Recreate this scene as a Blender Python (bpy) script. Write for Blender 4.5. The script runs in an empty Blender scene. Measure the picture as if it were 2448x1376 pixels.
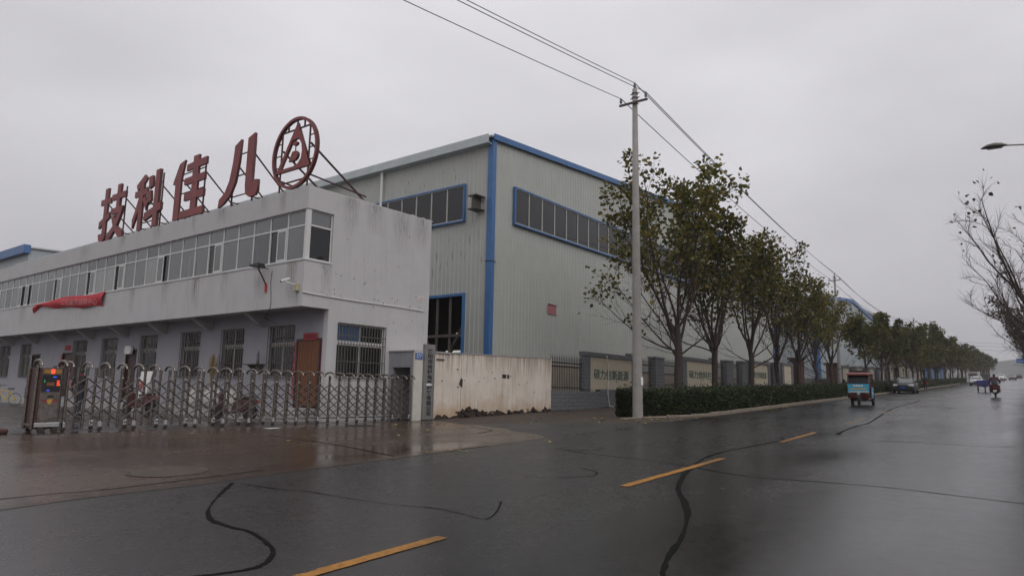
import bpy, bmesh, math, random
import numpy as np
from mathutils import Vector, Matrix

S = bpy.context.scene
COL = S.collection
# ------------------------------------------------------------------ camera
YAW, PITCH, ROLL, CAMZ = 0.656157, 0.151303, 0.018596, 1.15
cam_d = bpy.data.cameras.new('camera')
cam = bpy.data.objects.new('camera', cam_d)
COL.objects.link(cam)
S.camera = cam
_f = Vector((math.cos(YAW) * math.cos(PITCH), math.sin(YAW) * math.cos(PITCH), math.sin(PITCH)))
_r0 = Vector((math.sin(YAW), -math.cos(YAW), 0))
_u0 = _r0.cross(_f)
_r = _r0 * math.cos(ROLL) + _u0 * math.sin(ROLL)
_u = -_r0 * math.sin(ROLL) + _u0 * math.cos(ROLL)
_m = Matrix((_r, _u, -_f)).transposed().to_4x4()
_m.translation = (0, 0, CAMZ)
cam.matrix_world = _m
cam_d.sensor_width = 36
cam_d.lens = 24.0
cam_d.clip_end = 6000
cam_d.clip_start = 0.1

SKYLOC = (7.37, 7.71, 7.13)
# ------------------------------------------------------------------ world, sun, exposure
w = bpy.data.worlds.new('World')
S.world = w
w.use_nodes = True
nt = w.node_tree
bg = nt.nodes['Background']
bg.inputs['Strength'].default_value = 0.1
SUN_EL, SUN_AZ = math.radians(46), math.radians(246)      # azimuth of the sun measured from +x towards +y
sky = nt.nodes.new('ShaderNodeTexSky')
sky.sky_type = 'NISHITA'
sky.sun_disc = False
sky.sun_elevation = SUN_EL
sky.sun_rotation = math.pi / 2 - SUN_AZ
sky.air_density = 1.0
sky.dust_density = 6.0
hs = nt.nodes.new('ShaderNodeHueSaturation')
hs.inputs['Saturation'].default_value = 0.10
nt.links.new(sky.outputs[0], hs.inputs['Color'])
# closed cloud deck: grey, a little brighter overhead, softly mottled
tc = nt.nodes.new('ShaderNodeTexCoord')
sep = nt.nodes.new('ShaderNodeSeparateXYZ')
nt.links.new(tc.outputs['Generated'], sep.inputs[0])
ramp = nt.nodes.new('ShaderNodeValToRGB')
ramp.color_ramp.elements[0].position = 0.0
ramp.color_ramp.elements[0].color = (5.55, 5.4, 5.75, 1)
ramp.color_ramp.elements[1].position = 1.0
ramp.color_ramp.elements[1].color = (8.9, 8.7, 8.9, 1)
e = ramp.color_ramp.elements.new(0.33)
e.color = (8.0, 7.85, 8.3, 1)
nt.links.new(sep.outputs['Z'], ramp.inputs[0])
mp = nt.nodes.new('ShaderNodeMapping')
mp.inputs['Scale'].default_value = (1.2, 1.2, 3.2)
mp.inputs['Location'].default_value = SKYLOC
nt.links.new(tc.outputs['Generated'], mp.inputs[0])
nz = nt.nodes.new('ShaderNodeTexNoise')
nz.inputs['Scale'].default_value = 1.9
nz.inputs['Detail'].default_value = 5
nz.inputs['Roughness'].default_value = 0.45
nt.links.new(mp.outputs[0], nz.inputs['Vector'])
mr = nt.nodes.new('ShaderNodeMapRange')
mr.inputs['From Min'].default_value = 0.3
mr.inputs['From Max'].default_value = 0.7
mr.inputs['To Min'].default_value = 0.82
mr.inputs['To Max'].default_value = 1.06
nt.links.new(nz.outputs['Fac'], mr.inputs[0])
vm = nt.nodes.new('ShaderNodeVectorMath')
vm.operation = 'SCALE'
nt.links.new(ramp.outputs[0], vm.inputs[0])
nt.links.new(mr.outputs[0], vm.inputs['Scale'])
mixs = nt.nodes.new('ShaderNodeMix')
mixs.data_type = 'RGBA'
mixs.inputs['Factor'].default_value = 0.93
nt.links.new(hs.outputs[0], mixs.inputs['A'])
nt.links.new(vm.outputs[0], mixs.inputs['B'])
nt.links.new(mixs.outputs['Result'], bg.inputs['Color'])

sl = bpy.data.lights.new('sun', 'SUN')
sl.energy = 0.95
sl.angle = math.radians(50)
sl.color = (1.0, 0.97, 0.93)
sun = bpy.data.objects.new('sun', sl)
COL.objects.link(sun)
sd = Vector((math.cos(SUN_AZ) * math.cos(SUN_EL), math.sin(SUN_AZ) * math.cos(SUN_EL), math.sin(SUN_EL)))
sun.rotation_euler = sd.to_track_quat('Z', 'Y').to_euler()
sun.location = sd * 60

vs = S.view_settings
vs.view_transform = 'Standard'
vs.look = 'None'
vs.exposure = 0.0
vs.gamma = 1
vs.use_curve_mapping = False
S.cycles.max_bounces = 8
S.cycles.diffuse_bounces = 3
S.cycles.glossy_bounces = 3
S.cycles.transparent_max_bounces = 12
S.cycles.volume_bounces = 0

R = random.Random(7)
HAZE = 0.00045

# ------------------------------------------------------------------ helpers
def link(o, parent=None):
    COL.objects.link(o)
    if parent is not None:
        o.parent = parent
    return o

def tag(o, label=None, cat=None, group=None, kind=None):
    if label: o['label'] = label
    if cat: o['category'] = cat
    if group: o['group'] = group
    if kind: o['kind'] = kind
    return o

def thing(name, label, cat, loc=(0, 0, 0), rz=0.0, group=None):
    o = bpy.data.objects.new(name, None)
    o.empty_display_size = 0.2
    o.location = loc
    o.rotation_euler = (0, 0, rz)
    link(o)
    return tag(o, label, cat, group)

def copy_tree(o, parent=None):
    c = o.copy()
    COL.objects.link(c)
    c.parent = parent
    for ch in list(o.children):
        copy_tree(ch, c)
    return c

class MB:
    """collects shapes into one mesh"""
    def __init__(s):
        s.v = []; s.f = []; s.mi = []; s.cm = 0
    def add(s, vs_, fs):
        b = len(s.v)
        s.v.extend([tuple(p) for p in vs_])
        for q in fs:
            s.f.append(tuple(b + i for i in q)); s.mi.append(s.cm)
        return s
    def box(s, x0, x1, y0, y1, z0, z1):
        return s.add([(x0, y0, z0), (x1, y0, z0), (x1, y1, z0), (x0, y1, z0), (x0, y0, z1), (x1, y0, z1), (x1, y1, z1), (x0, y1, z1)],
                     [(0, 3, 2, 1), (4, 5, 6, 7), (0, 1, 5, 4), (1, 2, 6, 5), (2, 3, 7, 6), (3, 0, 4, 7)])
    def hexa(s, p):
        return s.add(p, [(0, 3, 2, 1), (4, 5, 6, 7), (0, 1, 5, 4), (1, 2, 6, 5), (2, 3, 7, 6), (3, 0, 4, 7)])
    def tube(s, pts, rad, n=6, cap=True):
        pts = [Vector(p) for p in pts]
        if not isinstance(rad, (list, tuple)): rad = [rad] * len(pts)
        rings = []
        up = None
        for i, p in enumerate(pts):
            a = pts[max(i - 1, 0)]; b = pts[min(i + 1, len(pts) - 1)]
            d = (b - a)
            if d.length < 1e-9: d = Vector((0, 0, 1))
            d.normalize()
            if up is None:
                up = d.orthogonal().normalized()
            else:
                up = up - d * up.dot(d)
                up = up.normalized() if up.length > 1e-6 else d.orthogonal().normalized()
            sd_ = d.cross(up)
            rings.append([p + (up * math.cos(2 * math.pi * k / n) + sd_ * math.sin(2 * math.pi * k / n)) * rad[i] for k in range(n)])
        vs_ = [q for r_ in rings for q in r_]
        fs = []
        for i in range(len(pts) - 1):
            for k in range(n):
                k2 = (k + 1) % n
                fs.append((i * n + k, i * n + k2, (i + 1) * n + k2, (i + 1) * n + k))
        if cap:
            fs.append(tuple(reversed(range(n))))
            fs.append(tuple((len(pts) - 1) * n + k for k in range(n)))
        return s.add(vs_, fs)
    def bar(s, a, b, w_, h_=None, up=(0, 0, 1)):
        """rectangular bar from a to b"""
        h_ = h_ or w_
        a = Vector(a); b = Vector(b); d = (b - a).normalized()
        u = Vector(up)
        if abs(d.dot(u)) > .98: u = Vector((1, 0, 0))
        sd_ = d.cross(u).normalized(); u = sd_.cross(d)
        o = []
        for p in (a, b):
            for sx, sz in ((-1, -1), (1, -1), (1, 1), (-1, 1)):
                o.append(p + sd_ * sx * w_ / 2 + u * sz * h_ / 2)
        return s.add(o, [(0, 3, 2, 1), (4, 5, 6, 7), (0, 1, 5, 4), (1, 2, 6, 5), (2, 3, 7, 6), (3, 0, 4, 7)])
    def prism(s, poly, axis, a, b):
        """poly of 2-d points extruded along axis from a to b"""
        def mk(p, t):
            return {'x': (t, p[0], p[1]), 'y': (p[0], t, p[1]), 'z': (p[0], p[1], t)}[axis]
        n = len(poly)
        vs_ = [mk(p, a) for p in poly] + [mk(p, b) for p in poly]
        fs = [tuple(reversed(range(n))), tuple(range(n, 2 * n))]
        for k in range(n):
            k2 = (k + 1) % n
            fs.append((k, k2, n + k2, n + k))
        return s.add(vs_, fs)
    def cyl(s, c, ax, r, h, n=16):
        c = Vector(c); ax = Vector(ax).normalized()
        return s.tube([c - ax * h / 2, c + ax * h / 2], r, n)
    def lathe(s, prof, c=(0, 0, 0), n=16):
        vs_ = []; fs = []
        for (r, z) in prof:
            for k in range(n):
                a = 2 * math.pi * k / n
                vs_.append((c[0] + r * math.cos(a), c[1] + r * math.sin(a), c[2] + z))
        for i in range(len(prof) - 1):
            for k in range(n):
                k2 = (k + 1) % n
                fs.append((i * n + k, i * n + k2, (i + 1) * n + k2, (i + 1) * n + k))
        return s.add(vs_, fs)
    def loft(s, secs, cap=True):
        n = len(secs[0]); vs_ = [p for q in secs for p in q]; fs = []
        for i in range(len(secs) - 1):
            for k in range(n):
                k2 = (k + 1) % n
                fs.append((i * n + k, i * n + k2, (i + 1) * n + k2, (i + 1) * n + k))
        if cap:
            fs.append(tuple(reversed(range(n)))); fs.append(tuple((len(secs) - 1) * n + k for k in range(n)))
        return s.add(vs_, fs)
    def mesh(s, name, mats, off=(0, 0, 0), smooth=False, bevel=0, fixn=False):
        me = bpy.data.meshes.new(name)
        ox, oy, oz = off
        me.from_pydata([(x - ox, y - oy, z - oz) for x, y, z in s.v], [], s.f)
        if not isinstance(mats, (list, tuple)): mats = [mats]
        for m_ in mats: me.materials.append(m_)
        if len(mats) > 1: me.polygons.foreach_set('material_index', s.mi)
        if bevel or fixn:
            bm = bmesh.new(); bm.from_mesh(me)
            if fixn: bmesh.ops.recalc_face_normals(bm, faces=bm.faces)
            if bevel:
                bmesh.ops.bevel(bm, geom=[e_ for e_ in bm.edges if len(e_.link_faces) == 2 and e_.calc_face_angle(0) > .5], offset=bevel, segments=1, affect='EDGES', profile=.5)
            bm.to_mesh(me); bm.free()
        if smooth: me.polygons.foreach_set('use_smooth', [True] * len(me.polygons))
        me.update()
        return me
    def build(s, name, mats, parent=None, **k):
        off = k.pop('off', None)
        wd = k.pop('world', True)
        if off is None:
            off = Vector((0, 0, 0))
            q_ = parent
            while wd and q_ is not None:
                off = off + q_.location; q_ = q_.parent
        o = bpy.data.objects.new(name, s.mesh(name, mats, off, **k))
        link(o, parent)
        return o

def obj(name, me, parent=None, loc=None, rot=None, scale=None):
    o = bpy.data.objects.new(name, me)
    link(o, parent)
    if loc is not None: o.location = loc
    if rot is not None: o.rotation_euler = rot
    if scale is not None: o.scale = scale
    return o

_dg = [None]
def curve_to_mesh(cu, name, mat_):
    o = bpy.data.objects.new('tmp', cu)
    COL.objects.link(o)
    dg = bpy.context.evaluated_depsgraph_get()
    me = bpy.data.meshes.new_from_object(o.evaluated_get(dg))
    COL.objects.unlink(o); bpy.data.objects.remove(o); bpy.data.curves.remove(cu)
    me.name = name
    me.materials.clear(); me.materials.append(mat_)
    return me

def text_mesh(txt, size, mat_, extrude=0.0, offset=0.0, spacing=1.0, fit=None, center=True, linesp=1.0):
    cu = bpy.data.curves.new('tmp', 'FONT')
    cu.body = txt; cu.size = size; cu.extrude = extrude; cu.offset = offset
    cu.space_character = spacing; cu.space_line = linesp; cu.resolution_u = 3
    me = curve_to_mesh(cu, 'lettering', mat_)
    co = np.zeros(len(me.vertices) * 3); me.vertices.foreach_get('co', co); co = co.reshape(-1, 3)
    if len(co) and (center or fit):
        lo, hi = co.min(0), co.max(0)
        co[:, 0] -= (lo[0] + hi[0]) / 2; co[:, 1] -= (lo[1] + hi[1]) / 2
        if fit:
            co[:, 0] *= fit[0] / (hi[0] - lo[0]); co[:, 1] *= fit[1] / (hi[1] - lo[1])
        me.vertices.foreach_set('co', co.ravel()); me.update()
    return me

def loops_mesh(loops, mat_, extrude):
    cu = bpy.data.curves.new('tmp', 'CURVE'); cu.dimensions = '2D'; cu.fill_mode = 'BOTH'; cu.extrude = extrude
    for lp in loops:
        sp = cu.splines.new('POLY'); sp.points.add(len(lp) - 1); sp.use_cyclic_u = True
        for i, (a, b) in enumerate(lp): sp.points[i].co = (a, b, 0, 1)
    return curve_to_mesh(cu, 'cutout', mat_)

# rotations that stand lettering up: facing -x (read along -y) and facing -y (read along +x)
FACE_NX = Matrix(((0, 0, -1), (-1, 0, 0), (0, 1, 0))).to_euler()
FACE_NY = Matrix(((1, 0, 0), (0, 0, -1), (0, 1, 0))).to_euler()

# ------------------------------------------------------------------ materials
def _set(b, k, v):
    if k in b.inputs: b.inputs[k].default_value = v

def mat(name, col, rough=.6, var=.18, scale=4.0, bump=0.0, bscale=None, metal=0.0, streak=0.0, streak_col=None, dirt=0.0, dirt_col=(.12, .09, .06),
        spec=.5, coat=0.0, rvar=0.0, emit=None, estr=0.0, island=0.0, squash=(1, 1, 1), detail=6, alpha=None, trans=0.0, col2=None, coords='Object', ior=None):
    m = bpy.data.materials.new(name)
    m.use_nodes = True
    t = m.node_tree; n = t.nodes; L = t.links
    b = n['Principled BSDF']
    _set(b, 'Roughness', rough); _set(b, 'Metallic', metal); _set(b, 'Specular IOR Level', spec); _set(b, 'Coat Weight', coat)
    if coat: _set(b, 'Coat Roughness', .08)
    if ior: _set(b, 'IOR', ior)
    if trans: _set(b, 'Transmission Weight', trans)
    c = (col[0], col[1], col[2], 1)
    tcn = n.new('ShaderNodeTexCoord')
    vec = tcn.outputs[coords]
    if coords == 'World':
        pass
    mpn = n.new('ShaderNodeMapping'); mpn.inputs['Scale'].default_value = squash
    L.new(vec, mpn.inputs[0])
    cur = None
    if var > 0:
        a = n.new('ShaderNodeTexNoise'); a.inputs['Scale'].default_value = scale; a.inputs['Detail'].default_value = detail; a.inputs['Roughness'].default_value = .6
        L.new(mpn.outputs[0], a.inputs['Vector'])
        r_ = n.new('ShaderNodeValToRGB')
        r_.color_ramp.elements[0].position = .28; r_.color_ramp.elements[1].position = .72
        lo = tuple(x * (1 - var) for x in col) + (1,)
        hi = (tuple(min(1, x * (1 + var)) for x in col) + (1,)) if col2 is None else tuple(col2) + (1,)
        r_.color_ramp.elements[0].color = lo; r_.color_ramp.elements[1].color = hi
        L.new(a.outputs['Fac'], r_.inputs[0]); cur = r_.outputs[0]
        if rvar:
            q = n.new('ShaderNodeMapRange'); q.inputs['To Min'].default_value = max(0, rough - rvar); q.inputs['To Max'].default_value = min(1, rough + rvar)
            q.inputs['From Min'].default_value = .35; q.inputs['From Max'].default_value = .65
            L.new(a.outputs['Fac'], q.inputs[0]); L.new(q.outputs[0], b.inputs['Roughness'])
    def mixin(fac, colb):
        nonlocal cur
        x = n.new('ShaderNodeMix'); x.data_type = 'RGBA'
        if cur is None: x.inputs['A'].default_value = c
        else: L.new(cur, x.inputs['A'])
        x.inputs['B'].default_value = tuple(colb) + (1,)
        L.new(fac, x.inputs['Factor']); cur = x.outputs['Result']
    if streak > 0:
        m2 = n.new('ShaderNodeMapping'); m2.inputs['Scale'].default_value = (3.0, 3.0, .16)
        L.new(vec, m2.inputs[0])
        a = n.new('ShaderNodeTexNoise'); a.inputs['Scale'].default_value = 2.4; a.inputs['Detail'].default_value = 7; a.inputs['Roughness'].default_value = .7
        L.new(m2.outputs[0], a.inputs['Vector'])
        q = n.new('ShaderNodeMapRange'); q.inputs['From Min'].default_value = .52; q.inputs['From Max'].default_value = .8; q.inputs['To Max'].default_value = streak
        L.new(a.outputs['Fac'], q.inputs[0])
        mixin(q.outputs[0], streak_col or dirt_col)
    if dirt > 0:
        a = n.new('ShaderNodeTexNoise'); a.inputs['Scale'].default_value = .7; a.inputs['Detail'].default_value = 9; a.inputs['Roughness'].default_value = .68
        L.new(vec, a.inputs['Vector'])
        q = n.new('ShaderNodeMapRange'); q.inputs['From Min'].default_value = .5; q.inputs['From Max'].default_value = .78; q.inputs['To Max'].default_value = dirt
        L.new(a.outputs['Fac'], q.inputs[0])
        mixin(q.outputs[0], dirt_col)
    if island > 0:
        gN = n.new('ShaderNodeNewGeometry')
        h = n.new('ShaderNodeHueSaturation')
        q = n.new('ShaderNodeMapRange'); q.inputs['To Min'].default_value = 1 - island; q.inputs['To Max'].default_value = 1 + island
        L.new(gN.outputs['Random Per Island'], q.inputs[0]); L.new(q.outputs[0], h.inputs['Value'])
        if cur is None: h.inputs['Color'].default_value = c
        else: L.new(cur, h.inputs['Color'])
        cur = h.outputs[0]
    if cur is None: b.inputs['Base Color'].default_value = c
    else: L.new(cur, b.inputs['Base Color'])
    if bump > 0:
        a = n.new('ShaderNodeTexNoise'); a.inputs['Scale'].default_value = bscale or scale * 6; a.inputs['Detail'].default_value = 5
        L.new(mpn.outputs[0], a.inputs['Vector'])
        bn = n.new('ShaderNodeBump'); bn.inputs['Strength'].default_value = min(1, bump); bn.inputs['Distance'].default_value = .02
        L.new(a.outputs['Fac'], bn.inputs['Height']); L.new(bn.outputs[0], b.inputs['Normal'])
    if emit:
        _set(b, 'Emission Color', tuple(emit) + (1,)); _set(b, 'Emission Strength', estr)
    if alpha is not None: _set(b, 'Alpha', alpha)
    return m

def leaf_mat(name, cols, trans=.25):
    """leaves: a colour per leaf picked from a ramp, some light through the blade"""
    m = bpy.data.materials.new(name); m.use_nodes = True
    t = m.node_tree; n = t.nodes; L = t.links
    b = n['Principled BSDF']; out = n['Material Output']
    gN = n.new('ShaderNodeNewGeometry'); oi = n.new('ShaderNodeObjectInfo')
    r_ = n.new('ShaderNodeValToRGB'); cr = r_.color_ramp
    cr.elements[0].position = 0; cr.elements[0].color = tuple(cols[0]) + (1,)
    cr.elements[1].position = 1; cr.elements[1].color = tuple(cols[-1]) + (1,)
    for i, c in enumerate(cols[1:-1]):
        e_ = cr.elements.new((i + 1) / (len(cols) - 1)); e_.color = tuple(c) + (1,)
    L.new(gN.outputs['Random Per Island'], r_.inputs[0])
    h = n.new('ShaderNodeHueSaturation')
    q = n.new('ShaderNodeMapRange'); q.inputs['To Min'].default_value = .78; q.inputs['To Max'].default_value = 1.2
    L.new(oi.outputs['Random'], q.inputs[0]); L.new(q.outputs[0], h.inputs['Value']); L.new(r_.outputs[0], h.inputs['Color'])
    L.new(h.outputs[0], b.inputs['Base Color']); _set(b, 'Roughness', .45); _set(b, 'Specular IOR Level', .35)
    tr = n.new('ShaderNodeBsdfTranslucent'); L.new(h.outputs[0], tr.inputs['Color'])
    mx = n.new('ShaderNodeMixShader'); mx.inputs[0].default_value = trans
    L.new(b.outputs[0], mx.inputs[1]); L.new(tr.outputs[0], mx.inputs[2]); L.new(mx.outputs[0], out.inputs['Surface'])
    return m

M = {}
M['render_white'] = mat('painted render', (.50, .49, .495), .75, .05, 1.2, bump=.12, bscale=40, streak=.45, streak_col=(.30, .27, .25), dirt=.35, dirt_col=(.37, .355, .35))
M['render_shaded'] = mat('shaded porch render', (.31, .305, .335), .8, .06, 1.5, bump=.1, bscale=40, dirt=.25, dirt_col=(.3, .29, .3))  # lavender-grey paint, darkened so the overhang's shade is built into the colour
M['slab'] = mat('soffit concrete', (.36, .345, .34), .85, .12, 2.5, bump=.15)
M['pvc'] = mat('white window frame', (.62, .62, .61), .45, .05, 8, streak=.25)
M['pvc_old'] = mat('grimy window frame', (.42, .41, .38), .55, .12, 8, streak=.3)
M['pane'] = mat('window glass', (.085, .092, .092), .04, .25, .5, spec=.8, ior=1.7)
M['pane_b'] = mat('window glass, curtain drawn', (.19, .195, .185), .05, .3, 3, spec=.8, ior=1.7, squash=(9, 9, .3))
M['pane_c'] = mat('window glass, dim room', (.024, .028, .03), .04, .5, 1.2, spec=.8, ior=1.7)
M['pane_dark'] = mat('dark window glass', (.011, .013, .0135), .03, .3, .6, spec=.5, ior=1.5)
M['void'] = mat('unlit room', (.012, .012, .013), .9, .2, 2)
M['curtain'] = mat('pale curtain', (.36, .37, .36), .9, .1, 6, squash=(8, 8, .5))
M['blue_curtain'] = mat('blue curtain', (.05, .09, .17), .9, .2, 6, squash=(8, 8, .5))
M['grille'] = mat('steel grille', (.16, .145, .13), .45, .25, 12, metal=.6)
M['panel'] = mat('grey steel sheet', (.40, .41, .385), .5, .05, .9, streak=.30, streak_col=(.27, .27, .25), dirt=.12, dirt_col=(.28, .27, .24), spec=.4)
M['panel2'] = mat('pale blue steel sheet', (.36, .395, .42), .5, .05, .9, streak=.22, streak_col=(.28, .3, .32))
M['blue'] = mat('blue steel trim', (.045, .135, .32), .45, .12, 2, streak=.25, streak_col=(.2, .26, .36))
M['gutter'] = mat('galvanised gutter', (.44, .48, .48), .42, .1, 1.5, streak=.2, metal=.15)
M['roof'] = mat('roof sheet', (.4, .42, .42), .5, .08, 1)
M['rust'] = mat('rusting steel', (.09, .075, .065), .7, .35, 5, bump=.2)
M['letter'] = mat('faded red enamel', (.215, .034, .034), .5, .28, 2.2, streak=.45, streak_col=(.11, .035, .03), dirt=.55, dirt_col=(.15, .075, .065))
M['letter_side'] = mat('dark red steel', (.07, .018, .018), .6, .3, 4)
M['strut'] = mat('red oxide strut', (.05, .02, .018), .7, .3, 4)
M['steel'] = mat('stainless tube', (.20, .172, .15), .3, .14, 9, metal=.9, rvar=.1)
M['steel_dull'] = mat('dull stainless', (.075, .064, .056), .42, .2, 9, metal=.8)
M['maroon'] = mat('maroon panel', (.055, .018, .014), .4, .3, 3, streak=.3)
M['black'] = mat('black plastic', (.012, .012, .013), .4, .2, 6)
M['rubber'] = mat('rubber', (.016, .016, .017), .8, .2, 10)
M['chrome'] = mat('chrome', (.7, .7, .7), .15, .05, 5, metal=1)
M['led_red'] = mat('red led', (.5, .02, .01), .4, 0, emit=(1, .05, .02), estr=2.2)
M['led_blue'] = mat('blue led', (.02, .05, .5), .4, 0, emit=(.05, .1, 1), estr=1.6)
M['led_green'] = mat('green led', (.02, .4, .1), .4, 0, emit=(.05, .8, .2), estr=.9)
M['amber'] = mat('amber lens', (.3, .16, .03), .3, .1)
M['gold'] = mat('gold print', (.45, .27, .05), .4, .1)
M['red_paper'] = mat('red paper', (.33, .035, .045), .8, .2, 5)
M['pink_paper'] = mat('faded red paper', (.42, .13, .14), .85, .2, 5)
M['bamboo'] = mat('bamboo', (.19, .075, .032), .6, .35, 14, squash=(6, 6, .6))
M['wood_dark'] = mat('dark red wood', (.045, .013, .012), .5, .3, 5)
M['ink'] = mat('black ink', (.015, .012, .012), .7, .1)
M['banner'] = mat('red cloth', (.45, .02, .03), .7, .12, 3)
M['banner_print'] = mat('pale print', (.55, .26, .27), .8, .1)
M['pole'] = mat('spun concrete', (.27, .255, .24), .85, .16, 2.2, bump=.2, bscale=30, streak=.4, streak_col=(.16, .15, .14))
M['insul'] = mat('grey porcelain', (.12, .13, .125), .3, .2, 8)
M['iron'] = mat('black iron', (.02, .017, .016), .5, .3, 8)
M['wire'] = mat('cable', (.02, .02, .022), .6, 0)
M['stone'] = mat('grey split block', (.125, .128, .136), .85, .22, 7, bump=.5, bscale=22)
M['mortar'] = mat('mortar', (.075, .075, .078), .95, .2, 6)
M['plaque'] = mat('beige tile panel', (.46, .405, .31), .75, .07, 3, streak=.35, streak_col=(.3, .26, .2), bump=.1)
M['green_ink'] = mat('dark green lettering', (.02, .075, .06), .6, .2)
M['oldwall'] = None
M['asphalt'] = None
M['leaf'] = leaf_mat('green leaf', [(.038, .046, .012), (.064, .074, .015), (.092, .096, .019), (.13, .12, .024), (.18, .15, .026), (.2, .125, .025)], .4)
M['leaf_far'] = leaf_mat('green leaf far', [(.044, .056, .014), (.062, .078, .019), (.085, .095, .022), (.13, .11, .025), (.12, .072, .022)], .35)
M['leaf_brown'] = leaf_mat('browning leaf', [(.035, .03, .014), (.05, .032, .015), (.045, .045, .016), (.07, .038, .02)], .2)
M['leaf_hedge'] = leaf_mat('hedge leaf', [(.010, .018, .007), (.017, .030, .010), (.026, .044, .013), (.036, .052, .015), (.12, .12, .03)], .2)
M['bark'] = mat('bark', (.042, .032, .026), .9, .35, 9, bump=.7, bscale=30, squash=(1, 1, .25))
M['twig'] = mat('twig', (.05, .034, .028), .9, .3, 9)
M['soil'] = mat('damp soil', (.06, .042, .028), .9, .4, 2.5, bump=.6, bscale=14)
M['kerb'] = mat('kerb stone', (.20, .165, .13), .8, .2, 4, bump=.3, dirt=.5, dirt_col=(.09, .065, .045))
M['yellow'] = mat('worn yellow paint', (.34, .15, .022), .5, .5, 20, dirt=.95, dirt_col=(.075, .045, .02), bump=.4, bscale=70, spec=.3)
M['yellow_mid'] = mat('half worn yellow paint', (.24, .11, .02), .5, .6, 14, dirt=1.0, dirt_col=(.05, .035, .02), bump=.4, bscale=70, spec=.3)
M['yellow_worn'] = mat('nearly worn off yellow paint', (.13, .08, .03), .45, .4, 5, dirt=.9, dirt_col=(.035, .03, .026))
M['tar'] = mat('tar seal', (.005, .0046, .0046), .7, .2, 8, spec=.06)
M['fallen'] = leaf_mat('fallen leaf', [(.42, .36, .10), (.5, .45, .17), (.34, .27, .07), (.24, .12, .04)], .1)
M['lorry_white'] = mat('dusty white lorry paint', (.34, .34, .33), .5, .12, 2, dirt=.5, dirt_col=(.2, .18, .15))
M['white_paint'] = mat('white car paint', (.62, .62, .62), .3, .04, 2, coat=.6)
M['dark_paint'] = mat('dark grey car paint', (.014, .014, .016), .38, .06, 2, spec=.25)
M['silver_paint'] = mat('silver car paint', (.36, .34, .32), .3, .05, 2, coat=.6, metal=.3)
M['glass_dull'] = mat('dusty vehicle glass', (.012, .013, .014), .2, .3, 2, spec=.25)
M['glass'] = mat('vehicle glass', (.02, .025, .028), .04, .2, 1, spec=1, ior=1.8)
M['lamp_glass'] = mat('headlamp lens', (.45, .46, .47), .15, .1, 5, spec=.8)
M['tail'] = mat('tail lamp', (.35, .02, .02), .25, .1)
M['plate_blue'] = mat('blue plate', (.03, .06, .4), .4, .05)
M['white_plain'] = mat('white print', (.7, .7, .7), .6, .06)
M['trike_red'] = mat('dark red trike paint', (.075, .010, .009), .35, .12, 3, coat=.4, dirt=.4, dirt_col=(.06, .03, .025))
M['trike_roof'] = mat('faded red roof', (.30, .10, .095), .5, .1, 3)
M['cyan'] = mat('sky blue advert', (.03, .30, .50), .5, .06, 3)
M['cyan_pale'] = mat('pale blue print', (.38, .46, .6), .6, .06, 3)
M['yel_print'] = mat('yellow print', (.45, .40, .08), .6, .1)
M['cloth_black'] = mat('black cloth', (.012, .012, .014), .85, .3, 9)
M['cloth_blue'] = mat('navy cloth', (.018, .024, .045), .85, .3, 9)
M['cloth_grey'] = mat('grey checked cloth', (.06, .065, .075), .85, .55, 26)
M['cloth_dred'] = mat('dark red cloth', (.07, .014, .018), .85, .3, 9)
M['skin'] = mat('skin', (.32, .19, .13), .6, .1)
M['hair'] = mat('black hair', (.01, .009, .009), .6, .2)
M['plastic_blue'] = mat('blue plastic', (.03, .035, .16), .5, .15)
M['bike_yellow'] = mat('yellow frame paint', (.45, .33, .02), .4, .1)
M['sack'] = mat('woven white sack', (.42, .40, .38), .85, .15, 4, bump=.4)
M['straw'] = mat('straw', (.22, .14, .06), .9, .4, 30, squash=(1, 1, .1))
M['metal_sign'] = mat('brushed metal plate', (.26, .255, .245), .4, .1, 3, metal=.45, streak=.3)
M['blue_sign'] = mat('blue enamel', (.02, .10, .36), .4, .1)
M['notice'] = mat('faded pink notice', (.36, .16, .17), .8, .25, 9)
M['pinkwall'] = mat('pinkish render', (.36, .25, .2), .85, .1, 1)
M['brickred'] = mat('dark red facing', (.06, .022, .017), .75, .3, 6, bump=.3)
M['house_beige'] = mat('beige render', (.38, .33, .27), .85, .12, 1, streak=.3)
M['conc'] = mat('manhole concrete', (.06, .046, .035), .5, .35, 5, bump=.4, spec=.25)
M['iron_cover'] = mat('cast iron cover', (.035, .031, .028), .6, .5, 9, bump=.8, spec=.3)
M['lamp_head'] = mat('lamp housing', (.10, .09, .075), .4, .2)
M['galv'] = mat('galvanised pole', (.28, .28, .28), .45, .12, 3, metal=.5)

# ------------------------------------------------------------------ terrain
def road_z(x):
    if x < 90: return -.35 + .0282 * x
    if x < 330: return 2.188 + .0325 * (x - 90)
    return 9.988
def yc(x):
    return 4.35 + .025 * x if x < 60 else 5.85 + .008 * (x - 60)
def edge(x): return yc(x) + 5.05
def ss(t):
    t = min(max(t, 0.), 1.); return t * t * (3 - 2 * t)
def yard_z(x):
    if x < 18: return 0.0
    return min(.028 * (x - 18), road_z(x))
def gz(x, y):
    e_ = edge(x)
    return road_z(x) + (yard_z(x) - road_z(x)) * ss((y - e_) / (17.8 - e_)) if y > e_ else road_z(x)

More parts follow.
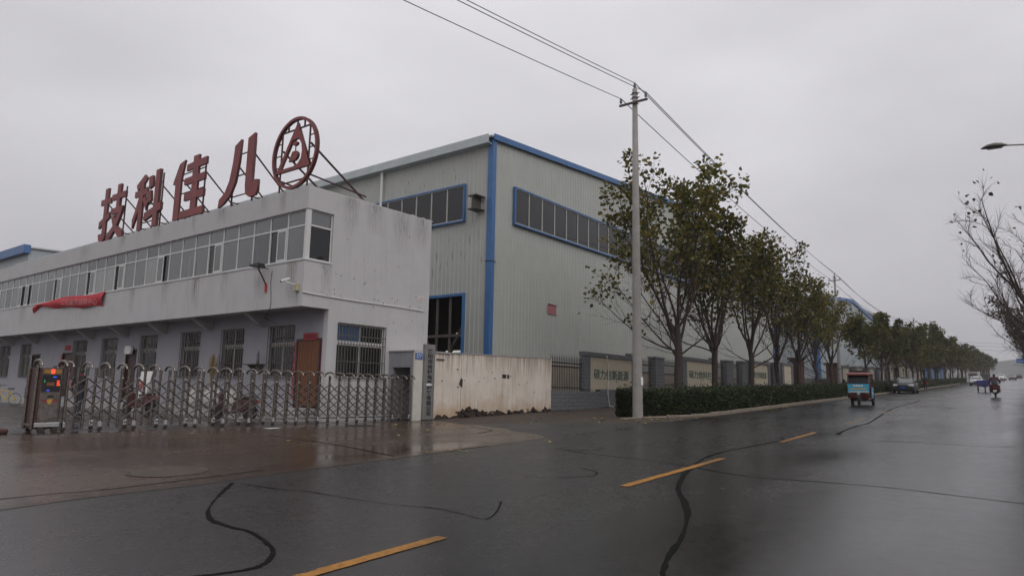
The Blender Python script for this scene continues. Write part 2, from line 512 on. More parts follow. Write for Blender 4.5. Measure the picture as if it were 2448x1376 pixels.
def grid_mesh(name, pts, mat_, kind='structure', smooth=True):
    """pts: rows of rows of points"""
    nr, nc = len(pts), len(pts[0])
    b = MB()
    b.v = [p for row in pts for p in row]
    b.f = [(i * nc + j, i * nc + j + 1, (i + 1) * nc + j + 1, (i + 1) * nc + j) for i in range(nr - 1) for j in range(nc - 1)]
    b.mi = [0] * len(b.f)
    o = b.build(name, mat_, smooth=smooth)
    if kind: o['kind'] = kind
    return o

def wet_mat(name, col, rlo, rhi, nscale, squash, pud=.0, puds=.35, bump=.25, bsc=90., var=.25, col_b=None, coat=.0, spec=.5, lane=False):
    m = bpy.data.materials.new(name); m.use_nodes = True
    t = m.node_tree; n = t.nodes; L = t.links; b = n['Principled BSDF']
    tcn = n.new('ShaderNodeTexCoord'); vec = tcn.outputs['Object']
    mp_ = n.new('ShaderNodeMapping'); mp_.inputs['Scale'].default_value = squash; L.new(vec, mp_.inputs[0])
    a = n.new('ShaderNodeTexNoise'); a.inputs['Scale'].default_value = nscale; a.inputs['Detail'].default_value = 8; a.inputs['Roughness'].default_value = .62
    L.new(mp_.outputs[0], a.inputs['Vector'])
    fine = n.new('ShaderNodeTexNoise'); fine.inputs['Scale'].default_value = bsc; fine.inputs['Detail'].default_value = 3; L.new(vec, fine.inputs['Vector'])
    cr = n.new('ShaderNodeValToRGB'); cr.color_ramp.elements[0].position = .3; cr.color_ramp.elements[1].position = .7
    cr.color_ramp.elements[0].color = tuple(c * (1 - var) for c in col) + (1,)
    cr.color_ramp.elements[1].color = (tuple(col_b) if col_b else tuple(c * (1 + var) for c in col)) + (1,)
    L.new(a.outputs['Fac'], cr.inputs[0])
    # aggregate grain
    mg = n.new('ShaderNodeMix'); mg.data_type = 'RGBA'; mg.blend_type = 'MULTIPLY'; mg.inputs['Factor'].default_value = .55
    gr = n.new('ShaderNodeMapRange'); gr.inputs['From Min'].default_value = .3; gr.inputs['From Max'].default_value = .7; gr.inputs['To Min'].default_value = .55; gr.inputs['To Max'].default_value = 1.45
    L.new(fine.outputs['Fac'], gr.inputs[0]); L.new(cr.outputs[0], mg.inputs['A']); L.new(gr.outputs[0], mg.inputs['B'])
    # worn patches, oil and grit at hand size
    mid = n.new('ShaderNodeTexNoise'); mid.inputs['Scale'].default_value = 5.5; mid.inputs['Detail'].default_value = 9; mid.inputs['Roughness'].default_value = .78; L.new(vec, mid.inputs['Vector'])
    mdr = n.new('ShaderNodeMapRange'); mdr.inputs['From Min'].default_value = .32; mdr.inputs['From Max'].default_value = .68; mdr.inputs['To Min'].default_value = .5; mdr.inputs['To Max'].default_value = 1.5; L.new(mid.outputs['Fac'], mdr.inputs[0])
    mg2 = n.new('ShaderNodeMix'); mg2.data_type = 'RGBA'; mg2.blend_type = 'MULTIPLY'; mg2.inputs['Factor'].default_value = .75; L.new(mg.outputs['Result'], mg2.inputs['A']); L.new(mdr.outputs[0], mg2.inputs['B'])
    L.new(mg2.outputs['Result'], b.inputs['Base Color'])
    # film of water: a second, larger noise decides where it lies
    p = n.new('ShaderNodeTexNoise'); p.inputs['Scale'].default_value = puds; p.inputs['Detail'].default_value = 6; p.inputs['Roughness'].default_value = .55
    L.new(mp_.outputs[0], p.inputs['Vector'])
    pf = n.new('ShaderNodeMapRange'); pf.interpolation_type = 'SMOOTHSTEP'; pf.inputs['From Min'].default_value = .52 - pud; pf.inputs['From Max'].default_value = .74 - pud
    L.new(p.outputs['Fac'], pf.inputs[0])
    rmx = n.new('ShaderNodeMix'); rmx.data_type = 'FLOAT'; rmx.inputs['Factor'].default_value = .45; L.new(a.outputs['Fac'], rmx.inputs['A']); L.new(mid.outputs['Fac'], rmx.inputs['B'])
    rr = n.new('ShaderNodeMapRange'); rr.inputs['From Min'].default_value = .34; rr.inputs['From Max'].default_value = .66; rr.inputs['To Min'].default_value = rlo; rr.inputs['To Max'].default_value = rhi
    L.new(rmx.outputs['Result'], rr.inputs[0])
    if lane:      # the right-hand lane drains badly and keeps a wetter film; the left one is coarser
        sx = n.new('ShaderNodeSeparateXYZ'); L.new(vec, sx.inputs[0])
        k1 = n.new('ShaderNodeMath'); k1.operation = 'MULTIPLY_ADD'; k1.inputs[1].default_value = -.02; L.new(sx.outputs['X'], k1.inputs[0]); L.new(sx.outputs['Y'], k1.inputs[2])
        k2 = n.new('ShaderNodeMath'); k2.operation = 'MULTIPLY_ADD'; k2.inputs[1].default_value = 3.0; L.new(a.outputs['Fac'], k2.inputs[0]); L.new(k1.outputs[0], k2.inputs[2])
        k3 = n.new('ShaderNodeMapRange'); k3.interpolation_type = 'SMOOTHSTEP'; k3.inputs['From Min'].default_value = 2.0; k3.inputs['From Max'].default_value = 7.5; k3.inputs['To Min'].default_value = .0; k3.inputs['To Max'].default_value = .10; L.new(k2.outputs[0], k3.inputs[0])
        k4 = n.new('ShaderNodeMath'); k4.operation = 'ADD'; L.new(rr.outputs[0], k4.inputs[0]); L.new(k3.outputs[0], k4.inputs[1]); rr = k4
        k5 = n.new('ShaderNodeMapRange'); k5.inputs['From Min'].default_value = .0; k5.inputs['From Max'].default_value = .10; k5.inputs['To Min'].default_value = .75; k5.inputs['To Max'].default_value = .15; L.new(k3.outputs[0], k5.inputs[0])
        k6 = n.new('ShaderNodeMath'); k6.operation = 'MULTIPLY'; L.new(pf.outputs[0], k6.inputs[0]); L.new(k5.outputs[0], k6.inputs[1]); pf = k6
    mx = n.new('ShaderNodeMix'); mx.data_type = 'FLOAT'; L.new(pf.outputs[0], mx.inputs['Factor']); L.new(rr.outputs[0], mx.inputs['A']); mx.inputs['B'].default_value = max(.05, rlo * .3)
    L.new(mx.outputs['Result'], b.inputs['Roughness'])
    bs = n.new('ShaderNodeMath'); bs.operation = 'MULTIPLY_ADD'; bs.inputs[1].default_value = -bump * .93; bs.inputs[2].default_value = bump
    L.new(pf.outputs[0], bs.inputs[0])
    bn = n.new('ShaderNodeBump'); bn.inputs['Distance'].default_value = .008; L.new(bs.outputs[0], bn.inputs['Strength'])
    L.new(fine.outputs['Fac'], bn.inputs['Height']); L.new(bn.outputs[0], b.inputs['Normal'])
    _set(b, 'Specular IOR Level', spec)
    if coat: _set(b, 'Coat Weight', coat)
    return m

M['asphalt'] = wet_mat('wet asphalt', (.0135, .0122, .012), .10, .27, .55, (.35, 1, 1), pud=.02, puds=.22, bump=.22, bsc=55, spec=.46, lane=True)
M['patch'] = wet_mat('wet asphalt patch', (.02, .0185, .018), .32, .5, .6, (1, 1, 1), pud=-.06, bump=.5, bsc=70)
M['apron'] = wet_mat('wet brown concrete', (.048, .029, .0175), .13, .4, .5, (.5, 1, 1), pud=.045, puds=.3, bump=.2, bsc=60, var=.35, col_b=(.068, .044, .028), spec=.33)
M['yard'] = wet_mat('wet yard concrete', (.045, .038, .033), .14, .4, .5, (1, 1, 1), pud=.04, bump=.25, bsc=60)
M['verge'] = mat('leaf-strewn dirt', (.036, .024, .016), .75, .4, 1.6, bump=.7, bscale=12, col2=(.062, .044, .03), rvar=.2)

XS = sorted(set([-3000., -800., -300., -120., -80., -60.] + [float(v) for v in range(-40, 92, 4)] + [90., 100., 120., 140., 170., 200., 240., 280., 330., 400., 600., 900., 1500., 3000.]))
YS = [-3000., -1000., -300., -100., -40., -20., -10., -5.] + [float(v) for v in range(-4, 24, 2)] + [30., 50., 80., 120., 300., 1000., 3000.]
grid_mesh('ground', [[(x, y, gz(x, y) - .07) for x in XS] for y in YS], M['soil'])

rx = [-60., -40.] + [float(v) for v in range(-30, 90, 3)] + [90., 110., 140., 170., 200., 240., 280., 330., 400., 600.]
road = grid_mesh('road', [[(x, yc(x) + t * 5.05, road_z(x) + .008) for x in rx] for t in (-1., -.5, 0., .5, 1.)], M['asphalt'])

def xr(y):   # right-hand edge of the gateway concrete
    return 14.2 + (y - 9.6) * .62 + .12 * math.sin(y * 3.1) if y < 15.7 else 17.98 + (y - 15.7) * .42
def xd(y):   # right-hand edge of the asphalt patch
    return 22.8 - (y - 9.8) * 2.3 if y < 10.9 else 20.27 - (y - 10.9) * .27 - max(0, y - 13.6) * .35
ay = [9.2] + [9.4 + i * .4 for i in range(24)] + [18.75]
apron_pts = []
for y in ay:
    row = []
    xe = xr(y)
    for t in [i / 30 for i in range(31)]:
        x = -30 + (xe + 30) * t
        yy = max(y, edge(x) - .12 + .05 * math.sin(x * 2.3) + .03 * math.sin(x * 7.1)) if y < 10.2 else y
        row.append((x, yy, gz(x, yy) + .012))
    apron_pts.append(row)
grid_mesh('apron', apron_pts, M['apron'])
dy = [9.5 + i * .4 for i in range(17)]
grid_mesh('driveway_asphalt', [[(xr(y) - .3 + (xd(y) - xr(y) + .3) * t, y, gz(xr(y) - .3 + (xd(y) - xr(y) + .3) * t, y) + .004) for t in [i / 10 for i in range(11)]] for y in dy], M['patch'])
vx = [14. + i * 1.0 for i in range(72)] + [90., 100., 120., 140., 180., 240.]
grid_mesh('verge', [[(x, edge(x) - .1 + (18.8 - edge(x) + .1) * t, gz(x, edge(x) + (18.8 - edge(x)) * t)) for x in vx] for t in [i / 12 for i in range(13)]], M['verge'])
grid_mesh('yard', [[(x, y, yard_z(x) + .002) for x in (-30., -10., 5., 18., 26.9, 40., 75., 95.)] for y in (18.72, 30., 45., 62.)], M['yard'])
# right-hand verge beyond the far kerb
grid_mesh('verge', [[(x, yc(x) - 5.05 - d, road_z(x) + .01) for x in rx] for d in (0., 2., 6., 14.)], M['verge'])

# hills: two ridges far up the road
for nm, x0, zt, seed, cl in (('hills', 1150., 88., 3, (.045, .048, .046)), ('hills', 1750., 140., 5, (.05, .055, .055))):
    rr = random.Random(seed)
    ph = [rr.uniform(0, 6.3) for _ in range(6)]
    rows = []
    for i, t in enumerate([0, .15, .3, .42, .55, .68, .8, .9, 1.0]):
        row = []
        for j in range(90):
            y = -1500 + 3000 * j / 89
            hgt = zt * (.72 + .12 * math.sin(y / 210 + ph[0]) + .09 * math.sin(y / 90 + ph[1]) + .03 * math.sin(y / 31 + ph[2]))
            z = 9 + (hgt - 9) * (t ** 1.1) + (2.0 * math.sin(j * 1.7 + i) if 0 < i < 8 else 0)
            row.append((x0 + 260 * t + 30 * math.sin(y / 130 + ph[3]), y, z - (11 if i == 0 else 0)))
        rows.append(row)
    grid_mesh(nm, rows, mat('hill scrub', cl, .95, .5, .03, col2=(cl[0] * 2.0, cl[1] * 1.9, cl[2] * 1.8), squash=(1, 1, 4)), smooth=False)

# ---- markings and tar-sealed cracks are parts of the road
def ribbon(name, pts, wd, mat_, dz, zf=gz, jit=0.0, sub=4):
    P_ = [Vector((x, y, 0)) for x, y in pts]
    Q = []
    for i in range(len(P_) - 1):          # Catmull-Rom
        p0 = P_[max(i - 1, 0)]; p1 = P_[i]; p2 = P_[i + 1]; p3 = P_[min(i + 2, len(P_) - 1)]
        for k in range(sub):
            t = k / sub
            Q.append(.5 * ((2 * p1) + (p2 - p0) * t + (2 * p0 - 5 * p1 + 4 * p2 - p3) * t * t + (3 * p1 - p0 - 3 * p2 + p3) * t ** 3))
    Q.append(P_[-1])
    b = MB(); vs_ = []; wa = wc = 1.0
    n = len(Q)
    for i, q in enumerate(Q):
        d = Q[min(i + 1, n - 1)] - Q[max(i - 1, 0)]; d.normalize(); s_ = Vector((-d.y, d.x, 0))
        ww = (wd[0] + (wd[1] - wd[0]) * i / (n - 1)) if isinstance(wd, tuple) else wd
        if jit > .2:                       # ragged, wandering edges
            wa = min(1.35, max(.35, wa + R.uniform(-jit, jit) * .6)); wc = min(1.35, max(.35, wc + R.uniform(-jit, jit) * .6))
            a = ww * .5 * wa * R.uniform(.8, 1.2); c = ww * .5 * wc * R.uniform(.8, 1.2)
        else:
            a = ww * .5 * (1 + R.uniform(-jit, jit)); c = ww * .5 * (1 + R.uniform(-jit, jit))
        for o_ in (q + s_ * a, q - s_ * c): vs_.append((o_.x, o_.y, zf(o_.x, o_.y) + dz))
    b.add(vs_, [(2 * i, 2 * i + 1, 2 * i + 3, 2 * i + 2) for i in range(n - 1)])
    o = b.build(name, mat_, road)
    return o
rz_ = lambda x, y: road_z(x)
for a, b_ in ((-12.0, -8.0), (-4.0, -.4), (.9, 4.92), (8.63, 12.63), (16.54, 20.03), (24.2, 28.0), (32., 36.), (40., 44.), (48., 52.), (57.5, 61.5), (66., 70.), (75., 79.), (84., 88.)):
    ribbon('lane_marking', [(x, yc(x) + .08) for x in (a, (a * 2 + b_) / 3, (a + 2 * b_) / 3, b_)], .135, M['yellow' if b_ < 13 else 'yellow_mid' if b_ < 21 else 'yellow_worn'], .014, rz_, .12, 16)
CR = [([(5.51, 9.16), (4.67, 8.1), (4.27, 7.53), (4.02, 7.02), (3.96, 6.6), (3.95, 6.18), (3.82, 5.72), (3.65, 5.33), (3.42, 5.08), (3.25, 5.01), (2.99, 5.08), (2.6, 5.3)], .052),
      ([(5.54, 9.0), (5.6, 8.05), (5.71, 7.75), (5.7, 7.14), (5.74, 6.26), (5.89, 5.65), (5.86, 5.18), (5.79, 4.76), (6.23, 4.94), (6.69, 5.26)], .024),
      ([(4.6, 2.2), (5.05, 2.39), (5.4, 2.53), (5.98, 2.68), (6.74, 2.94), (7.81, 3.38), (8.88, 3.94), (10.09, 4.4), (10.99, 4.65), (11.83, 4.9), (13.31, 5.15), (15.08, 5.09), (16.76, 4.97), (17.38, 5.03), (17.8, 5.25)], .08),
      ([(12.16, 8.11), (11.8, 7.19), (11.62, 6.18), (11.27, 4.88), (10.93, 4.31), (10.6, 3.53), (10.71, 2.67), (10.75, 1.77), (10.57, 0.98), (10.4, 0.26), (10.2, -.6)], .03),
      ([(19.5, 4.26), (20.58, 4.42), (23.51, 4.56), (25.46, 4.56), (33.42, 5.31), (39.25, 5.76), (46, 5.9), (52, 6.3)], .09),
      ([(8.72, 5.81), (9.23, 5.51), (9.66, 5.7), (9.86, 6.09)], .03),
      ([(18.3, 3.2), (18.5, 2.2), (18.3, 1.2), (18.6, .5)], .04),
      ([(29.5, 7.6), (31, 6.9), (31.6, 5.9), (31.2, 4.4), (31.8, 3.2)], .05), ([(24.5, 9.0), (25.5, 8.0), (26.6, 7.6), (28.2, 7.9)], .05), ([(43, 6.9), (44.2, 6.2), (46, 6.0), (47, 5.2)], .08)]
for pts, wd in CR: ribbon('crack_seal', pts, wd, M['tar'], .0125, rz_, .5, 8)
for x, y, r_ in ():
    b = MB(); b.add([(x + r_ * (1 + .2 * math.sin(3 * k)) * math.cos(k * .524), y + r_ * .8 * math.sin(k * .524), road_z(x) + .013) for k in range(12)], [tuple(range(12))])
    b.build('tar_spot', M['patch'], road)
# joints in the gateway concrete
apron = bpy.data.objects['apron']
def crack_on(parent, pts, wd):
    o = ribbon('crack_seal', pts, wd, M['tar'], .0165, gz, .5, 5); o.parent = parent
crack_on(apron, [(10.03, 15.26), (9.9, 14.2), (9.74, 12.43), (9.5, 11.2), (9.14, 9.75)], .03)
crack_on(apron, [(-6, 10.0), (0, 10.05), (3.05, 10.13), (4.27, 9.9), (6.5, 9.95)], .035)
crack_on(apron, [(14.2, 12.0), (15.3, 12.4), (16.1, 13.6), (16.7, 14.4)], .04)
# manholes
for (x, y, r_, lb, mm) in ((12.64, 7.78, .38, 'round iron manhole cover set in the asphalt of the near lane', 'iron_cover'), (5.45, 10.92, .52, 'pale round concrete manhole lid in the gateway paving', 'conc'), (14.6, 17.2, .42, 'low round iron lid in the wet paving in front of the gate end', 'iron_cover')):
    z = gz(x, y) + (.008 if y > 9.5 else 0)
    t = thing('manhole_cover', lb, 'manhole', (x, y, z))
    t.rotation_euler = Vector((-(gz(x + .3, y) - gz(x - .3, y)) / .6, -(gz(x, y + .3) - gz(x, y - .3)) / .6, 1)).to_track_quat('Z', 'Y').to_euler()
    b = MB(); b.lathe([(r_, .0), (r_, .013), (r_ - .03, .0155), (r_ - .04, .0135), (0.001, .0135)], (x, y, z), 28); b.build('lid', M[mm], t)
    b = MB(); b.lathe([(r_ + .07, .012), (r_ + .06, .0145), (r_ + .01, .015), (r_ + .005, .0)], (x, y, z), 28); b.build('rim', M[mm], t)

# ---- kerb of separate stones along the planted verge
kerb = bpy.data.objects.new('kerb', None); link(kerb); kerb['kind'] = 'structure'
kp = [(22.6, 12.2), (23.4, 11.75), (24.3, 11.2), (25.2, 10.55), (26.2, edge(26.2) + .12)]
x = 26.2
while x < 150:
    x += .95 if x < 70 else 3.0
    kp.append((x, edge(x) + .1))
for i in range(len(kp) - 1):
    (xa, ya), (xb, yb) = kp[i], kp[i + 1]
    d = Vector((xb - xa, yb - ya, 0)); ln = d.length; d.normalize(); n_ = Vector((-d.y, d.x, 0))
    h = (.03 + .1 * min(1, i / 4)) + R.uniform(-.012, .012)
    za, zb = gz(xa, ya), gz(xb, yb)
    b = MB(); g_ = .012; P_ = []
    wv = R.uniform(-.012, .012)
    for top in (0, 1):
        for (px_, py_, pz_) in ((xa + d.x * g_, ya + d.y * g_, za), (xb - d.x * g_, yb - d.y * g_, zb)):
            pass
    A = Vector((xa, ya, 0)) + d * g_ + n_ * wv; B = Vector((xb, yb, 0)) - d * g_ + n_ * wv
    P_ = [(A.x, A.y, za - .05), (B.x, B.y, zb - .05), ((B + n_ * .16).x, (B + n_ * .16).y, zb - .05), ((A + n_ * .16).x, (A + n_ * .16).y, za - .05),
          (A.x, A.y, za + h), (B.x, B.y, zb + h), ((B + n_ * .16).x, (B + n_ * .16).y, zb + h), ((A + n_ * .16).x, (A + n_ * .16).y, za + h)]
    b.hexa(P_); b.build('kerb_stone', M['kerb'], kerb, bevel=.012)

# ------------------------------------------------------------------ office building
def wall_cells(b, axis, f0, f1, u0, u1, z0, z1, holes):
    """slab between f0 and f1 on the fixed axis, spanning u and z, with rectangular holes (ua, ub, za, zb)"""
    us = sorted(set([u0, u1] + [h[0] for h in holes] + [h[1] for h in holes]))
    for i in range(len(us) - 1):
        a, c = us[i], us[i + 1]; m_ = (a + c) / 2
        hs_ = sorted([(h[2], h[3]) for h in holes if h[0] < m_ < h[1]])
        z = z0; seg = []
        for (p, q) in hs_:
            if p > z: seg.append((z, p))
            z = max(z, q)
        if z < z1: seg.append((z, z1))
        for (p, q) in seg:
            if axis == 'x': b.box(f0, f1, a, c, p, q)
            else: b.box(a, c, f0, f1, p, q)

OX, OY, OXR, OYB = 14.25, 20.2, 20.5, 58.0
office = thing('office_building', 'two storey white rendered office block with long window band and overhanging upper floor', 'building', (OX, OY, 0))
SILL, LINT, PAR, TRAN = 5.68, 7.5, 8.34, 6.93
b = MB()
b.box(OX, OX + .24, OY, OYB, 3.99, SILL)                       # spandrel under the window band
b.box(OX, OX + .24, OY, OYB, LINT, PAR)                        # parapet band
b.box(OX + .24, OX + 1.15, OY, OY + .24, 3.99, SILL)
b.box(OX + .24, OX + 1.15, OY, OY + .24, LINT, PAR)
wall_cells(b, 'y', OY, OY + .24, OX + 1.15, OXR, 0.0, PAR, [(15.85, 18.12, 1.56, 3.54)])
b.box(OXR - .24, OXR, OY + .24, OYB, 0, PAR)
b.box(OX + .24, OXR - .24, OYB - .24, OYB, 3.99, PAR)
b.build('wall', M['render_white'], office)
b = MB(); b.box(OX + .24, OXR - .24, OY + .24, OYB - .24, 7.72, 7.86); b.build('roof', M['slab'], office)
b = MB(); b.box(OX + .24, OXR - .24, OY + .24, OYB - .24, 4.06, 4.22); b.build('floor_slab', M['slab'], office)
# crumbling coping along the end parapet
b = MB(); x = 16.4
while x < 20.3:
    l_ = R.uniform(.18, .5); h = R.uniform(.0, .07)
    if R.random() < .75: b.hexa([(x, OY + .02, PAR - .02), (x + l_, OY + .02, PAR - .02), (x + l_, OY + .2, PAR - .02), (x, OY + .2, PAR - .02), (x + .02, OY + .03, PAR + h), (x + l_ - .03, OY + .03, PAR + h * .7), (x + l_ - .03, OY + .18, PAR + h), (x + .02, OY + .18, PAR + h)])
    x += l_ + R.uniform(0, .12)
b.build('coping', M['slab'], office)
# ground-floor facade set back under the overhang
FX = 15.4
GW = [(22.15, 23.75), (25.55, 27.15), (29.0, 30.55), (32.9, 34.5), (37.15, 38.8), (40.85, 42.5), (49.05, 50.55), (52.65, 54.35)]
GD = [(20.5, 21.9), (34.92, 36.04), (42.66, 44.05), (47.45, 48.7)]
b = MB()
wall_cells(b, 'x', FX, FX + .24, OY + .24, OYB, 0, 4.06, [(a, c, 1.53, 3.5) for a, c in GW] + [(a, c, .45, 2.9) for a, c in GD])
b.build('porch_wall', M['render_shaded'], office)
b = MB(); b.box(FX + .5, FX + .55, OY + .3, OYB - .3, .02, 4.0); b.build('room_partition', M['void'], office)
b = MB(); b.box(OX + .05, FX - .003, OY + .45, OYB, 0, .30); b.box(FX - .55, FX - .004, OY + .4, 22.2, .302, .45); b.build('plinth', M['slab'], office)
for k in range(9):
    y = 24.15 + 4.0 * k
    b = MB(); b.prism([(OX + .25, 4.05), (FX - .003, 4.05), (FX - .003, 3.52), (FX - .25, 3.56), (OX + .25, 3.97)], 'y', y - .14, y + .14); b.build('bracket_beam', M['slab'], office)
# upper window band
def frame_mesh(L_, sash=None):
    """window bay of length L_ along local -y.. +y, facing -x, origin at sill"""
    b_ = MB(); H_ = LINT - SILL; d0, d1 = -.03, .03; t = .028
    T_ = TRAN - SILL
    b_.box(d0, d1, 0, t, 0, H_); b_.box(d0, d1, L_ - t, L_, 0, H_)
    b_.box(d0, d1, t, L_ - t, 0, .05); b_.box(d0, d1, t, L_ - t, H_ - .045, H_)
    b_.box(d0, d1, t, L_ - t, T_ - .03, T_ + .03)
    if sash is not None:
        a, c = sash; e0, e1 = -.05, -.032
        b_.box(e0, d0 - .0005, a, a + .05, .05, T_ - .03); b_.box(e0, d0 - .0005, c - .05, c, .05, T_ - .03)
        b_.box(e0, d0 - .0005, a + .05, c - .05, .05, .11); b_.box(e0, d0 - .0005, a + .05, c - .05, T_ - .09, T_ - .03)
    return b_
BAY = 1.1
fA = frame_mesh(BAY).mesh('window_frame', M['pvc'])
fB = frame_mesh(BAY, (.04, .6)).mesh('window_frame_sash', M['pvc'])
fC = frame_mesh(BAY, (.5, 1.06)).mesh('window_frame_sash', M['pvc'])
def pane_mesh(x, y0, y1, z0, z1, m_, name='pane'):
    b_ = MB(); b_.box(x - .004, x + .004, y0, y1, z0, z1); return b_.mesh(name, m_)
pT = pane_mesh(0, .028, BAY - .028, TRAN - SILL + .03, LINT - SILL - .045, M['pane'])
pL = pane_mesh(0, .028, BAY - .028, .05, TRAN - SILL - .03, M['pane'])
pTb = pane_mesh(0, .028, BAY - .028, TRAN - SILL + .03, LINT - SILL - .045, M['pane_c'])
pLb = pane_mesh(0, .028, BAY - .028, .05, TRAN - SILL - .03, M['pane_b'])
pLc = pane_mesh(0, .028, BAY - .028, .05, TRAN - SILL - .03, M['pane_c'])
pS1 = pane_mesh(-.04, .09, .55, .11, TRAN - SILL - .09, M['pane'])
pS2 = pane_mesh(-.04, .55, 1.01, .11, TRAN - SILL - .09, M['pane'])
pV1 = pane_mesh(.02, .6, BAY - .028, .05, TRAN - SILL - .03, M['pane_dark'])
pV2 = pane_mesh(.02, .028, .5, .05, TRAN - SILL - .03, M['pane_dark'])
pV1b = pane_mesh(.02, .6, BAY - .028, .05, TRAN - SILL - .03, M['void'])
pV2b = pane_mesh(.02, .028, .5, .05, TRAN - SILL - .03, M['void'])
opens = {1: 'B', 5: 'B', 9: 'C', 13: 'Bv', 16: 'Bv', 20: 'Bv', 24: 'C', 25: 'Cv', 29: 'B', 32: 'Cv'}
nb = 34
for i in range(nb):
    y = OY + .16 + i * BAY
    k = opens.get(i, 'A')
    PP = R.choice((0, 0, 1, 2)); pTT = pT if PP != 1 else pTb
    wd_ = obj('window', {'A': fA, 'B': fB, 'C': fC}[k[0]], office, (.12, y - OY, SILL))
    obj('top_pane', pTT, wd_)
    if k[0] == 'A': obj('pane', (pL, pLb, pLc)[PP], wd_, None, (0, 0, R.uniform(-.006, .006)))
    elif k[0] == 'B': obj('pane', pS1, wd_); obj('open_pane', pV1b if 'v' in k else pV1, wd_)
    else: obj('pane', pS2, wd_); obj('open_pane', pV2b if 'v' in k else pV2, wd_)
b = MB(); b.box(OX + .4, OX + .43, OY + .26, OYB, SILL - .3, LINT + .2); b.build('room_wall', M['curtain'], office)
# corner post and the single bay round the corner
b = MB(); b.box(OX + .03, OX + .2, OY + .03, OY + .16, SILL, LINT); b.build('corner_post', M['pvc'], office)
cl = MB(); Lc = .95; H_ = LINT - SILL; T_ = TRAN - SILL
x0 = OX + .2; y0 = OY + .08
cl.box(x0, x0 + .03, y0, y0 + .06, SILL, LINT); cl.box(x0 + Lc - .045, x0 + Lc, y0, y0 + .06, SILL, LINT)
cl.box(x0 + .03, x0 + Lc - .045, y0, y0 + .06, SILL, SILL + .05); cl.box(x0 + .03, x0 + Lc - .045, y0, y0 + .06, LINT - .045, LINT); cl.box(x0 + .03, x0 + Lc - .045, y0, y0 + .06, TRAN - .03, TRAN + .03)
cw = cl.build('window', M['pvc'], office)
for z0, z1 in ((SILL + .05, TRAN - .03), (TRAN + .03, LINT - .045)):
    b = MB(); b.box(x0 + .03, x0 + Lc - .045, y0 + .026, y0 + .034, z0, z1); b.build('pane', M['pane_dark' if z0 < 6 else 'pane'], cw)
b = MB(); b.box(OX - .03, OX + .1, OY - .03, OYB, SILL - .05, SILL + .001); b.box(OX + .1, OX + 1.15, OY - .03, OY + .06, SILL - .05, SILL + .001); b.build('sill', M['pvc'], office)

# ground-floor windows with steel grilles
def barred_window(parent, loc, W, Hh, facing, blue=False):
    """built facing -y along local x, then turned for the porch"""
    fr = MB(); t = .05
    fr.box(0, t, .08, .14, 0, Hh); fr.box(W - t, W, .08, .14, 0, Hh); fr.box(t, W - t, .08, .14, 0, t); fr.box(t, W - t, .08, .14, Hh - t, Hh)
    zt = Hh * .6
    fr.box(t, W - t, .08, .14, zt, zt + .17); fr.box(W / 2 - .035, W / 2 + .035, .085, .145, t, zt); fr.box(W / 2 - .03, W / 2 + .03, .085, .145, zt + .17, Hh - t)
    rot = (0, 0, 0) if facing == 'y' else (0, 0, -math.pi / 2)
    f_ = obj('window', fr.mesh('window_frame', M['pvc_old' if facing == 'x' else 'pvc']), parent, loc, rot)
    for (u0, u1, z0, z1) in ((t, W / 2 - .035, t, zt), (W / 2 + .035, W - t, t, zt), (t, W / 2 - .03, zt + .17, Hh - t), (W / 2 + .03, W - t, zt + .17, Hh - t)):
        p = MB(); p.box(u0, u1, .106, .114, z0, z1)
        obj('pane', p.mesh('pane', M['blue_curtain' if (blue and u1 < W / 2 and z0 > zt) else 'pane_dark']), f_)
    gm = MB(); nb_ = max(8, int(W / .135))
    for i in range(nb_ + 1):
        x_ = .01 + (W - .02) * i / nb_
        gm.box(x_ - .011, x_ + .011, -.10, -.078, -.02, Hh + .02)
    for z_ in (.0, .3 * Hh, .62 * Hh, .78 * Hh, Hh):
        gm.box(-.012, W + .012, -.076, -.056, z_ - .016, z_ + .016)
    for x_ in (.0, W):
        for z_ in (.05, Hh - .05): gm.box(x_ - .01, x_ + .01, -.0555, .01, z_ - .01, z_ + .01)
    obj('security_grille', gm.mesh('grille', M['grille']), f_)
    return f_
barred_window(office, (15.85 - OX, 0.0, 1.56), 2.27, 1.98, 'y', True)
for a, c in GW:
    barred_window(office, (FX - OX, c - OY, 1.53), c - a, 1.97, 'x')

# doors
a, c = GD[0]
dr = MB()
dr.box(FX - .06, FX + .05, a - .02, a + .07, .452, 2.96); dr.box(FX - .06, FX + .05, c - .07, c + .02, .452, 2.96); dr.box(FX - .06, FX + .05, a + .07, c - .07, 2.88, 2.96)
door = dr.build('door', M['wood_dark'], office)
y = a + .08; k = 0
bm_ = MB()
while y < c - .1:
    d_ = .012 * math.sin(k * 1.3) + R.uniform(-.004, .004)
    bm_.box(FX - .045 + d_, FX - .028 + d_, y, y + .024, .5 + R.uniform(0, .03), 2.87); y += .031; k += 1
bm_.build('bamboo_curtain', M['bamboo'], door)
b = MB(); b.box(FX - .02, FX + .02, a + .07, c - .07, .45, 2.88); b.build('door_leaf', M['void'], door)
for (a, c), col_ in zip(GD[1:], ('wood_dark', 'wood_dark', 'void')):
    dr = MB(); dr.box(FX - .03, FX + .08, a, a + .07, .302, 2.9); dr.box(FX - .03, FX + .08, c - .07, c, .302, 2.9); dr.box(FX - .03, FX + .08, a + .07, c - .07, 2.83, 2.9)
    door2 = dr.build('door', M['wood_dark'], office)
    b = MB(); b.box(FX + .06, FX + .1, a + .07, c - .07, .45, 2.83); b.build('door_leaf', M[col_], door2)
    b = MB(); b.box(FX + .02, FX + .058, a + .14, a + .18, 1.35, 1.5); b.build('handle', M['steel_dull'], door2)
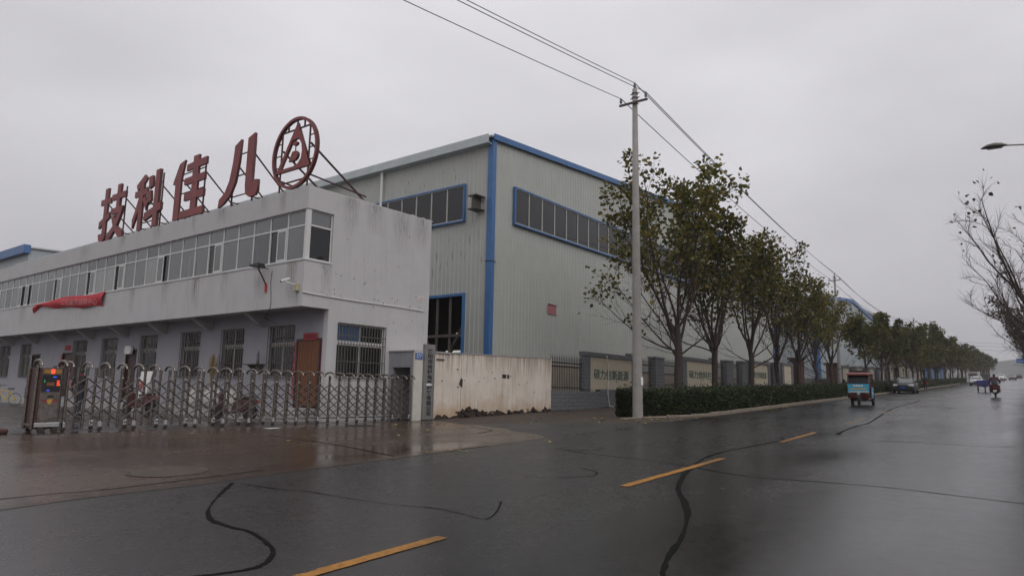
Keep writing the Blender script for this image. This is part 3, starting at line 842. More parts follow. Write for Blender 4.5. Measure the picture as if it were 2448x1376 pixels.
# paper couplets round the bamboo door, and the porch beyond
def paper(name, x, y0, y1, z0, z1, txt, label, mm='red_paper', vertical=False, thk=.006):
    t = thing(name, label, 'poster', (x, (y0 + y1) / 2, z0))
    b_ = MB(); b_.box(x - thk, x, y0, y1, z0, z1); b_.build('sheet', M[mm], t)
    if txt:
        body = '\n'.join(txt) if vertical else txt
        me = text_mesh(body, .2, M['ink'], fit=((y1 - y0) * (.62 if vertical else .8), (z1 - z0) * (.9 if vertical else .55)), linesp=1.15)
        obj('lettering', me, t, (-thk - .004, 0, (z1 - z0) / 2), FACE_NX)
    return t
paper('door_banner', FX - .07, 20.68, 21.5, 2.9, 3.16, '鸟语花香', 'red paper strip with four black characters above the bamboo door')
paper('door_couplet', FX - .004, 22.0, 22.14, .75, 2.86, '春风更得人', 'faded red vertical couplet on the left of the bamboo door', 'pink_paper', True)
paper('door_couplet', FX - .004, OY + .26, 20.44, .75, 2.86, '江山不老春', 'faded red vertical couplet on the right of the bamboo door', 'pink_paper', True)
paper('door_banner', FX - .004, 42.95, 43.8, 3.0, 3.3, None, 'red paper square above the far porch door behind the gate head')
paper('door_couplet', FX - .004, 44.15, 44.35, .9, 2.8, None, 'pale red paper strip on the left of the far porch door', 'pink_paper')
paper('door_couplet', FX - .004, 42.36, 42.54, .9, 2.8, None, 'pale red paper strip on the right of the far porch door', 'pink_paper')
# white lamp box over the dark middle door
b = MB(); b.prism([(35.25, 2.65), (35.8, 2.65), (35.86, 2.8), (35.8, 3.05), (35.28, 3.05), (35.2, 2.85)], 'x', FX - .2, FX - .05)
tag(b.build('door_lamp', M['white_plain'], None, bevel=.02), 'white plastic lamp box above the dark middle porch door', 'lamp')
# shelf with a small pot beside the first grille window
t = thing('wall_shelf', 'dark bracket shelf on the porch wall left of the first barred window', 'shelf', (FX, 24.35, 2.0))
b = MB(); b.box(FX - .4, FX - .003, 23.95, 24.85, 2.02, 2.06); b.build('board', M['rust'], t)
b = MB(); b.prism([(FX - .003, 1.72), (FX - .003, 2.018), (FX - .36, 2.018)], 'y', 24.06, 24.1); b.build('bracket', M['rust'], t)
b = MB(); b.prism([(FX - .003, 1.72), (FX - .003, 2.018), (FX - .36, 2.018)], 'y', 24.6, 24.64); b.build('bracket', M['rust'], t)
b = MB(); b.lathe([(.001, 0), (.05, 0), (.06, .12), (.045, .2), (.05, .34), (.02, .5), (.001, .5)], (FX - .2, 24.15, 2.06), 12)
tag(b.build('vase', M['stone'], None, smooth=True), 'slim grey vase standing on the porch wall shelf', 'vase')

# things fixed to the office walls
t = thing('floodlight', 'black floodlight on a red bracket below the window band', 'floodlight', (OX, 22.35, 5.45))
b = MB(); b.prism([(22.1, 5.45), (22.7, 5.52), (22.72, 5.6), (22.15, 5.62)], 'x', OX - .62, OX - .30); b.build('housing', M['black'], t, bevel=.02)
b = MB(); b.box(OX - .58, OX - .34, 22.2, 22.62, 5.435, 5.447); b.build('lens', M['lamp_glass'], t)
b = MB(); b.bar((OX - .02, 22.4, 4.86), (OX - .45, 22.4, 5.52), .04); b.bar((OX - .02, 22.4, 5.5), (OX - .45, 22.4, 5.52), .03); b.build('bracket', M['letter_side'], t)
b = MB(); b.box(OX - .05, OX - .02, 22.37, 22.47, 4.62, 4.95); b.build('red_ribbon', M['banner'], t)
t = thing('security_camera', 'small white bullet camera on a cream junction box at the overhang corner', 'camera', (OX, 20.5, 4.7))
b = MB(); b.box(OX - .11, OX - .001, 20.4, 20.58, 4.52, 4.78); b.build('junction_box', mat('cream plastic', (.42, .38, .24), .5, .1), t, bevel=.01)
b = MB(); b.tube([(OX - .1, 20.5, 4.74), (OX - .28, 20.66, 4.80), (OX - .33, 20.75, 4.86)], .022, 8); b.build('arm', M['pvc'], t)
b = MB(); b.tube([(OX - .24, 20.66, 4.94), (OX - .40, 20.90, 4.86)], .05, 12); b.build('camera_body', M['white_plain'], t)
b = MB(); b.tube([(OX - .4005, 20.901, 4.8597), (OX - .42, 20.93, 4.85)], .04, 12); b.build('lens', M['black'], t)
b = MB()
b.tube([(OX - .03, OY - .03, 4.47)] + [(x_, OY - .03, 4.47 - .02 * math.sin((x_ - 14) * .9) - (x_ - 14.2) * .012) for x_ in [14.6 + i * .4 for i in range(15)]], .022, 8)
for x_ in (15.2, 16.6, 18.0, 19.4): b.box(x_ - .012, x_ + .012, OY - .055, OY, 4.40, 4.47)
tag(b.build('conduit', M['pvc']), 'white conduit pipe running across the office end wall', 'pipe')
b = MB(); b.tube([(OX - .02, 22.1 + .05 * math.sin(i), 5.4 - i * .24) for i in range(7)] + [(OX + .1, 22.6, 3.7), (FX - .02, 23.4, 3.62)], .009, 5)
tag(b.build('loose_cable', M['wire']), 'thin black cable hanging from the floodlight to the porch', 'cable')
b = MB(); b.tube([(OX - .03, 28.2, SILL + .9), (OX - .04, 28.25, 5.3), (OX - .03, 28.1, 4.7), (OX - .03, 27.9, 4.1), (OX + .5, 27.6, 3.75), (FX - .02, 27.3, 3.6)], .009, 5)
tag(b.build('loose_cable', M['pvc_old']), 'thin pale cable hanging from the window band over the overhang', 'cable')
t = thing('advert_sticker', 'small white sticker with red characters on the office end wall', 'sticker', (20.02, OY - .004, 4.82))
b = MB(); b.box(19.86, 20.18, OY - .006, OY - .001, 4.82, 5.02); b.build('sheet', M['white_plain'], t)
me = text_mesh('防水补漏\n防水补漏', .1, M['banner'], fit=(.26, .16)); obj('lettering', me, t, (0, -.006, .1), FACE_NY)
# banner hanging loose from the window sill
t = thing('cloth_banner', 'crumpled red cloth banner with pale characters hanging under the office windows', 'banner', (OX, 41, 5.3))
b = MB(); vs_ = []; nu, nv = 34, 7
for i in range(nu + 1):
    u = i / nu; y = 36.2 + u * 9.3
    zt = 5.70 - .0 * u - .06 * math.sin(u * 9)
    zb_ = 4.95 + .42 * u + .22 * max(0, u - .5) + .05 * math.sin(u * 17)
    if u > .9: zt -= (u - .9) * 1.2; zb_ -= (u - .9) * 3.2
    for j in range(nv + 1):
        v = j / nv
        vs_.append((OX - .06 - .10 * math.sin(v * 3.1) - .05 * math.sin(u * 21 + v * 4) * v, y + .12 * v, zt + (zb_ - zt) * v))
b.add(vs_, [(i * (nv + 1) + j, i * (nv + 1) + j + 1, (i + 1) * (nv + 1) + j + 1, (i + 1) * (nv + 1) + j) for i in range(nu) for j in range(nv)])
bo = b.build('cloth', M['banner'], t, smooth=True)
me = text_mesh('公司雇员诚聘中心', .5, M['banner_print'], fit=(4.6, .34)); 
co = np.zeros(len(me.vertices) * 3); me.vertices.foreach_get('co', co); co = co.reshape(-1, 3)
co[:, 1] += -co[:, 0] * .055                                   # follow the droop of the cloth
co[:, 2] = .0
me.vertices.foreach_set('co', co.ravel()); me.update()
obj('lettering', me, t, (-.235, 38.9 - 41, .03), FACE_NX)
M['spot'] = mat('old nail hole', (.06, .05, .045), .9, .3)
b = MB()
for i in range(60):
    x_ = R.uniform(14.9, 20.3); z_ = R.choice([R.uniform(4.5, 5.6), R.uniform(4.46, 4.62), R.uniform(3.4, 4.3)]) if R.random() < .8 else R.uniform(5.6, 8)
    if x_ < 15.5 and z_ < 4.1: continue
    r_ = R.uniform(.008, .022); b.box(x_ - r_, x_ + r_, OY - .004, OY + .001, z_ - r_, z_ + r_)
o = b.build('nail_hole', M['spot'], office); o['kind'] = 'stuff'

# rust and rain runs with ragged, see-through edges
def run_mat(name, col, dens):
    m_ = bpy.data.materials.new(name); m_.use_nodes = True
    t_ = m_.node_tree; n_ = t_.nodes; L_ = t_.links; p_ = n_['Principled BSDF']
    p_.inputs['Base Color'].default_value = tuple(col) + (1,); p_.inputs['Roughness'].default_value = .85
    tc_ = n_.new('ShaderNodeTexCoord'); mp_ = n_.new('ShaderNodeMapping'); mp_.inputs['Scale'].default_value = (14, 14, .9); L_.new(tc_.outputs['Object'], mp_.inputs[0])
    a_ = n_.new('ShaderNodeTexNoise'); a_.inputs['Scale'].default_value = 1.4; a_.inputs['Detail'].default_value = 6; a_.inputs['Roughness'].default_value = .7; L_.new(mp_.outputs[0], a_.inputs['Vector'])
    at = n_.new('ShaderNodeAttribute'); at.attribute_name = 'fade'
    mu = n_.new('ShaderNodeMath'); mu.operation = 'MULTIPLY'; r_ = n_.new('ShaderNodeMapRange'); r_.inputs['From Min'].default_value = .42; r_.inputs['From Max'].default_value = .66; r_.inputs['To Max'].default_value = dens
    L_.new(a_.outputs['Fac'], r_.inputs[0]); L_.new(r_.outputs[0], mu.inputs[0]); L_.new(at.outputs['Fac'], mu.inputs[1]); L_.new(mu.outputs[0], p_.inputs['Alpha'])
    return m_
M['rust_run'] = run_mat('rust run', (.16, .10, .055), .75)
M['rain_run'] = run_mat('grey rain run', (.17, .155, .145), .55)
def wall_runs(runs, parent):
    for (face, u, z, wd, ln, mk) in runs:
        nu, nv = 6, 8; V = []; fd = []
        for j in range(nv + 1):
            for i in range(nu + 1):
                a_ = (i / nu - .5) * wd; zz = z - ln * j / nv
                V.append((OX - .0025, u + a_, zz) if face == 'x' else (u + a_, OY - .0025, zz))
                fd.append(max(0, (1 - j / nv)) ** .8 * (1 - abs(2 * i / nu - 1) ** 2))
        b_ = MB(); b_.add(V, [(j * (nu + 1) + i, j * (nu + 1) + i + 1, (j + 1) * (nu + 1) + i + 1, (j + 1) * (nu + 1) + i) for j in range(nv) for i in range(nu)])
        o_ = b_.build('water_run', M[mk], parent); at = o_.data.attributes.new('fade', 'FLOAT', 'POINT'); at.data.foreach_set('value', fd)
wall_runs([('x', 21.75, 8.33, .5, .84, 'rust_run'), ('x', 23.0, 8.33, .6, .7, 'rain_run'), ('x', 26.0, 8.33, .9, .8, 'rain_run'), ('x', 28.2, 8.33, .5, .75, 'rain_run'), ('x', 31.5, 8.33, 1.1, .8, 'rain_run'), ('x', 35.0, 8.33, .8, .8, 'rain_run'), ('x', 39.5, 8.33, 1.2, .8, 'rain_run'),
           ('x', 20.9, 5.62, .7, 1.5, 'rust_run'), ('x', 22.9, 5.62, .9, 1.3, 'rain_run'), ('x', 20.5, 4.5, .25, .5, 'rust_run'), ('x', 25.4, 5.62, .6, 1.2, 'rain_run'), ('x', 27.6, 5.62, .8, 1.4, 'rust_run'), ('x', 30.2, 5.62, .9, 1.0, 'rain_run'), ('x', 33.4, 5.62, .7, 1.4, 'rain_run'), ('x', 47.5, 5.62, 1.2, 1.3, 'rain_run'),
           ('y', 15.2, 5.62, .6, 1.3, 'rain_run'), ('y', 16.2, 8.3, .9, 1.6, 'rain_run'), ('y', 17.4, 8.3, 1.1, 1.2, 'rain_run'), ('y', 18.8, 8.3, 1.2, 1.9, 'rain_run'), ('y', 19.9, 8.3, 1.0, 1.5, 'rain_run'), ('y', 18.0, 1.5, .9, 1.0, 'rain_run'), ('y', 16.3, 1.5, .8, .9, 'rain_run')], office)

# ------------------------------------------------------------------ roof sign
SX = 14.46
def sign_thing(name, label, me_list, yc_, zc, w_, h_, ex):
    t = thing(name, label, 'sign letter', (SX, yc_, 7.86), group='letters standing on the office roof')
    for me in me_list:
        obj('letter_face', me, t, (0, 0, zc - 7.86), FACE_NX)
    y1, y0 = w_ * .36, -w_ * .36
    b_ = MB()
    for yy in (y0, y1):
        b_.bar((SX + .16, yc_ + yy, 7.86), (SX + .16, yc_ + yy, zc + h_ * .45), .055)
    b_.build('post', M['strut'], t)
    for yy in (y0, y1):
        b_ = MB(); b_.bar((SX + .16, yc_ + yy, zc + h_ * .22), (SX + 3.0, yc_ + yy - .12, 7.87), .05)
        b_.bar((SX + .16, yc_ + yy, zc - h_ * .43), (SX + 2.35, yc_ + yy - .1, zc - h_ * .43 - .06), .045); b_.build('brace', M['strut'], t)
    for zz in (-.36, -.05, .28):
        b_ = MB(); b_.bar((SX + .13, yc_ + y0, zc + h_ * zz), (SX + .13, yc_ + y1, zc + h_ * zz), .04); b_.build('cross_rail', M['strut'], t)
    return t
def solid(me, th=.07):
    me.materials.append(M['letter_side'])
    nf = len(me.polygons); nn = np.zeros(nf * 3); me.polygons.foreach_get('normal', nn); nn = nn.reshape(-1, 3)
    me.polygons.foreach_set('material_index', [1 if abs(z) < .5 else 0 for z in nn[:, 2]])
    return me
GLYPH = {
 '佳': [[(.17, .95), (.34, .99), (.25, .66), (.25, 0), (.08, 0), (.08, .62), (0, .62), (.02, .68)], [(.60, 1.0), (.77, 1.0), (.77, .02), (.60, .02)],
        [(.41, .89), (1.0, .92), (1.0, .80), (.41, .78)], [(.37, .66), (.98, .67), (.98, .55), (.37, .55)], [(.40, .40), (.98, .40), (.98, .28), (.40, .28)], [(.29, .12), (1.0, .12), (1.0, 0), (.29, 0)]],
 '科': [[(.05, .84), (.33, 1.0), (.43, .92), (.36, .85), (.10, .74)], [(.02, .73), (.47, .73), (.47, .62), (.02, .62)], [(.2, .92), (.33, .9), (.33, 0), (.2, 0)],
        [(.2, .64), (.08, .36), (0, .22), (.02, .06), (.22, .4)], [(.33, .54), (.48, .32), (.50, .46), (.40, .60)],
        [(.50, .92), (.63, .93), (.66, .74), (.53, .70)], [(.47, .66), (.60, .67), (.64, .48), (.50, .44)], [(.44, .28), (1.0, .40), (1.0, .27), (.44, .14)], [(.75, 1.0), (.89, 1.0), (.89, 0), (.75, 0)]],
 '技': [[(0, .80), (.42, .80), (.42, .69), (0, .69)], [(.15, 1.0), (.29, 1.0), (.29, .06), (.22, -.03), (.15, .1)], [(.17, .13), (.0, .13), (.05, 0), (.18, -.02), (.24, 0)], [(0, .37), (.41, .52), (.41, .40), (0, .24)],
        [(.46, .83), (1.0, .83), (1.0, .72), (.46, .72)], [(.66, 1.0), (.79, 1.0), (.79, .5), (.66, .5)], [(.47, .56), (.95, .56), (.90, .45), (.47, .45)],
        [(.95, .56), (.80, .50), (.62, .22), (.40, .08), (.38, -.03), (.50, -.02), (.72, .16), (.88, .40)], [(.50, .42), (.62, .42), (.76, .20), (1.0, .08), (1.0, -.02), (.86, -.02), (.66, .14)]],
}
def glyph_mesh(ch, w_, h_):
    """heavy cut-out strokes, each a hair deeper than the last so no two faces share a plane"""
    b_ = MB()
    for k, st_ in enumerate(GLYPH[ch]):
        pts = [((u - .5) * w_, (v - .5) * h_) for u, v in st_]
        ar = sum(pts[i][0] * pts[(i + 1) % len(pts)][1] - pts[(i + 1) % len(pts)][0] * pts[i][1] for i in range(len(pts)))
        if ar < 0: pts.reverse()
        b_.prism(pts, 'z', -.045 - .003 * k, .045 + .003 * k)
    return solid(b_.mesh('letter', M['letter']))
for ch, yy, lb in (('佳', 29.35, 'faded red steel roof letter 佳, third from the office corner'), ('科', 33.2, 'faded red steel roof letter 科, fourth from the office corner'), ('技', 37.05, 'faded red steel roof letter 技 at the far left of the roof sign')):
    sign_thing('roof_sign_letter', lb, [glyph_mesh(ch, 2.85, 2.75)], yy, 9.88, 2.85, 2.75, .075)
BA = [[(1.00, 2.42), (1.44, 2.62), (1.38, 1.7), (1.2, .85), (.9, .36), (.4, .04), (0, -.08), (.05, .26), (.45, .5), (.74, .95), (.92, 1.7)],
      [(1.95, 2.56), (2.42, 2.7), (2.40, 1.0), (2.44, .62), (2.52, .6), (2.54, .72), (2.86, .68), (2.86, .22), (2.72, .06), (2.3, .04), (2.02, .2), (1.95, .55)]]
BA = [[(u - 1.43, v - 1.3) for u, v in lp] for lp in BA]
sign_thing('roof_sign_letter', 'faded red steel roof letter 八 beside the round emblem', [solid(loops_mesh(BA, M['letter'], .055))], 25.25, 9.88, 2.1, 2.75, .075)
# emblem: ring with a triangle holding a D-shaped opening
Rr = 1.39
ring = [[(Rr * math.cos(i * math.pi / 32), Rr * math.sin(i * math.pi / 32)) for i in range(64)], [((Rr - .105) * math.cos(i * math.pi / 32), (Rr - .105) * math.sin(i * math.pi / 32)) for i in range(64)]]
tri = [[(-1.10, -.66), (1.02, -.66), (.11, 1.17)], [(-.82, -.53), (-.16, .50), (.22, .54), (.42, .28), (.48, 0), (.44, -.28), (.26, -.47), (0, -.53)]]
dee = [[(-.32, -.30), (-.12, .06), (.12, .06), (.22, -.02), (.24, -.12), (.18, -.24), (.06, -.30)]]
dot = [[(.02 + .15 * math.cos(i * math.pi / 8), .36 + .085 * math.sin(i * math.pi / 8)) for i in range(16)]]
t = thing('roof_emblem', 'round red steel emblem with a triangle inside on the office roof corner', 'sign', (SX, 21.52, 7.86))
zc = 9.86
for nm, lp in (('ring', ring), ('triangle', tri), ('small_dee', dee), ('small_disc', dot)):
    obj(nm, solid(loops_mesh(lp, M['letter'], .05 if nm != 'ring' else .07)), t, (0, 0, zc - 7.86), FACE_NX)
b = MB()
for u in (-.86, .86): b.bar((SX, 21.52 - u, 7.86), (SX, 21.52 - u, zc + 1.06), .05)
b.bar((SX, 21.52 - 1.02, zc + .93), (SX, 21.52 + 1.02, zc + .93), .05)
b.bar((SX, 21.52 - .8, zc - 1.1), (SX, 21.52 + .8, zc - 1.1), .05)
for u in (-.5, 0.05, .5): b.bar((SX, 21.52 - u, zc + .93), (SX, 21.52 - u, zc + 1.3), .05)
for v in (.52, .05, -.42):
    b.bar((SX, 21.52 - 1.30, zc + v), (SX, 21.52 - .86, zc + v), .035); b.bar((SX, 21.52 + .86, zc + v), (SX, 21.52 + 1.30, zc + v), .035)
b.bar((SX, 21.5, zc - .6), (SX, 21.5, zc + .6), .03)
b.build('inner_frame', M['letter_side'], t)
for u in (-.86, .86):
    b = MB(); b.bar((SX + .05, 21.52 - u, zc + .25), (SX + 3.4, 21.52 - u - .25, 7.87), .06)
    b.bar((SX + .05, 21.52 - u, zc - .95), (SX + 2.6, 21.52 - u - .2, 8.62), .05); b.build('brace', M['strut'], t)

# ------------------------------------------------------------------ steel sheds
def corrugated(axis, f, u0, u1, zb, zt, sgn, pitch=.30, dep=.026, holes=()):
    """vertical ribbed sheet; f is the plane, sgn the outward side; zb, zt functions of u"""
    b_ = MB(); u = u0; prof = []
    while u < u1 - 1e-6:
        for du, d in ((0, 0), (pitch * .62, 0), (pitch * .70, dep), (pitch * .92, dep)):
            if u + du <= u1: prof.append((u + du, d))
        u += pitch
    prof.append((u1, 0))
    def P_(u_, d, z): return (f + sgn * d, u_, z) if axis == 'x' else (u_, f + sgn * d, z)
    for i in range(len(prof) - 1):
        (a, da), (c, dc) = prof[i], prof[i + 1]
        m_ = (a + c) / 2
        segs = [(zb(a), zt(a), zb(c), zt(c))]
        for (ha, hb, hz0, hz1) in holes:
            if ha < m_ < hb: segs = [(hz1, zt(a), hz1, zt(c))] if hz0 <= zb(a) + .01 else [(zb(a), hz0, zb(c), hz0), (hz1, zt(a), hz1, zt(c))]
        for (z0, z1, z2, z3) in segs:
            q = [P_(a, da, z0), P_(c, dc, z2), P_(c, dc, z3), P_(a, da, z1)]
            b_.add(q, [(0, 1, 2, 3)])
    return b_

def band_window(parent, axis, f, sgn, u0, u1, z0, z1, n, glass, frame, trim):
    """long band: blue trim as one part, each light a pane with its mullion"""
    def bx(b_, d0, d1, ua, ub, za, zb_):
        lo, hi = sorted((f + sgn * d0, f + sgn * d1))
        if axis == 'x': b_.box(lo, hi, ua, ub, za, zb_)
        else: b_.box(ua, ub, lo, hi, za, zb_)
    t_ = MB(); w_ = .085
    bx(t_, 0, .16, u0 - w_, u1 + w_, z1, z1 + w_); bx(t_, 0, .16, u0 - w_, u1 + w_, z0 - w_, z0); bx(t_, 0, .16, u0 - w_, u0, z0, z1); bx(t_, 0, .16, u1, u1 + w_, z0, z1)
    win = t_.build('window', trim, parent)
    f_ = MB()
    bx(f_, .05, .12, u0, u1, z0, z0 + .05); bx(f_, .05, .12, u0, u1, z1 - .05, z1)
    for i in range(n + 1):
        u = u0 + (u1 - u0) * i / n; a = max(u0, u - .035); c = min(u1, u + .035)
        bx(f_, .05, .115, a, c, z0 + .05, z1 - .05)
    f_.build('frame', frame, win)
    for i in range(n):
        a = u0 + (u1 - u0) * i / n + .035; c = u0 + (u1 - u0) * (i + 1) / n - .035
        p = MB(); tl = R.uniform(-.006, .006)
        if axis == 'y': p.add([(a, f + sgn * (.075 + tl), z0 + .05), (c, f + sgn * (.075 - tl), z0 + .05), (c, f + sgn * (.08 - tl), z1 - .05), (a, f + sgn * (.08 + tl), z1 - .05)], [(0, 1, 2, 3)])
        else: p.add([(f + sgn * (.075 + tl), a, z0 + .05), (f + sgn * (.075 - tl), c, z0 + .05), (f + sgn * (.08 - tl), c, z1 - .05), (f + sgn * (.08 + tl), a, z1 - .05)], [(0, 1, 2, 3)])
        p.build('pane', glass, win)
    return win

WX, WY, WXE, WYB = 26.7, 22.0, 74.1, 92.0
WRX, WRZ, WEZ = 50.4, 16.17, 14.42
ware = thing('steel_warehouse', 'large grey ribbed steel warehouse with blue trim and a high window band', 'warehouse', (WX, WY, 0))
def wz(x): return WEZ + (WRZ - WEZ) * (1 - abs(x - WRX) / (WRX - WX))
corrugated('y', WY, WX + .18, WXE - .18, lambda x: 0.0, wz, -1).build('gable_wall', M['panel'], ware)
DOOR = (23.75, 28.6, 0.0, 6.12)
corrugated('x', WX, WY + .18, WYB, lambda y: 0.0, lambda y: WEZ, -1, pitch=.30, holes=[DOOR]).build('side_wall', M['panel'], ware)
b = MB(); b.box(WXE - .05, WXE, WY + .2, WYB, 0, WEZ); b.box(WX + .1, WXE - .1, WYB - .1, WYB, 0, WEZ); b.build('rear_wall', M['panel'], ware)
b = MB()
b.hexa([(WX - .25, WY - .12, WEZ), (WRX, WY - .12, WRZ + .02), (WRX, WYB, WRZ + .02), (WX - .25, WYB, WEZ), (WX - .25, WY - .12, WEZ + .1), (WRX, WY - .12, WRZ + .12), (WRX, WYB, WRZ + .12), (WX - .25, WYB, WEZ + .1)])
b.hexa([(WRX, WY - .12, WRZ + .02), (WXE + .25, WY - .12, WEZ), (WXE + .25, WYB, WEZ), (WRX, WYB, WRZ + .02), (WRX, WY - .12, WRZ + .12), (WXE + .25, WY - .12, WEZ + .1), (WXE + .25, WYB, WEZ + .1), (WRX, WYB, WRZ + .12)])
b.build('roof', M['roof'], ware)
b = MB()
for xa, xb in ((WX - .1, WRX), (WRX, WXE + .1)):
    za, zb_ = wz(xa), wz(xb)
    b.hexa([(xa, WY - .2, za - .12), (xb, WY - .2, zb_ - .12), (xb, WY - .125, zb_ - .12), (xa, WY - .125, za - .12), (xa, WY - .2, za + .2), (xb, WY - .2, zb_ + .2), (xb, WY - .125, zb_ + .2), (xa, WY - .125, za + .2)])
b.build('rake_trim', M['blue'], ware)
b = MB(); b.box(WX - .09, WX + .2, WY - .1, WY + .0, 0, WEZ - .1); b.box(WX - .09, WX - .0, WY + .001, WY + .24, 0, WEZ - .1); b.build('corner_trim', M['blue'], ware)
b = MB(); b.box(WX - .10, WX + .31, WY - .11, WY + .31, 7.78, 7.83); b.build('corner_joint', M['black'], ware)
b = MB(); b.box(WXE - .3, WXE + .09, WY - .1, WY, 0, WEZ - .1); b.build('corner_trim', M['blue'], ware)
b = MB(); b.prism([(WX - .42, 14.55), (WX - .42, 14.08), (WX - .003, 14.02), (WX - .003, 14.06), (WX - .38, 14.12), (WX - .38, 14.55)], 'y', WY - .02, WYB); b.build('gutter', M['gutter'], ware)
for y in (30.4, 46.0):
    b = MB(); b.tube([(WX - .2, y, 14.05), (WX - .2, y, 11.75)], .09, 12); b.tube([(WX - .2, y, 11.85), (WX - .2, y, .2)], .105, 12); b.build('downpipe', M['pvc'], ware)
band_window(ware, 'y', WY - .035, -1, 28.56, 71.7, 10.18, 12.12, 34, M['pane_dark'], M['pvc_old'], M['blue'])
band_window(ware, 'x', WX - .035, -1, 23.85, 34.6, 10.2, 12.12, 9, M['pane_dark'], M['pvc_old'], M['blue'])
for k in range(3): band_window(ware, 'x', WX - .035, -1, 38.5 + 14 * k, 49 + 14 * k, 10.2, 12.12, 9, M['pane_dark'], M['pvc_old'], M['blue'])
# dado behind the railings
b = MB(); b.box(WX + .32, WXE - .32, WY - .1, WY - .04, 0, 2.65); b.build('dado', M['house_beige'], ware)
b = MB(); b.box(WX + .32, WXE - .32, WY - .12, WY - .04, 2.653, 2.72); b.build('dado_cap', M['brickred'], ware)
# side doorway: trim, steel mullions, dark hall behind
b = MB(); b.box(WX - .14, WX + .12, DOOR[0] - .14, DOOR[0], 0, 6.26); b.box(WX - .14, WX + .12, DOOR[0], DOOR[1], 6.12, 6.26); b.build('door_trim', M['blue'], ware)
b = MB()
for y in (24.7, 25.65, 26.6, 27.55): b.box(WX - .02, WX + .07, y - .06, y + .06, 0, 6.12)
b.box(WX - .025, WX + .05, DOOR[0], DOOR[1], 3.98, 4.12); b.build('door_frame', M['rust'], ware)
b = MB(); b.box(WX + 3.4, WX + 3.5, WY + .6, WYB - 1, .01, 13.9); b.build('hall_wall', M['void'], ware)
b = MB(); b.bar((WX + .6, 27.2, .1), (WX + .6, 24.0, 5.0), .16); b.bar((WX + .9, 24.3, .1), (WX + .9, 27.5, 4.2), .12); b.build('hall_brace', M['rust'], ware)
M['hall_light'] = mat('hall window light', (.5, .5, .5), .5, 0, emit=(1, .98, .9), estr=.45)
b = MB(); b.box(WX + 3.3, WX + 3.34, 23.9, 25.4, 4.55, 4.62); b.box(WX + 3.3, WX + 3.34, 25.9, 27.2, 4.5, 4.56); b.box(WX + 3.3, WX + 3.34, 23.9, 25.6, 3.42, 3.6); b.box(WX + 3.3, WX + 3.34, 26.1, 28, 3.4, 3.52); b.box(WX + 2.2, WX + 2.3, 24.4, 24.7, 5.65, 5.72); b.build('hall_lamp', M['hall_light'], ware)
# stub of an I-beam
b = MB(); z = 10.9; y = 22.72
b.box(WX - .75, WX - .036, y - .3, y + .3, z + .33, z + .38); b.box(WX - .75, WX - .036, y - .3, y + .3, z - .38, z - .33); b.box(WX - .75, WX - .036, y - .03, y + .03, z - .33, z + .33); b.build('beam_stub', M['rust'], ware)
# black weeping streaks on the side wall
M['weep'] = mat('black run-off mark', (.06, .06, .055), .8, .4, 8)
b = MB()
for i in range(34):
    y = 22.6 + R.random() * 7.0; z = R.choice([R.uniform(6.6, 9.6), R.uniform(6.6, 9.6), R.uniform(12.4, 13.3)]); l_ = R.uniform(.2, .9) * (1 if z < 10 else .5); w_ = R.uniform(.008, .022)
    if y > 24.2 and z > 9.5 and z < 12.3: continue
    y = WY + .18 + math.floor((y - WY - .18) / .3) * .3 + R.uniform(.02, .17)
    b.add([(WX - .003, y - w_, z), (WX - .003, y + w_ * .3, z + l_ * .5), (WX - .003, y, z + l_), (WX - .003, y - w_ * 1.5, z + l_ * .4)], [(0, 3, 2, 1)])
o = b.build('run_off_mark', M['weep'], ware); o['kind'] = 'stuff'
# rows of fixing screws
b = MB()
for z in (4.35, 6.4, 7.75, 9.1, 12.9):
    for k in range(150):
        x_ = WX + .18 + .3 * k + .245; zz = z + R.uniform(-.02, .02)
        if x_ < WXE - .3 and R.random() < .8: b.box(x_ - .012, x_ + .012, WY - .043, WY - .035, zz - .012, zz + .012)
o = b.build('screw', M['spot'], ware); o['kind'] = 'stuff'
t = thing('wall_notice', 'faded pink paper notice with a curled top edge on the warehouse gable', 'notice', (32.3, WY - .05, 5.62))
b = MB(); vs_ = []
for j, (dz, dy_) in enumerate(((0, 0), (.25, 0), (.5, .0), (.56, -.05))):
    for x_ in (31.86, 32.3, 32.76): vs_.append((x_, WY - .05 + dy_ - .003, 5.62 + dz - (x_ - 31.86) * .02))
b.add(vs_, [(j * 3 + i, j * 3 + i + 1, j * 3 + i + 4, j * 3 + i + 3) for j in range(3) for i in range(2)]); b.build('sheet', M['notice'], t)
b = MB()
for j in range(5): b.box(31.92, 32.7, WY - .058, WY - .055, 5.67 + j * .085, 5.70 + j * .085)
b.build('print', M['pink_paper'], t)

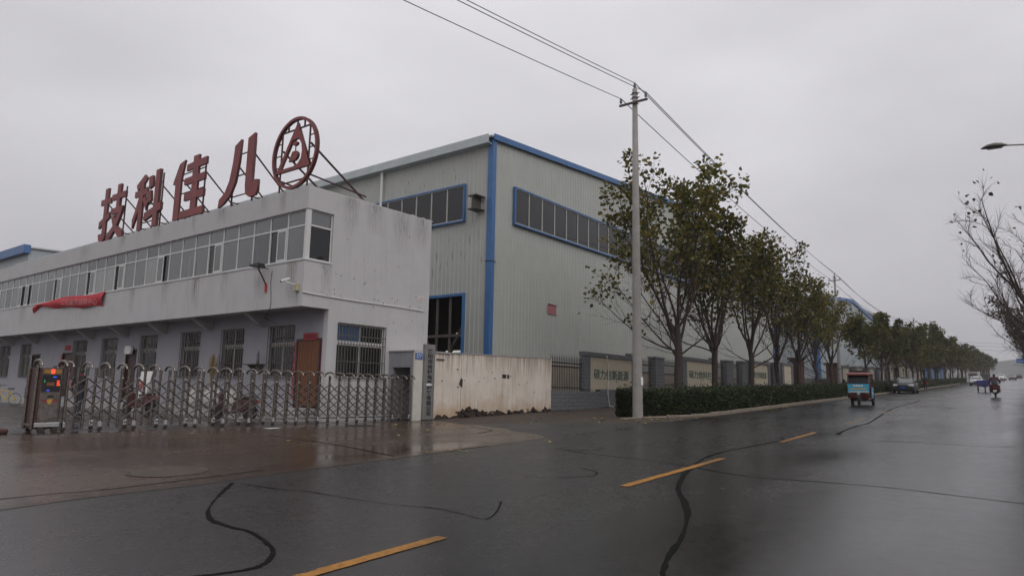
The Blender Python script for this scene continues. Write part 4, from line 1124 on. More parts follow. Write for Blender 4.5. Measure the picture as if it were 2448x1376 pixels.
def gable_shed(name, label, x0, x1, y0, y1, zb, ze, zr, mm, trim, cat='warehouse', wins=None):
    t_ = thing(name, label, cat, (x0, y0, zb)); xm = (x0 + x1) / 2
    zt = lambda x_: ze + (zr - ze) * (1 - abs(x_ - xm) / (xm - x0))
    corrugated('y', y0, x0 + .15, x1 - .15, lambda x_: zb, zt, -1, pitch=.6, dep=.05).build('gable_wall', mm, t_)
    corrugated('x', x0, y0 + .15, y1, lambda y_: zb, lambda y_: ze, -1, pitch=.6, dep=.05).build('side_wall', mm, t_)
    b_ = MB(); b_.hexa([(x0 - .2, y0 - .1, ze), (xm, y0 - .1, zr), (xm, y1, zr), (x0 - .2, y1, ze), (x0 - .2, y0 - .1, ze + .12), (xm, y0 - .1, zr + .12), (xm, y1, zr + .12), (x0 - .2, y1, ze + .12)])
    b_.hexa([(xm, y0 - .1, zr), (x1 + .2, y0 - .1, ze), (x1 + .2, y1, ze), (xm, y1, zr), (xm, y0 - .1, zr + .12), (x1 + .2, y0 - .1, ze + .12), (x1 + .2, y1, ze + .12), (xm, y1, zr + .12)])
    b_.build('roof', M['roof'], t_)
    b_ = MB()
    for xa, xb in ((x0 - .1, xm), (xm, x1 + .1)):
        za, zc_ = zt(xa), zt(xb)
        b_.hexa([(xa, y0 - .2, za - .3), (xb, y0 - .2, zc_ - .3), (xb, y0 - .11, zc_ - .3), (xa, y0 - .11, za - .3), (xa, y0 - .2, za + .22), (xb, y0 - .2, zc_ + .22), (xb, y0 - .11, zc_ + .22), (xa, y0 - .11, za + .22)])
    b_.build('rake_trim', trim, t_)
    b_ = MB(); b_.box(x0 - .12, x0 + .45, y0 - .14, y0 - .0, zb, ze - .1); b_.box(x0 - .12, x0, y0 + .001, y0 + .5, zb, ze - .1); b_.build('corner_trim', trim, t_)
    if wins: band_window(t_, 'y', y0 - .05, -1, *wins, M['pane_dark'], M['pvc_old'], trim)
    return t_
s2 = gable_shed('steel_warehouse', 'pale blue grey steel warehouse beyond the red gate piers', 92.5, 136.0, 22.0, 80, 2.0, 14.1, 15.98, M['panel2'], M['blue'])
band_window(s2, 'x', 92.45, -1, 23.5, 31.5, 9.4, 11.6, 6, M['pane_dark'], M['pvc_old'], M['blue'])
# far-left shed showing over the office roof
t = thing('steel_warehouse', 'white steel shed with a thick blue eaves fascia behind the office roof, far left', 'warehouse', (20.0, 108.0, 0))
corrugated('y', 108.0, 32.2, 62, lambda x_: 0, lambda x_: 19.2 + (x_ - 32.2) * .03, -1, pitch=.6).build('gable_wall', M['panel2'], t)
corrugated('x', 32.2, 108.1, 170, lambda y_: 0, lambda y_: 18.6, -1, pitch=.6).build('side_wall', M['panel2'], t)
b = MB(); b.box(31.5, 32.3, 107.7, 170, 18.6, 19.75); b.build('fascia', M['blue'], t)
b = MB(); b.hexa([(32.31, 107.7, 19.3), (62, 107.7, 20.2), (62, 170, 20.2), (32.31, 170, 19.3), (32.31, 107.7, 19.5), (62, 107.7, 20.4), (62, 170, 20.4), (32.31, 170, 19.5)]); b.build('roof', M['roof'], t)

def plain_house(name, label, x0, x1, y0, y1, zb, zt, mm, nwin=5, nfl=3, cat='building', roofm='slab'):
    t_ = thing(name, label, cat, (x0, y0, zb))
    b_ = MB(); b_.box(x0, x1, y0, y1, zb - .5, zt); b_.build('wall', mm, t_)
    b_ = MB(); b_.box(x0 - .25, x1 + .25, y0 - .25, y1 + .25, zt, zt + .35); b_.build('roof', M[roofm], t_)
    fh = (zt - zb) / nfl
    for k in range(nfl):
        for i in range(nwin):
            u = x0 + (x1 - x0) * (i + .5) / nwin
            f_ = MB(); f_.box(u - .85, u + .85, y0 - .06, y0 - .003, zb + fh * k + fh * .33, zb + fh * k + fh * .8); o_ = f_.build('window', M['pvc_old'], t_)
            for s_ in (-1, 1):
                f_ = MB(); f_.box(u + s_ * .4 - .36, u + s_ * .4 + .36, y0 - .075, y0 - .062, zb + fh * k + fh * .36, zb + fh * k + fh * .77); f_.build('pane', M['pane_dark'], o_)
        for i in range(3):
            u = y0 + (y1 - y0) * (i + .5) / 3
            f_ = MB(); f_.box(x0 - .06, x0 - .003, u - .85, u + .85, zb + fh * k + fh * .33, zb + fh * k + fh * .8); o_ = f_.build('window', M['pvc_old'], t_)
            f_ = MB(); f_.box(x0 - .075, x0 - .062, u - .75, u + .75, zb + fh * k + fh * .36, zb + fh * k + fh * .77); f_.build('pane', M['pane_dark'], o_)
    return t_
plain_house('flat_roofed_building', 'pinkish flat roofed building rising behind the pale blue warehouse', 147, 172, 26.5, 48, 3.5, 18.2, M['pinkwall'])
plain_house('low_workshop', 'low beige roadside workshop behind the trees past the pale blue warehouse', 139, 168, 19.5, 25.5, 3.6, 7.6, M['house_beige'], 5, 1)
plain_house('low_workshop', 'blue roadside shed behind the far trees', 178, 205, 19, 30, 4.9, 9.2, M['blue'], 4, 1)
plain_house('low_workshop', 'pale two storey roadside building half hidden by far trees', 212, 240, 19, 32, 6.0, 12.4, M['render_white'], 5, 2)
plain_house('low_workshop', 'grey roadside building at the far end of the tree row', 255, 300, 20, 34, 7.5, 13.0, M['slab'], 7, 2)

# ------------------------------------------------------------------ stained boundary wall
m = mat('stained plaster', (.66, .59, .52), .85, .12, 1.1, bump=.35, bscale=16, streak=.8, streak_col=(.22, .16, .10), dirt=.45, dirt_col=(.44, .31, .18))
# ochre damp rising from the foot, with its own ragged edge
t_ = m.node_tree; n_ = t_.nodes; L_ = t_.links; bs_ = n_['Principled BSDF']
src = bs_.inputs['Base Color'].links[0].from_socket
tc_ = n_.new('ShaderNodeTexCoord'); sp_ = n_.new('ShaderNodeSeparateXYZ'); L_.new(tc_.outputs['Object'], sp_.inputs[0])
ns_ = n_.new('ShaderNodeTexNoise'); ns_.inputs['Scale'].default_value = 1.7; ns_.inputs['Detail'].default_value = 7; L_.new(tc_.outputs['Object'], ns_.inputs['Vector'])
ma_ = n_.new('ShaderNodeMath'); ma_.operation = 'MULTIPLY_ADD'; ma_.inputs[1].default_value = 1.6; L_.new(ns_.outputs['Fac'], ma_.inputs[0])
mi_ = n_.new('ShaderNodeMath'); mi_.operation = 'MULTIPLY'; mi_.inputs[1].default_value = -1.0; L_.new(sp_.outputs['Z'], mi_.inputs[0]); L_.new(mi_.outputs[0], ma_.inputs[2])
mr_ = n_.new('ShaderNodeMapRange'); mr_.inputs['From Min'].default_value = -.1; mr_.inputs['From Max'].default_value = .7; mr_.inputs['To Max'].default_value = .75; L_.new(ma_.outputs[0], mr_.inputs[0])
mx_ = n_.new('ShaderNodeMix'); mx_.data_type = 'RGBA'; L_.new(mr_.outputs[0], mx_.inputs['Factor']); L_.new(src, mx_.inputs['A']); mx_.inputs['B'].default_value = (.42, .28, .15, 1)
L_.new(mx_.outputs['Result'], bs_.inputs['Base Color'])
# rain runs from the coping: narrow, uneven in length, fading downwards as the water dries
src = bs_.inputs['Base Color'].links[0].from_socket
mp2 = n_.new('ShaderNodeMapping'); mp2.inputs['Scale'].default_value = (5.5, 1, .12); L_.new(tc_.outputs['Object'], mp2.inputs[0])
n2 = n_.new('ShaderNodeTexNoise'); n2.inputs['Scale'].default_value = 1.6; n2.inputs['Detail'].default_value = 6; n2.inputs['Roughness'].default_value = .75; L_.new(mp2.outputs[0], n2.inputs['Vector'])
zz_ = n_.new('ShaderNodeMapRange'); zz_.inputs['From Min'].default_value = .9; zz_.inputs['From Max'].default_value = 2.7; zz_.inputs['To Min'].default_value = -.22; zz_.inputs['To Max'].default_value = .10; L_.new(sp_.outputs['Z'], zz_.inputs[0])
ad_ = n_.new('ShaderNodeMath'); ad_.operation = 'ADD'; L_.new(n2.outputs['Fac'], ad_.inputs[0]); L_.new(zz_.outputs[0], ad_.inputs[1])
r2_ = n_.new('ShaderNodeMapRange'); r2_.inputs['From Min'].default_value = .5; r2_.inputs['From Max'].default_value = .72; r2_.inputs['To Max'].default_value = .8; L_.new(ad_.outputs[0], r2_.inputs[0])
mx2 = n_.new('ShaderNodeMix'); mx2.data_type = 'RGBA'; L_.new(r2_.outputs[0], mx2.inputs['Factor']); L_.new(src, mx2.inputs['A']); mx2.inputs['B'].default_value = (.15, .105, .06, 1)
L_.new(mx2.outputs['Result'], bs_.inputs['Base Color'])
M['oldwall'] = m
M['brick_dark'] = mat('exposed damp brick', (.05, .035, .027), .95, .5, 6, bump=.8)
bw = thing('boundary_wall', 'cream plastered boundary wall streaked with brown stains and crumbling at its foot', 'wall', (18.9, 18.9, 0))
b = MB()
segs = [(18.85, 21.15, 2.64, 2.66), (21.16, 24.2, 2.67, 2.72), (24.205, 27.7, 2.72, 2.80)]
for i, (xa, xb, za, zb_) in enumerate(segs):
    dy0 = 18.82 + (.02 if i == 0 else 0)
    n = 26
    # face in strips so the plaster ends in a ragged line above the broken foot
    for k in range(n):
        u0, u1 = xa + (xb - xa) * k / n, xa + (xb - xa) * (k + 1) / n
        def foot(u):
            f_ = .10 + .06 * math.sin(u * 5.1) + .05 * math.sin(u * 13.7) + .03 * math.sin(u * 29)
            if 20.9 < u < 23.6: f_ += .30 * math.exp(-((u - 21.75) / .45) ** 2) + .05
            elif u >= 23.6: f_ += .02 + .06 * math.sin(u * 7)
            return gz(u, 18.8) + max(.02, f_)
        t0 = za + (zb_ - za) * k / n; t1 = za + (zb_ - za) * (k + 1) / n
        b.hexa([(u0, dy0, foot(u0)), (u1, dy0, foot(u1)), (u1, dy0 + .2, foot(u1)), (u0, dy0 + .2, foot(u0)), (u0, dy0, t0), (u1, dy0, t1), (u1, dy0 + .2, t1), (u0, dy0 + .2, t0)])
b.build('plaster', M['oldwall'], bw)
b = MB(); b.box(18.9, 27.68, 18.87, 19.0, -.1, 1.0); b.build('core', M['brick_dark'], bw)
b = MB(); b.box(18.85, 27.72, 18.79, 19.06, 2.81, 2.84); 
b = MB()
for (xa, xb, za, zb_) in segs: b.hexa([(xa, 18.795, za), (xb, 18.795, zb_), (xb, 19.05, zb_), (xa, 19.05, za), (xa, 18.795, za + .035), (xb, 18.795, zb_ + .035), (xb, 19.05, zb_ + .035), (xa, 19.05, za + .035)])
b.build('coping', M['slab'], bw)
# bricks showing at the broken foot
bk = MB().box(-.12, .12, -.05, .05, 0, .055).mesh('brick', M['brick_dark'], bevel=.006)
for i in range(46):
    x_ = R.uniform(20.9, 23.7) if i < 34 else R.uniform(23.7, 27.3); lv = R.randint(0, 4 if x_ < 22.3 else 2)
    obj('brick', bk, bw, (x_ - 18.9, 18.86 - 18.9 + R.uniform(-.03, .01) - (.06 if lv == 0 else 0), gz(x_, 18.8) + lv * .066), (R.uniform(-.08, .08), R.uniform(-.06, .06), R.uniform(-.15, .15)), (R.uniform(.7, 1), 1, 1))
b = MB()
for i in range(16):
    x_ = R.uniform(18.9, 27.5); z_ = R.uniform(1.0, 2.3); r_ = R.uniform(.015, .035); b.box(x_ - r_, x_ + r_, 18.812, 18.83, z_ - r_, z_ + r_ * .6)
b.build('chipped_hole', M['brick_dark'], bw)
b = MB(); b.add([(21.02, 18.813, 1.45), (21.22, 18.813, 1.28), (21.24, 18.813, 1.62), (21.12, 18.813, 1.7)], [(0, 1, 2, 3)]); b.build('plaster_scar', M['brick_dark'], bw)
b = MB(); b.box(19.65, 20.1, 18.80, 18.83, 2.35, 2.41); b.build('embedded_bar', M['rust'], bw)
t = thing('stencil_notice', 'small grey stencilled phone notice on the boundary wall', 'sign', (24.1, 18.81, 1.6))
b = MB(); b.box(23.85, 24.14, 18.812, 18.817, 1.75, 1.92); b.box(24.2, 24.36, 18.812, 18.817, 1.75, 1.92); b.build('plate', M['conc'], t)
b = MB(); b.box(23.87, 24.12, 18.807, 18.811, 1.78, 1.80); b.box(23.87, 24.12, 18.807, 18.811, 1.85, 1.89); b.build('print', M['ink'], t)

# gate housing beside the office and its pillar
M['pillar_paint'] = mat('cream pillar paint', (.56, .53, .48), .8, .08, 2, streak=.35, dirt=.3)
gh = thing('gate_housing', 'low grey rendered gate recess between the office corner and the pillar', 'wall', (18.4, 19.4, 0))
M['grey_render'] = mat('grey render', (.27, .27, .29), .85, .12, 2, streak=.5, streak_col=(.14, .14, .15), bump=.2)
b = MB(); wall_cells(b, 'x', 18.42, 18.62, 18.83, OY - .003, 0, 2.62, [(19.0, 19.98, 0.0, 2.02)]); b.build('side_wall', M['grey_render'], gh)
b = MB(); b.box(18.38, 20.4, 18.78, OY - .003, 2.625, 2.67); b.build('cap', M['slab'], gh)  # wall top, carried back as an added roof to keep the recess dark
b = MB(); b.box(20.3, 20.36, 19.1, OY - .005, 0, 2.6); b.build('recess_dark', M['void'], gh)  # near-black panel, the recess's darkness put into its colour
b = MB(); b.box(18.39, 18.845, 18.76, 18.826, 0.0, 2.62); b.build('pillar', M['pillar_paint'], gh)
# company board and street number plate
t = thing('company_board', 'tall narrow brushed metal company board with black vertical characters', 'sign', (19.12, 18.7, .05))
b = MB(); b.box(18.90, 19.36, 18.66, 18.69, .06, 2.92); b.build('plate', M['metal_sign'], t, bevel=.006)
b = MB(); b.box(18.86, 18.9, 18.655, 18.8, .06, 2.92); b.box(19.36, 19.4, 18.655, 18.8, .06, 2.92); b.build('edge_frame', M['galv'], t)
me = text_mesh('\n'.join('洛阳市尚科电气科技有限公司'), .2, M['ink'], offset=.006, fit=(.29, 2.56), linesp=1.05)
obj('lettering', me, t, (.01, -.046, 1.42), FACE_NY)
b = MB(); b.add([(18.92, 18.652, 1.40), (19.15, 18.65, 1.43), (19.3, 18.652, 1.39), (19.22, 18.652, 1.34), (19.02, 18.65, 1.33)], [(0, 4, 3, 2, 1)]); b.build('torn_tape', M['white_plain'], t)
t = thing('street_number_plate', 'small blue enamel street number plate on the gate pillar', 'sign', (18.62, 18.75, 2.34))
b = MB(); b.box(18.42, 18.80, 18.74, 18.757, 2.33, 2.57); b.build('plate', M['blue_sign'], t)
me = text_mesh('青城路\n附3号', .1, M['white_plain'], fit=(.3, .19)); obj('lettering', me, t, (-.01, -.016, .11), FACE_NY)

# ------------------------------------------------------------------ stone and iron fence
FY = 18.8
fence = thing('stone_fence', 'grey block fence with beige name panels and black iron railings behind the hedge', 'fence', (27.7, FY, 0))
bl = MB().box(0, .776, 0, .3, 0, .19).mesh('block', M['stone'], bevel=.012)
blh = MB().box(0, .38, 0, .3, 0, .19).mesh('block', M['stone'], bevel=.012)
nblock = [0]
def block_wall(x0, x1, z0, z1, y0=FY, dep=.3, real=True):
    b_ = MB(); b_.box(x0 + .01, x1 - .01, y0 + .02, y0 + dep - .02, z0 - .4, z1 - .012); b_.build('mortar_core', M['mortar'], fence)
    nz = max(1, round((z1 - z0) / .2)); hz = (z1 - z0) / nz
    zz0 = z0 - (.2 if real else 0)
    if not real or nblock[0] > 285:
        b_ = MB()
        for k in range(nz): b_.box(x0, x1, y0, y0 + dep, z0 + k * hz + .006, z0 + (k + 1) * hz - .006)
        b_.build('block_course', M['stone'], fence); return
    for k in range(nz):
        x = x0; first = (.38 if k % 2 else .78)
        while x < x1 - .02:
            l_ = min(first, x1 - x); first = .78
            if x1 - (x + l_) < .12: l_ = x1 - x
            obj('block', bl, fence, (x - 27.7 + .006, y0 - FY + R.uniform(-.006, .006), z0 + k * hz), None, ((l_ - .012) / .776, dep / .3, (hz - .01) / .19)); nblock[0] += 1
            x += l_
def name_panel(x0, x1, zb, txt, real):
    """block frame with a beige plaque"""
    zt = zb + 1.96
    block_wall(x0, x0 + .62, zb, zt - .24, real=real); block_wall(x1 - .62, x1, zb, zt - .24, real=real)
    b_ = MB(); b_.box(x0 - .02, x1 + .02, FY - .03, FY + .33, zt - .238, zt); b_.build('capstone', M['stone'], fence, bevel=.012)
    b_ = MB(); b_.box(x0 + .623, x1 - .623, FY + .05, FY + .25, zb + .003, zt - .24); pl = b_.build('plaque', M['plaque'], fence)
    if txt:
        me_ = text_mesh(txt, .6, M['green_ink'], extrude=.004, offset=.008, fit=((x1 - x0 - 1.24) * .83, .55))
        obj('lettering', me_, fence, ((x0 + x1) / 2 - 27.7, .043, (zb + zt) / 2 - .17), FACE_NY)
    b_ = MB(); b_.box(x1 - .95, x1 - .2, FY + .0, FY + .3, zt + .002, zt + .16); b_.build('corner_block', M['stone'], fence, bevel=.012)
def railing(x0, x1, zb):
    n = max(3, int((x1 - x0) / .155)); zt = zb + 1.55
    b_ = MB(); b_.box(x0, x1, FY + .13, FY + .17, zb + .16, zb + .21); b_.box(x0, x1, FY + .13, FY + .17, zt - .17, zt - .10); b_.build('rail', M['iron'], fence)
    me_ = rail_bar
    for i in range(n):
        obj('bar', me_, fence, (x0 + (x1 - x0) * (i + .5) / n - 27.7, .15, zb))
bb = MB(); bb.box(-.012, .012, -.012, .012, .02, 1.55)
bb.add([(-.03, 0, 1.56), (0, -.03, 1.56), (.03, 0, 1.56), (0, .03, 1.56), (0, 0, 1.86), (0, 0, 1.52)], [(0, 1, 4), (1, 2, 4), (2, 3, 4), (3, 0, 4), (1, 0, 5), (2, 1, 5), (3, 2, 5), (0, 3, 5)])
bb.add([(-.026, 0, .10), (0, -.026, .10), (.026, 0, .10), (0, .026, .10), (0, 0, .17), (0, 0, .03)], [(0, 1, 4), (1, 2, 4), (2, 3, 4), (3, 0, 4), (1, 0, 5), (2, 1, 5), (3, 2, 5), (0, 3, 5)])
rail_bar = bb.mesh('railing_bar', M['iron'])
def base(x0, x1, real=True):
    n = max(1, round((x1 - x0) / 4.5))
    for i in range(n):
        xa, xb = x0 + (x1 - x0) * i / n, x0 + (x1 - x0) * (i + 1) / n
        zb = yard_z((xa + xb) / 2); block_wall(xa, xb, zb - .02, zb_at((xa + xb) / 2), real=real)
def zb_at(x): return 1.20 + .0305 * (x - 27.7)
def pier(x0, x1, zb, real):
    block_wall(x0, x1, zb + .003, zb + 1.78, FY - .12, .5, real)
    b_ = MB(); b_.box(x0 - .04, x1 + .04, FY - .16, FY + .42, zb + 1.783, zb + 1.93); b_.build('pier_cap', M['stone'], fence, bevel=.015)
base(27.72, 37.0)
zb = zb_at(29); railing(27.75, 30.72, zb)
zb = zb_at(33.6); name_panel(30.75, 36.7, zb, '硕力信新能源', True)
base(37.0, 43.3)
zb = zb_at(38); railing(36.75, 38.85, zb); pier(38.9, 40.1, zb_at(39.5), True); zb = zb_at(41.5); railing(40.2, 43.2, zb)
base(43.3, 49.4, False)
zb = zb_at(46.4); name_panel(43.3, 49.4, zb, '硕力信科技', False)
base(49.4, 57.0, False)
zb = zb_at(50.3); railing(49.5, 51.0, zb); pier(51.1, 52.5, zb_at(51.8), False); zb = zb_at(53.5); railing(52.6, 54.4, zb); pier(54.5, 55.6, zb_at(55), False)
base(57.0, 63.0, False)
zb = zb_at(59.3); name_panel(56.6, 62.0, zb, '硕力信新能源', False)
base(63.0, 69.2, False); zb = zb_at(62.6); railing(62.1, 63.2, zb); pier(63.3, 64.5, zb_at(64), False); zb = zb_at(67); name_panel(65.6, 69.2, zb, None, False)
# beyond the second gate
base(87.5, 128, False)
for k in range(5):
    x = 88.2 + 8.2 * k; pier(x, x + 1.2, zb_at(x), False); name_panel(x + 1.6, x + 6.2, zb_at(x + 3), None, False)
    zb = zb_at(x + 7.1); b_ = MB(); b_.box(x + 6.3, x + 8.1, FY + .13, FY + .17, zb + .16, zb + .21); b_.box(x + 6.3, x + 8.1, FY + .13, FY + .17, zb + 1.38, zb + 1.45)
    for i in range(11): b_.box(x + 6.35 + i * .165, x + 6.375 + i * .165, FY + .138, FY + .162, zb, zb + 1.7)
    b_.build('railing_panel', M['iron'], fence)
b = MB(); b.tube([(33.05, FY - .02, 3.2), (33.02, FY - .06, 3.12), (33.2, FY - .06, 2.4), (33.1, FY - .05, 1.2), (33.25, FY - .07, .5), (33.3, FY - .3, .46)], .02, 6)
tag(b.build('white_hose', M['pvc']), 'thin white hose hanging down the first name panel', 'hose')

# red gate piers, kiosk, led board and second gate
for x, zt, lb in ((70.4, 5.0, 'dark red square gate pier next to the red led board'), (85.0, 5.15, 'dark red square gate pier beside the second utility pole')):
    t = thing('gate_pier', lb, 'pier', (x, FY, 0), group='dark red gate piers')
    b = MB(); b.box(x - .55, x + .55, FY - .55, FY + .55, 1.0, zt - .2); b.build('shaft', M['brickred'], t)
    b = MB(); b.box(x - .7, x + .7, FY - .7, FY + .7, zt - .197, zt); b.build('cap', M['brickred'], t, bevel=.03)
t = thing('gate_kiosk', 'small dark red gate kiosk behind the stone fence', 'kiosk', (65.6, 20.6, 1.2))
b = MB(); b.box(64.6, 66.4, 19.8, 21.6, 1.2, 4.0); b.build('wall', M['brickred'], t)
b = MB(); b.box(64.4, 66.6, 19.6, 21.8, 4.003, 4.15); b.build('roof', M['black'], t)
b = MB(); b.box(64.8, 66.2, 19.76, 19.797, 2.4, 3.4); b.build('window', M['pane_dark'], t)
t = thing('led_board', 'black led board with a glowing red line of characters over the gate', 'led sign', (67.6, 19.6, 1.2))
b = MB(); b.box(66.5, 69.4, 19.55, 19.75, 3.7, 4.3); b.build('housing', M['black'], t)
me = text_mesh('欢迎光临', .4, M['led_red'], fit=(1.9, .38), offset=.02); obj('lettering', me, t, (.3, -.06, 2.8), FACE_NY)
for xx in (66.6, 69.2):
    b = MB(); b.box(xx, xx + .1, 19.6, 19.7, 1.2, 3.7); b.build('leg', M['iron'], t)
t = thing('folding_gate', 'low dark folding gate between the two red piers', 'gate', (77, FY, 1.7))
for i in range(26):
    x = 71.3 + i * .5; z = 1.55 + i * .014
    b = MB(); b.tube([(x, FY - .2, z), (x, FY - .2, z + 1.3), (x, FY - .1, z + 1.45), (x, FY + .1, z + 1.45), (x, FY + .2, z + 1.3), (x, FY + .2, z)], .04, 5)
    b.bar((x, FY - .2, z + .3), (x + .45, FY - .2, z + 1.1), .05); b.bar((x, FY - .2, z + 1.1), (x + .45, FY - .2, z + .3), .05); b.build('hoop', M['steel_dull'], t)

# ------------------------------------------------------------------ utility poles and wires
def pole(name, label, x, y, zg, h=13.0, base=False, second=False):
    t_ = thing(name, label, 'utility pole', (x, y, zg), group='concrete poles carrying the power line')
    b_ = MB(); b_.lathe([(.001, -.3), (.198, -.3), (.196, 0), (.15, h * .5), (.098, h), (.001, h)], (x, y, zg), 20); b_.build('shaft', M['pole'], t_, smooth=True)
    zt = zg + h
    b_ = MB(); b_.bar((x - .14, y - .62, zt - .62), (x - .14, y + .62, zt - .62), .07, .08); b_.bar((x - .14, y - .1, zt - .62), (x + .12, y - .1, zt - .62), .03); b_.build('crossarm', M['rust'], t_)
    b_ = MB()
    for zz in (zt - .2, zt - .38): b_.lathe([(.125, -.03), (.13, 0), (.125, .03)], (x, y, zz), 12); b_.box(x - .02, x + .02, y - .2, y + .2, zz - .012, zz + .012)
    b_.build('clamp', M['rust'], t_)
    pts = []
    for (dx, dy_, z0) in ((-.14, -.55, zt - .58), (-.14, .55, zt - .58), (0, 0, zt + .0)):
        b_ = MB(); b_.tube([(x + dx, y + dy_, z0), (x + dx, y + dy_, z0 + .1)], .014, 6)
        b_.lathe([(.03, .06), (.06, .08), (.062, .1), (.04, .12), (.055, .15), (.057, .17), (.035, .19), (.05, .22), (.045, .25), (.02, .28), (.001, .28)], (x + dx, y + dy_, z0), 10); b_.build('insulator', M['insul'], t_, smooth=True)
        pts.append((x + dx, y + dy_, z0 + .26))
    if second:
        b_ = MB(); b_.bar((x - .14, y - .9, zt - 1.6), (x - .14, y + .9, zt - 1.6), .07, .08); b_.bar((x - .14, y - .7, zt - 2.4), (x - .14, y + .7, zt - 2.4), .07, .08); b_.build('crossarm', M['rust'], t_)
    return t_, pts
P0 = pole('utility_pole', 'concrete power pole behind the viewpoint', -36, 17.8, -.9)
P1 = pole('utility_pole', 'nearest tall grey concrete power pole standing before the hedge end', 23.42, 12.0, .30, 12.95)
P2 = pole('utility_pole', 'second concrete power pole rising behind the tree row near the red gate pier', 81.0, 17.2, 1.75, 12.9)
P3 = pole('utility_pole', 'third power pole topping the trees, cross arm against the sky', 159.0, 19.4, 4.4, 12.9)
P4 = pole('utility_pole', 'far power pole with several cross arms', 262.0, 20.6, 7.7, 13.2, second=True)
P5 = pole('utility_pole', 'farthest power pole, small above the last trees', 335.0, 21.4, 9.9, 12.5)
b = MB(); b.box(23.42 - .1, 23.42 + .1, 12.0 - .185, 12.0 - .181, 1.52, 1.8); b.add([(23.34, 11.812, 1.50), (23.52, 11.812, 1.50), (23.52, 11.814, 1.8), (23.34, 11.814, 1.8)], [(0, 1, 2, 3)])
tag(b.build('pole_poster', M['white_plain']), 'torn white paper stuck on the near power pole', 'poster')
names = ['street side', 'building side', 'top']
for i, (A, B, sag) in enumerate(((P0, P1, .9), (P1, P2, .45), (P2, P3, 1.9), (P3, P4, 2.6), (P4, P5, 1.5))):
    for k in range(3):
        a = Vector(A[1][k]); c = Vector(B[1][k]); pts = []
        for j in range(25):
            s_ = j / 24; p = a.lerp(c, s_); p.z -= sag * 4 * s_ * (1 - s_); pts.append(p)
        b = MB(); b.tube(pts, .013 + .004 * i, 4)
        tag(b.build('power_line', M['wire']), '%s power cable %s' % (names[k], ['from the viewpoint side up to the nearest pole', 'between the first and second poles', 'sagging between the second and third poles', 'between the third and fourth poles', 'running on to the farthest pole'][i]), 'cable', 'power line cables')
for k, (za, zc) in enumerate(((14.6, 14.4), (13.6, 13.3), (12.4, 12.2))):
    pts = []
    for j in range(21):
        s_ = j / 20; pts.append((262 + 6 * s_, 20.6 - 45 * s_, 5.4 + za + (zc - za) * s_ - 1.2 * 4 * s_ * (1 - s_)))
    b = MB(); b.tube(pts, .03, 4)
    tag(b.build('power_line', M['wire']), '%s of three cables crossing above the far road' % ['uppermost', 'middle', 'lowest'][k], 'cable', 'cables crossing the far road')

# ------------------------------------------------------------------ retractable gate
GX0, GX1, GF, GB = 6.72, 18.15, 18.71, 19.23     # first and last frame, front and rear rows
gate = thing('retractable_gate', 'stainless steel retractable lattice gate closing the factory entrance', 'gate', (GX0, 18.72, 0.012))
NG = 28
sp = (GX1 - GX0) / NG
fr = MB(); r_ = .037
for y in (GF - 18.72, GB - 18.72):
    fr.tube([(0, y, .07), (0, y, 1.50)], r_, 8)
    fr.tube([(0, y, 1.47), (0, y, 1.56)], .042, 8)
n = 9; arc = []
for i in range(n + 1):
    a = math.pi * i / n
    arc.append((0, -.26 * math.cos(a) * 1.0, 1.54 + .13 * math.sin(a)))
fr.tube(arc, .03, 8)
fr.box(-.012, .012, GF - 18.72, GB - 18.72, .16, .2)
frame_me = fr.mesh('gate_frame', M['steel'], smooth=False)
cast = MB(); cast.cyl((0, 0, .055), (0, 1, 0), .055, .04, 14); cast.cyl((0, -.03, .055), (0, 1, 0), .025, .03, 10)
cast_me = cast.mesh('caster', M['steel_dull'])
shoe = MB(); shoe.box(-.036, .036, -.05, .036, .10, .24); shoe_me = shoe.mesh('caster_housing', M['chrome'], bevel=.012)
sl_me = MB().bar((.02, 0, -.15), (sp * 1.05, 0, .15), .016, .03).mesh('lattice_bar', M['steel'])
bs_me = MB().bar((.1 * sp, 0, .13), (sp * .9, 0, -.13), .016, .03).mesh('lattice_bar', M['steel_dull'])
bolt_me = MB().cyl((0, 0, 0), (0, 1, 0), .02, .05, 8).mesh('bolt', M['chrome'])
for i in range(NG + 1):
    x = i * sp
    f_ = obj('frame', frame_me, gate, (x, 0, 0))
    if i % 2 == 0:
        for y in (GF - 18.72, GB - 18.72):
            obj('caster', cast_me, f_, (0, y, 0)); obj('caster_housing', shoe_me, f_, (0, y, 0))
    if i == NG: break
    for k in range(4):
        z = .40 + k * .255
        obj('lattice_bar', sl_me, gate, (x, GF - 18.72 - .045, z)); 
        obj('lattice_bar', bs_me, gate, (x, GF - 18.72 + .045, z))
    obj('bolt', bolt_me, gate, (x + sp, GF - 18.72 - .07, .40 + 3 * .255 + .15))
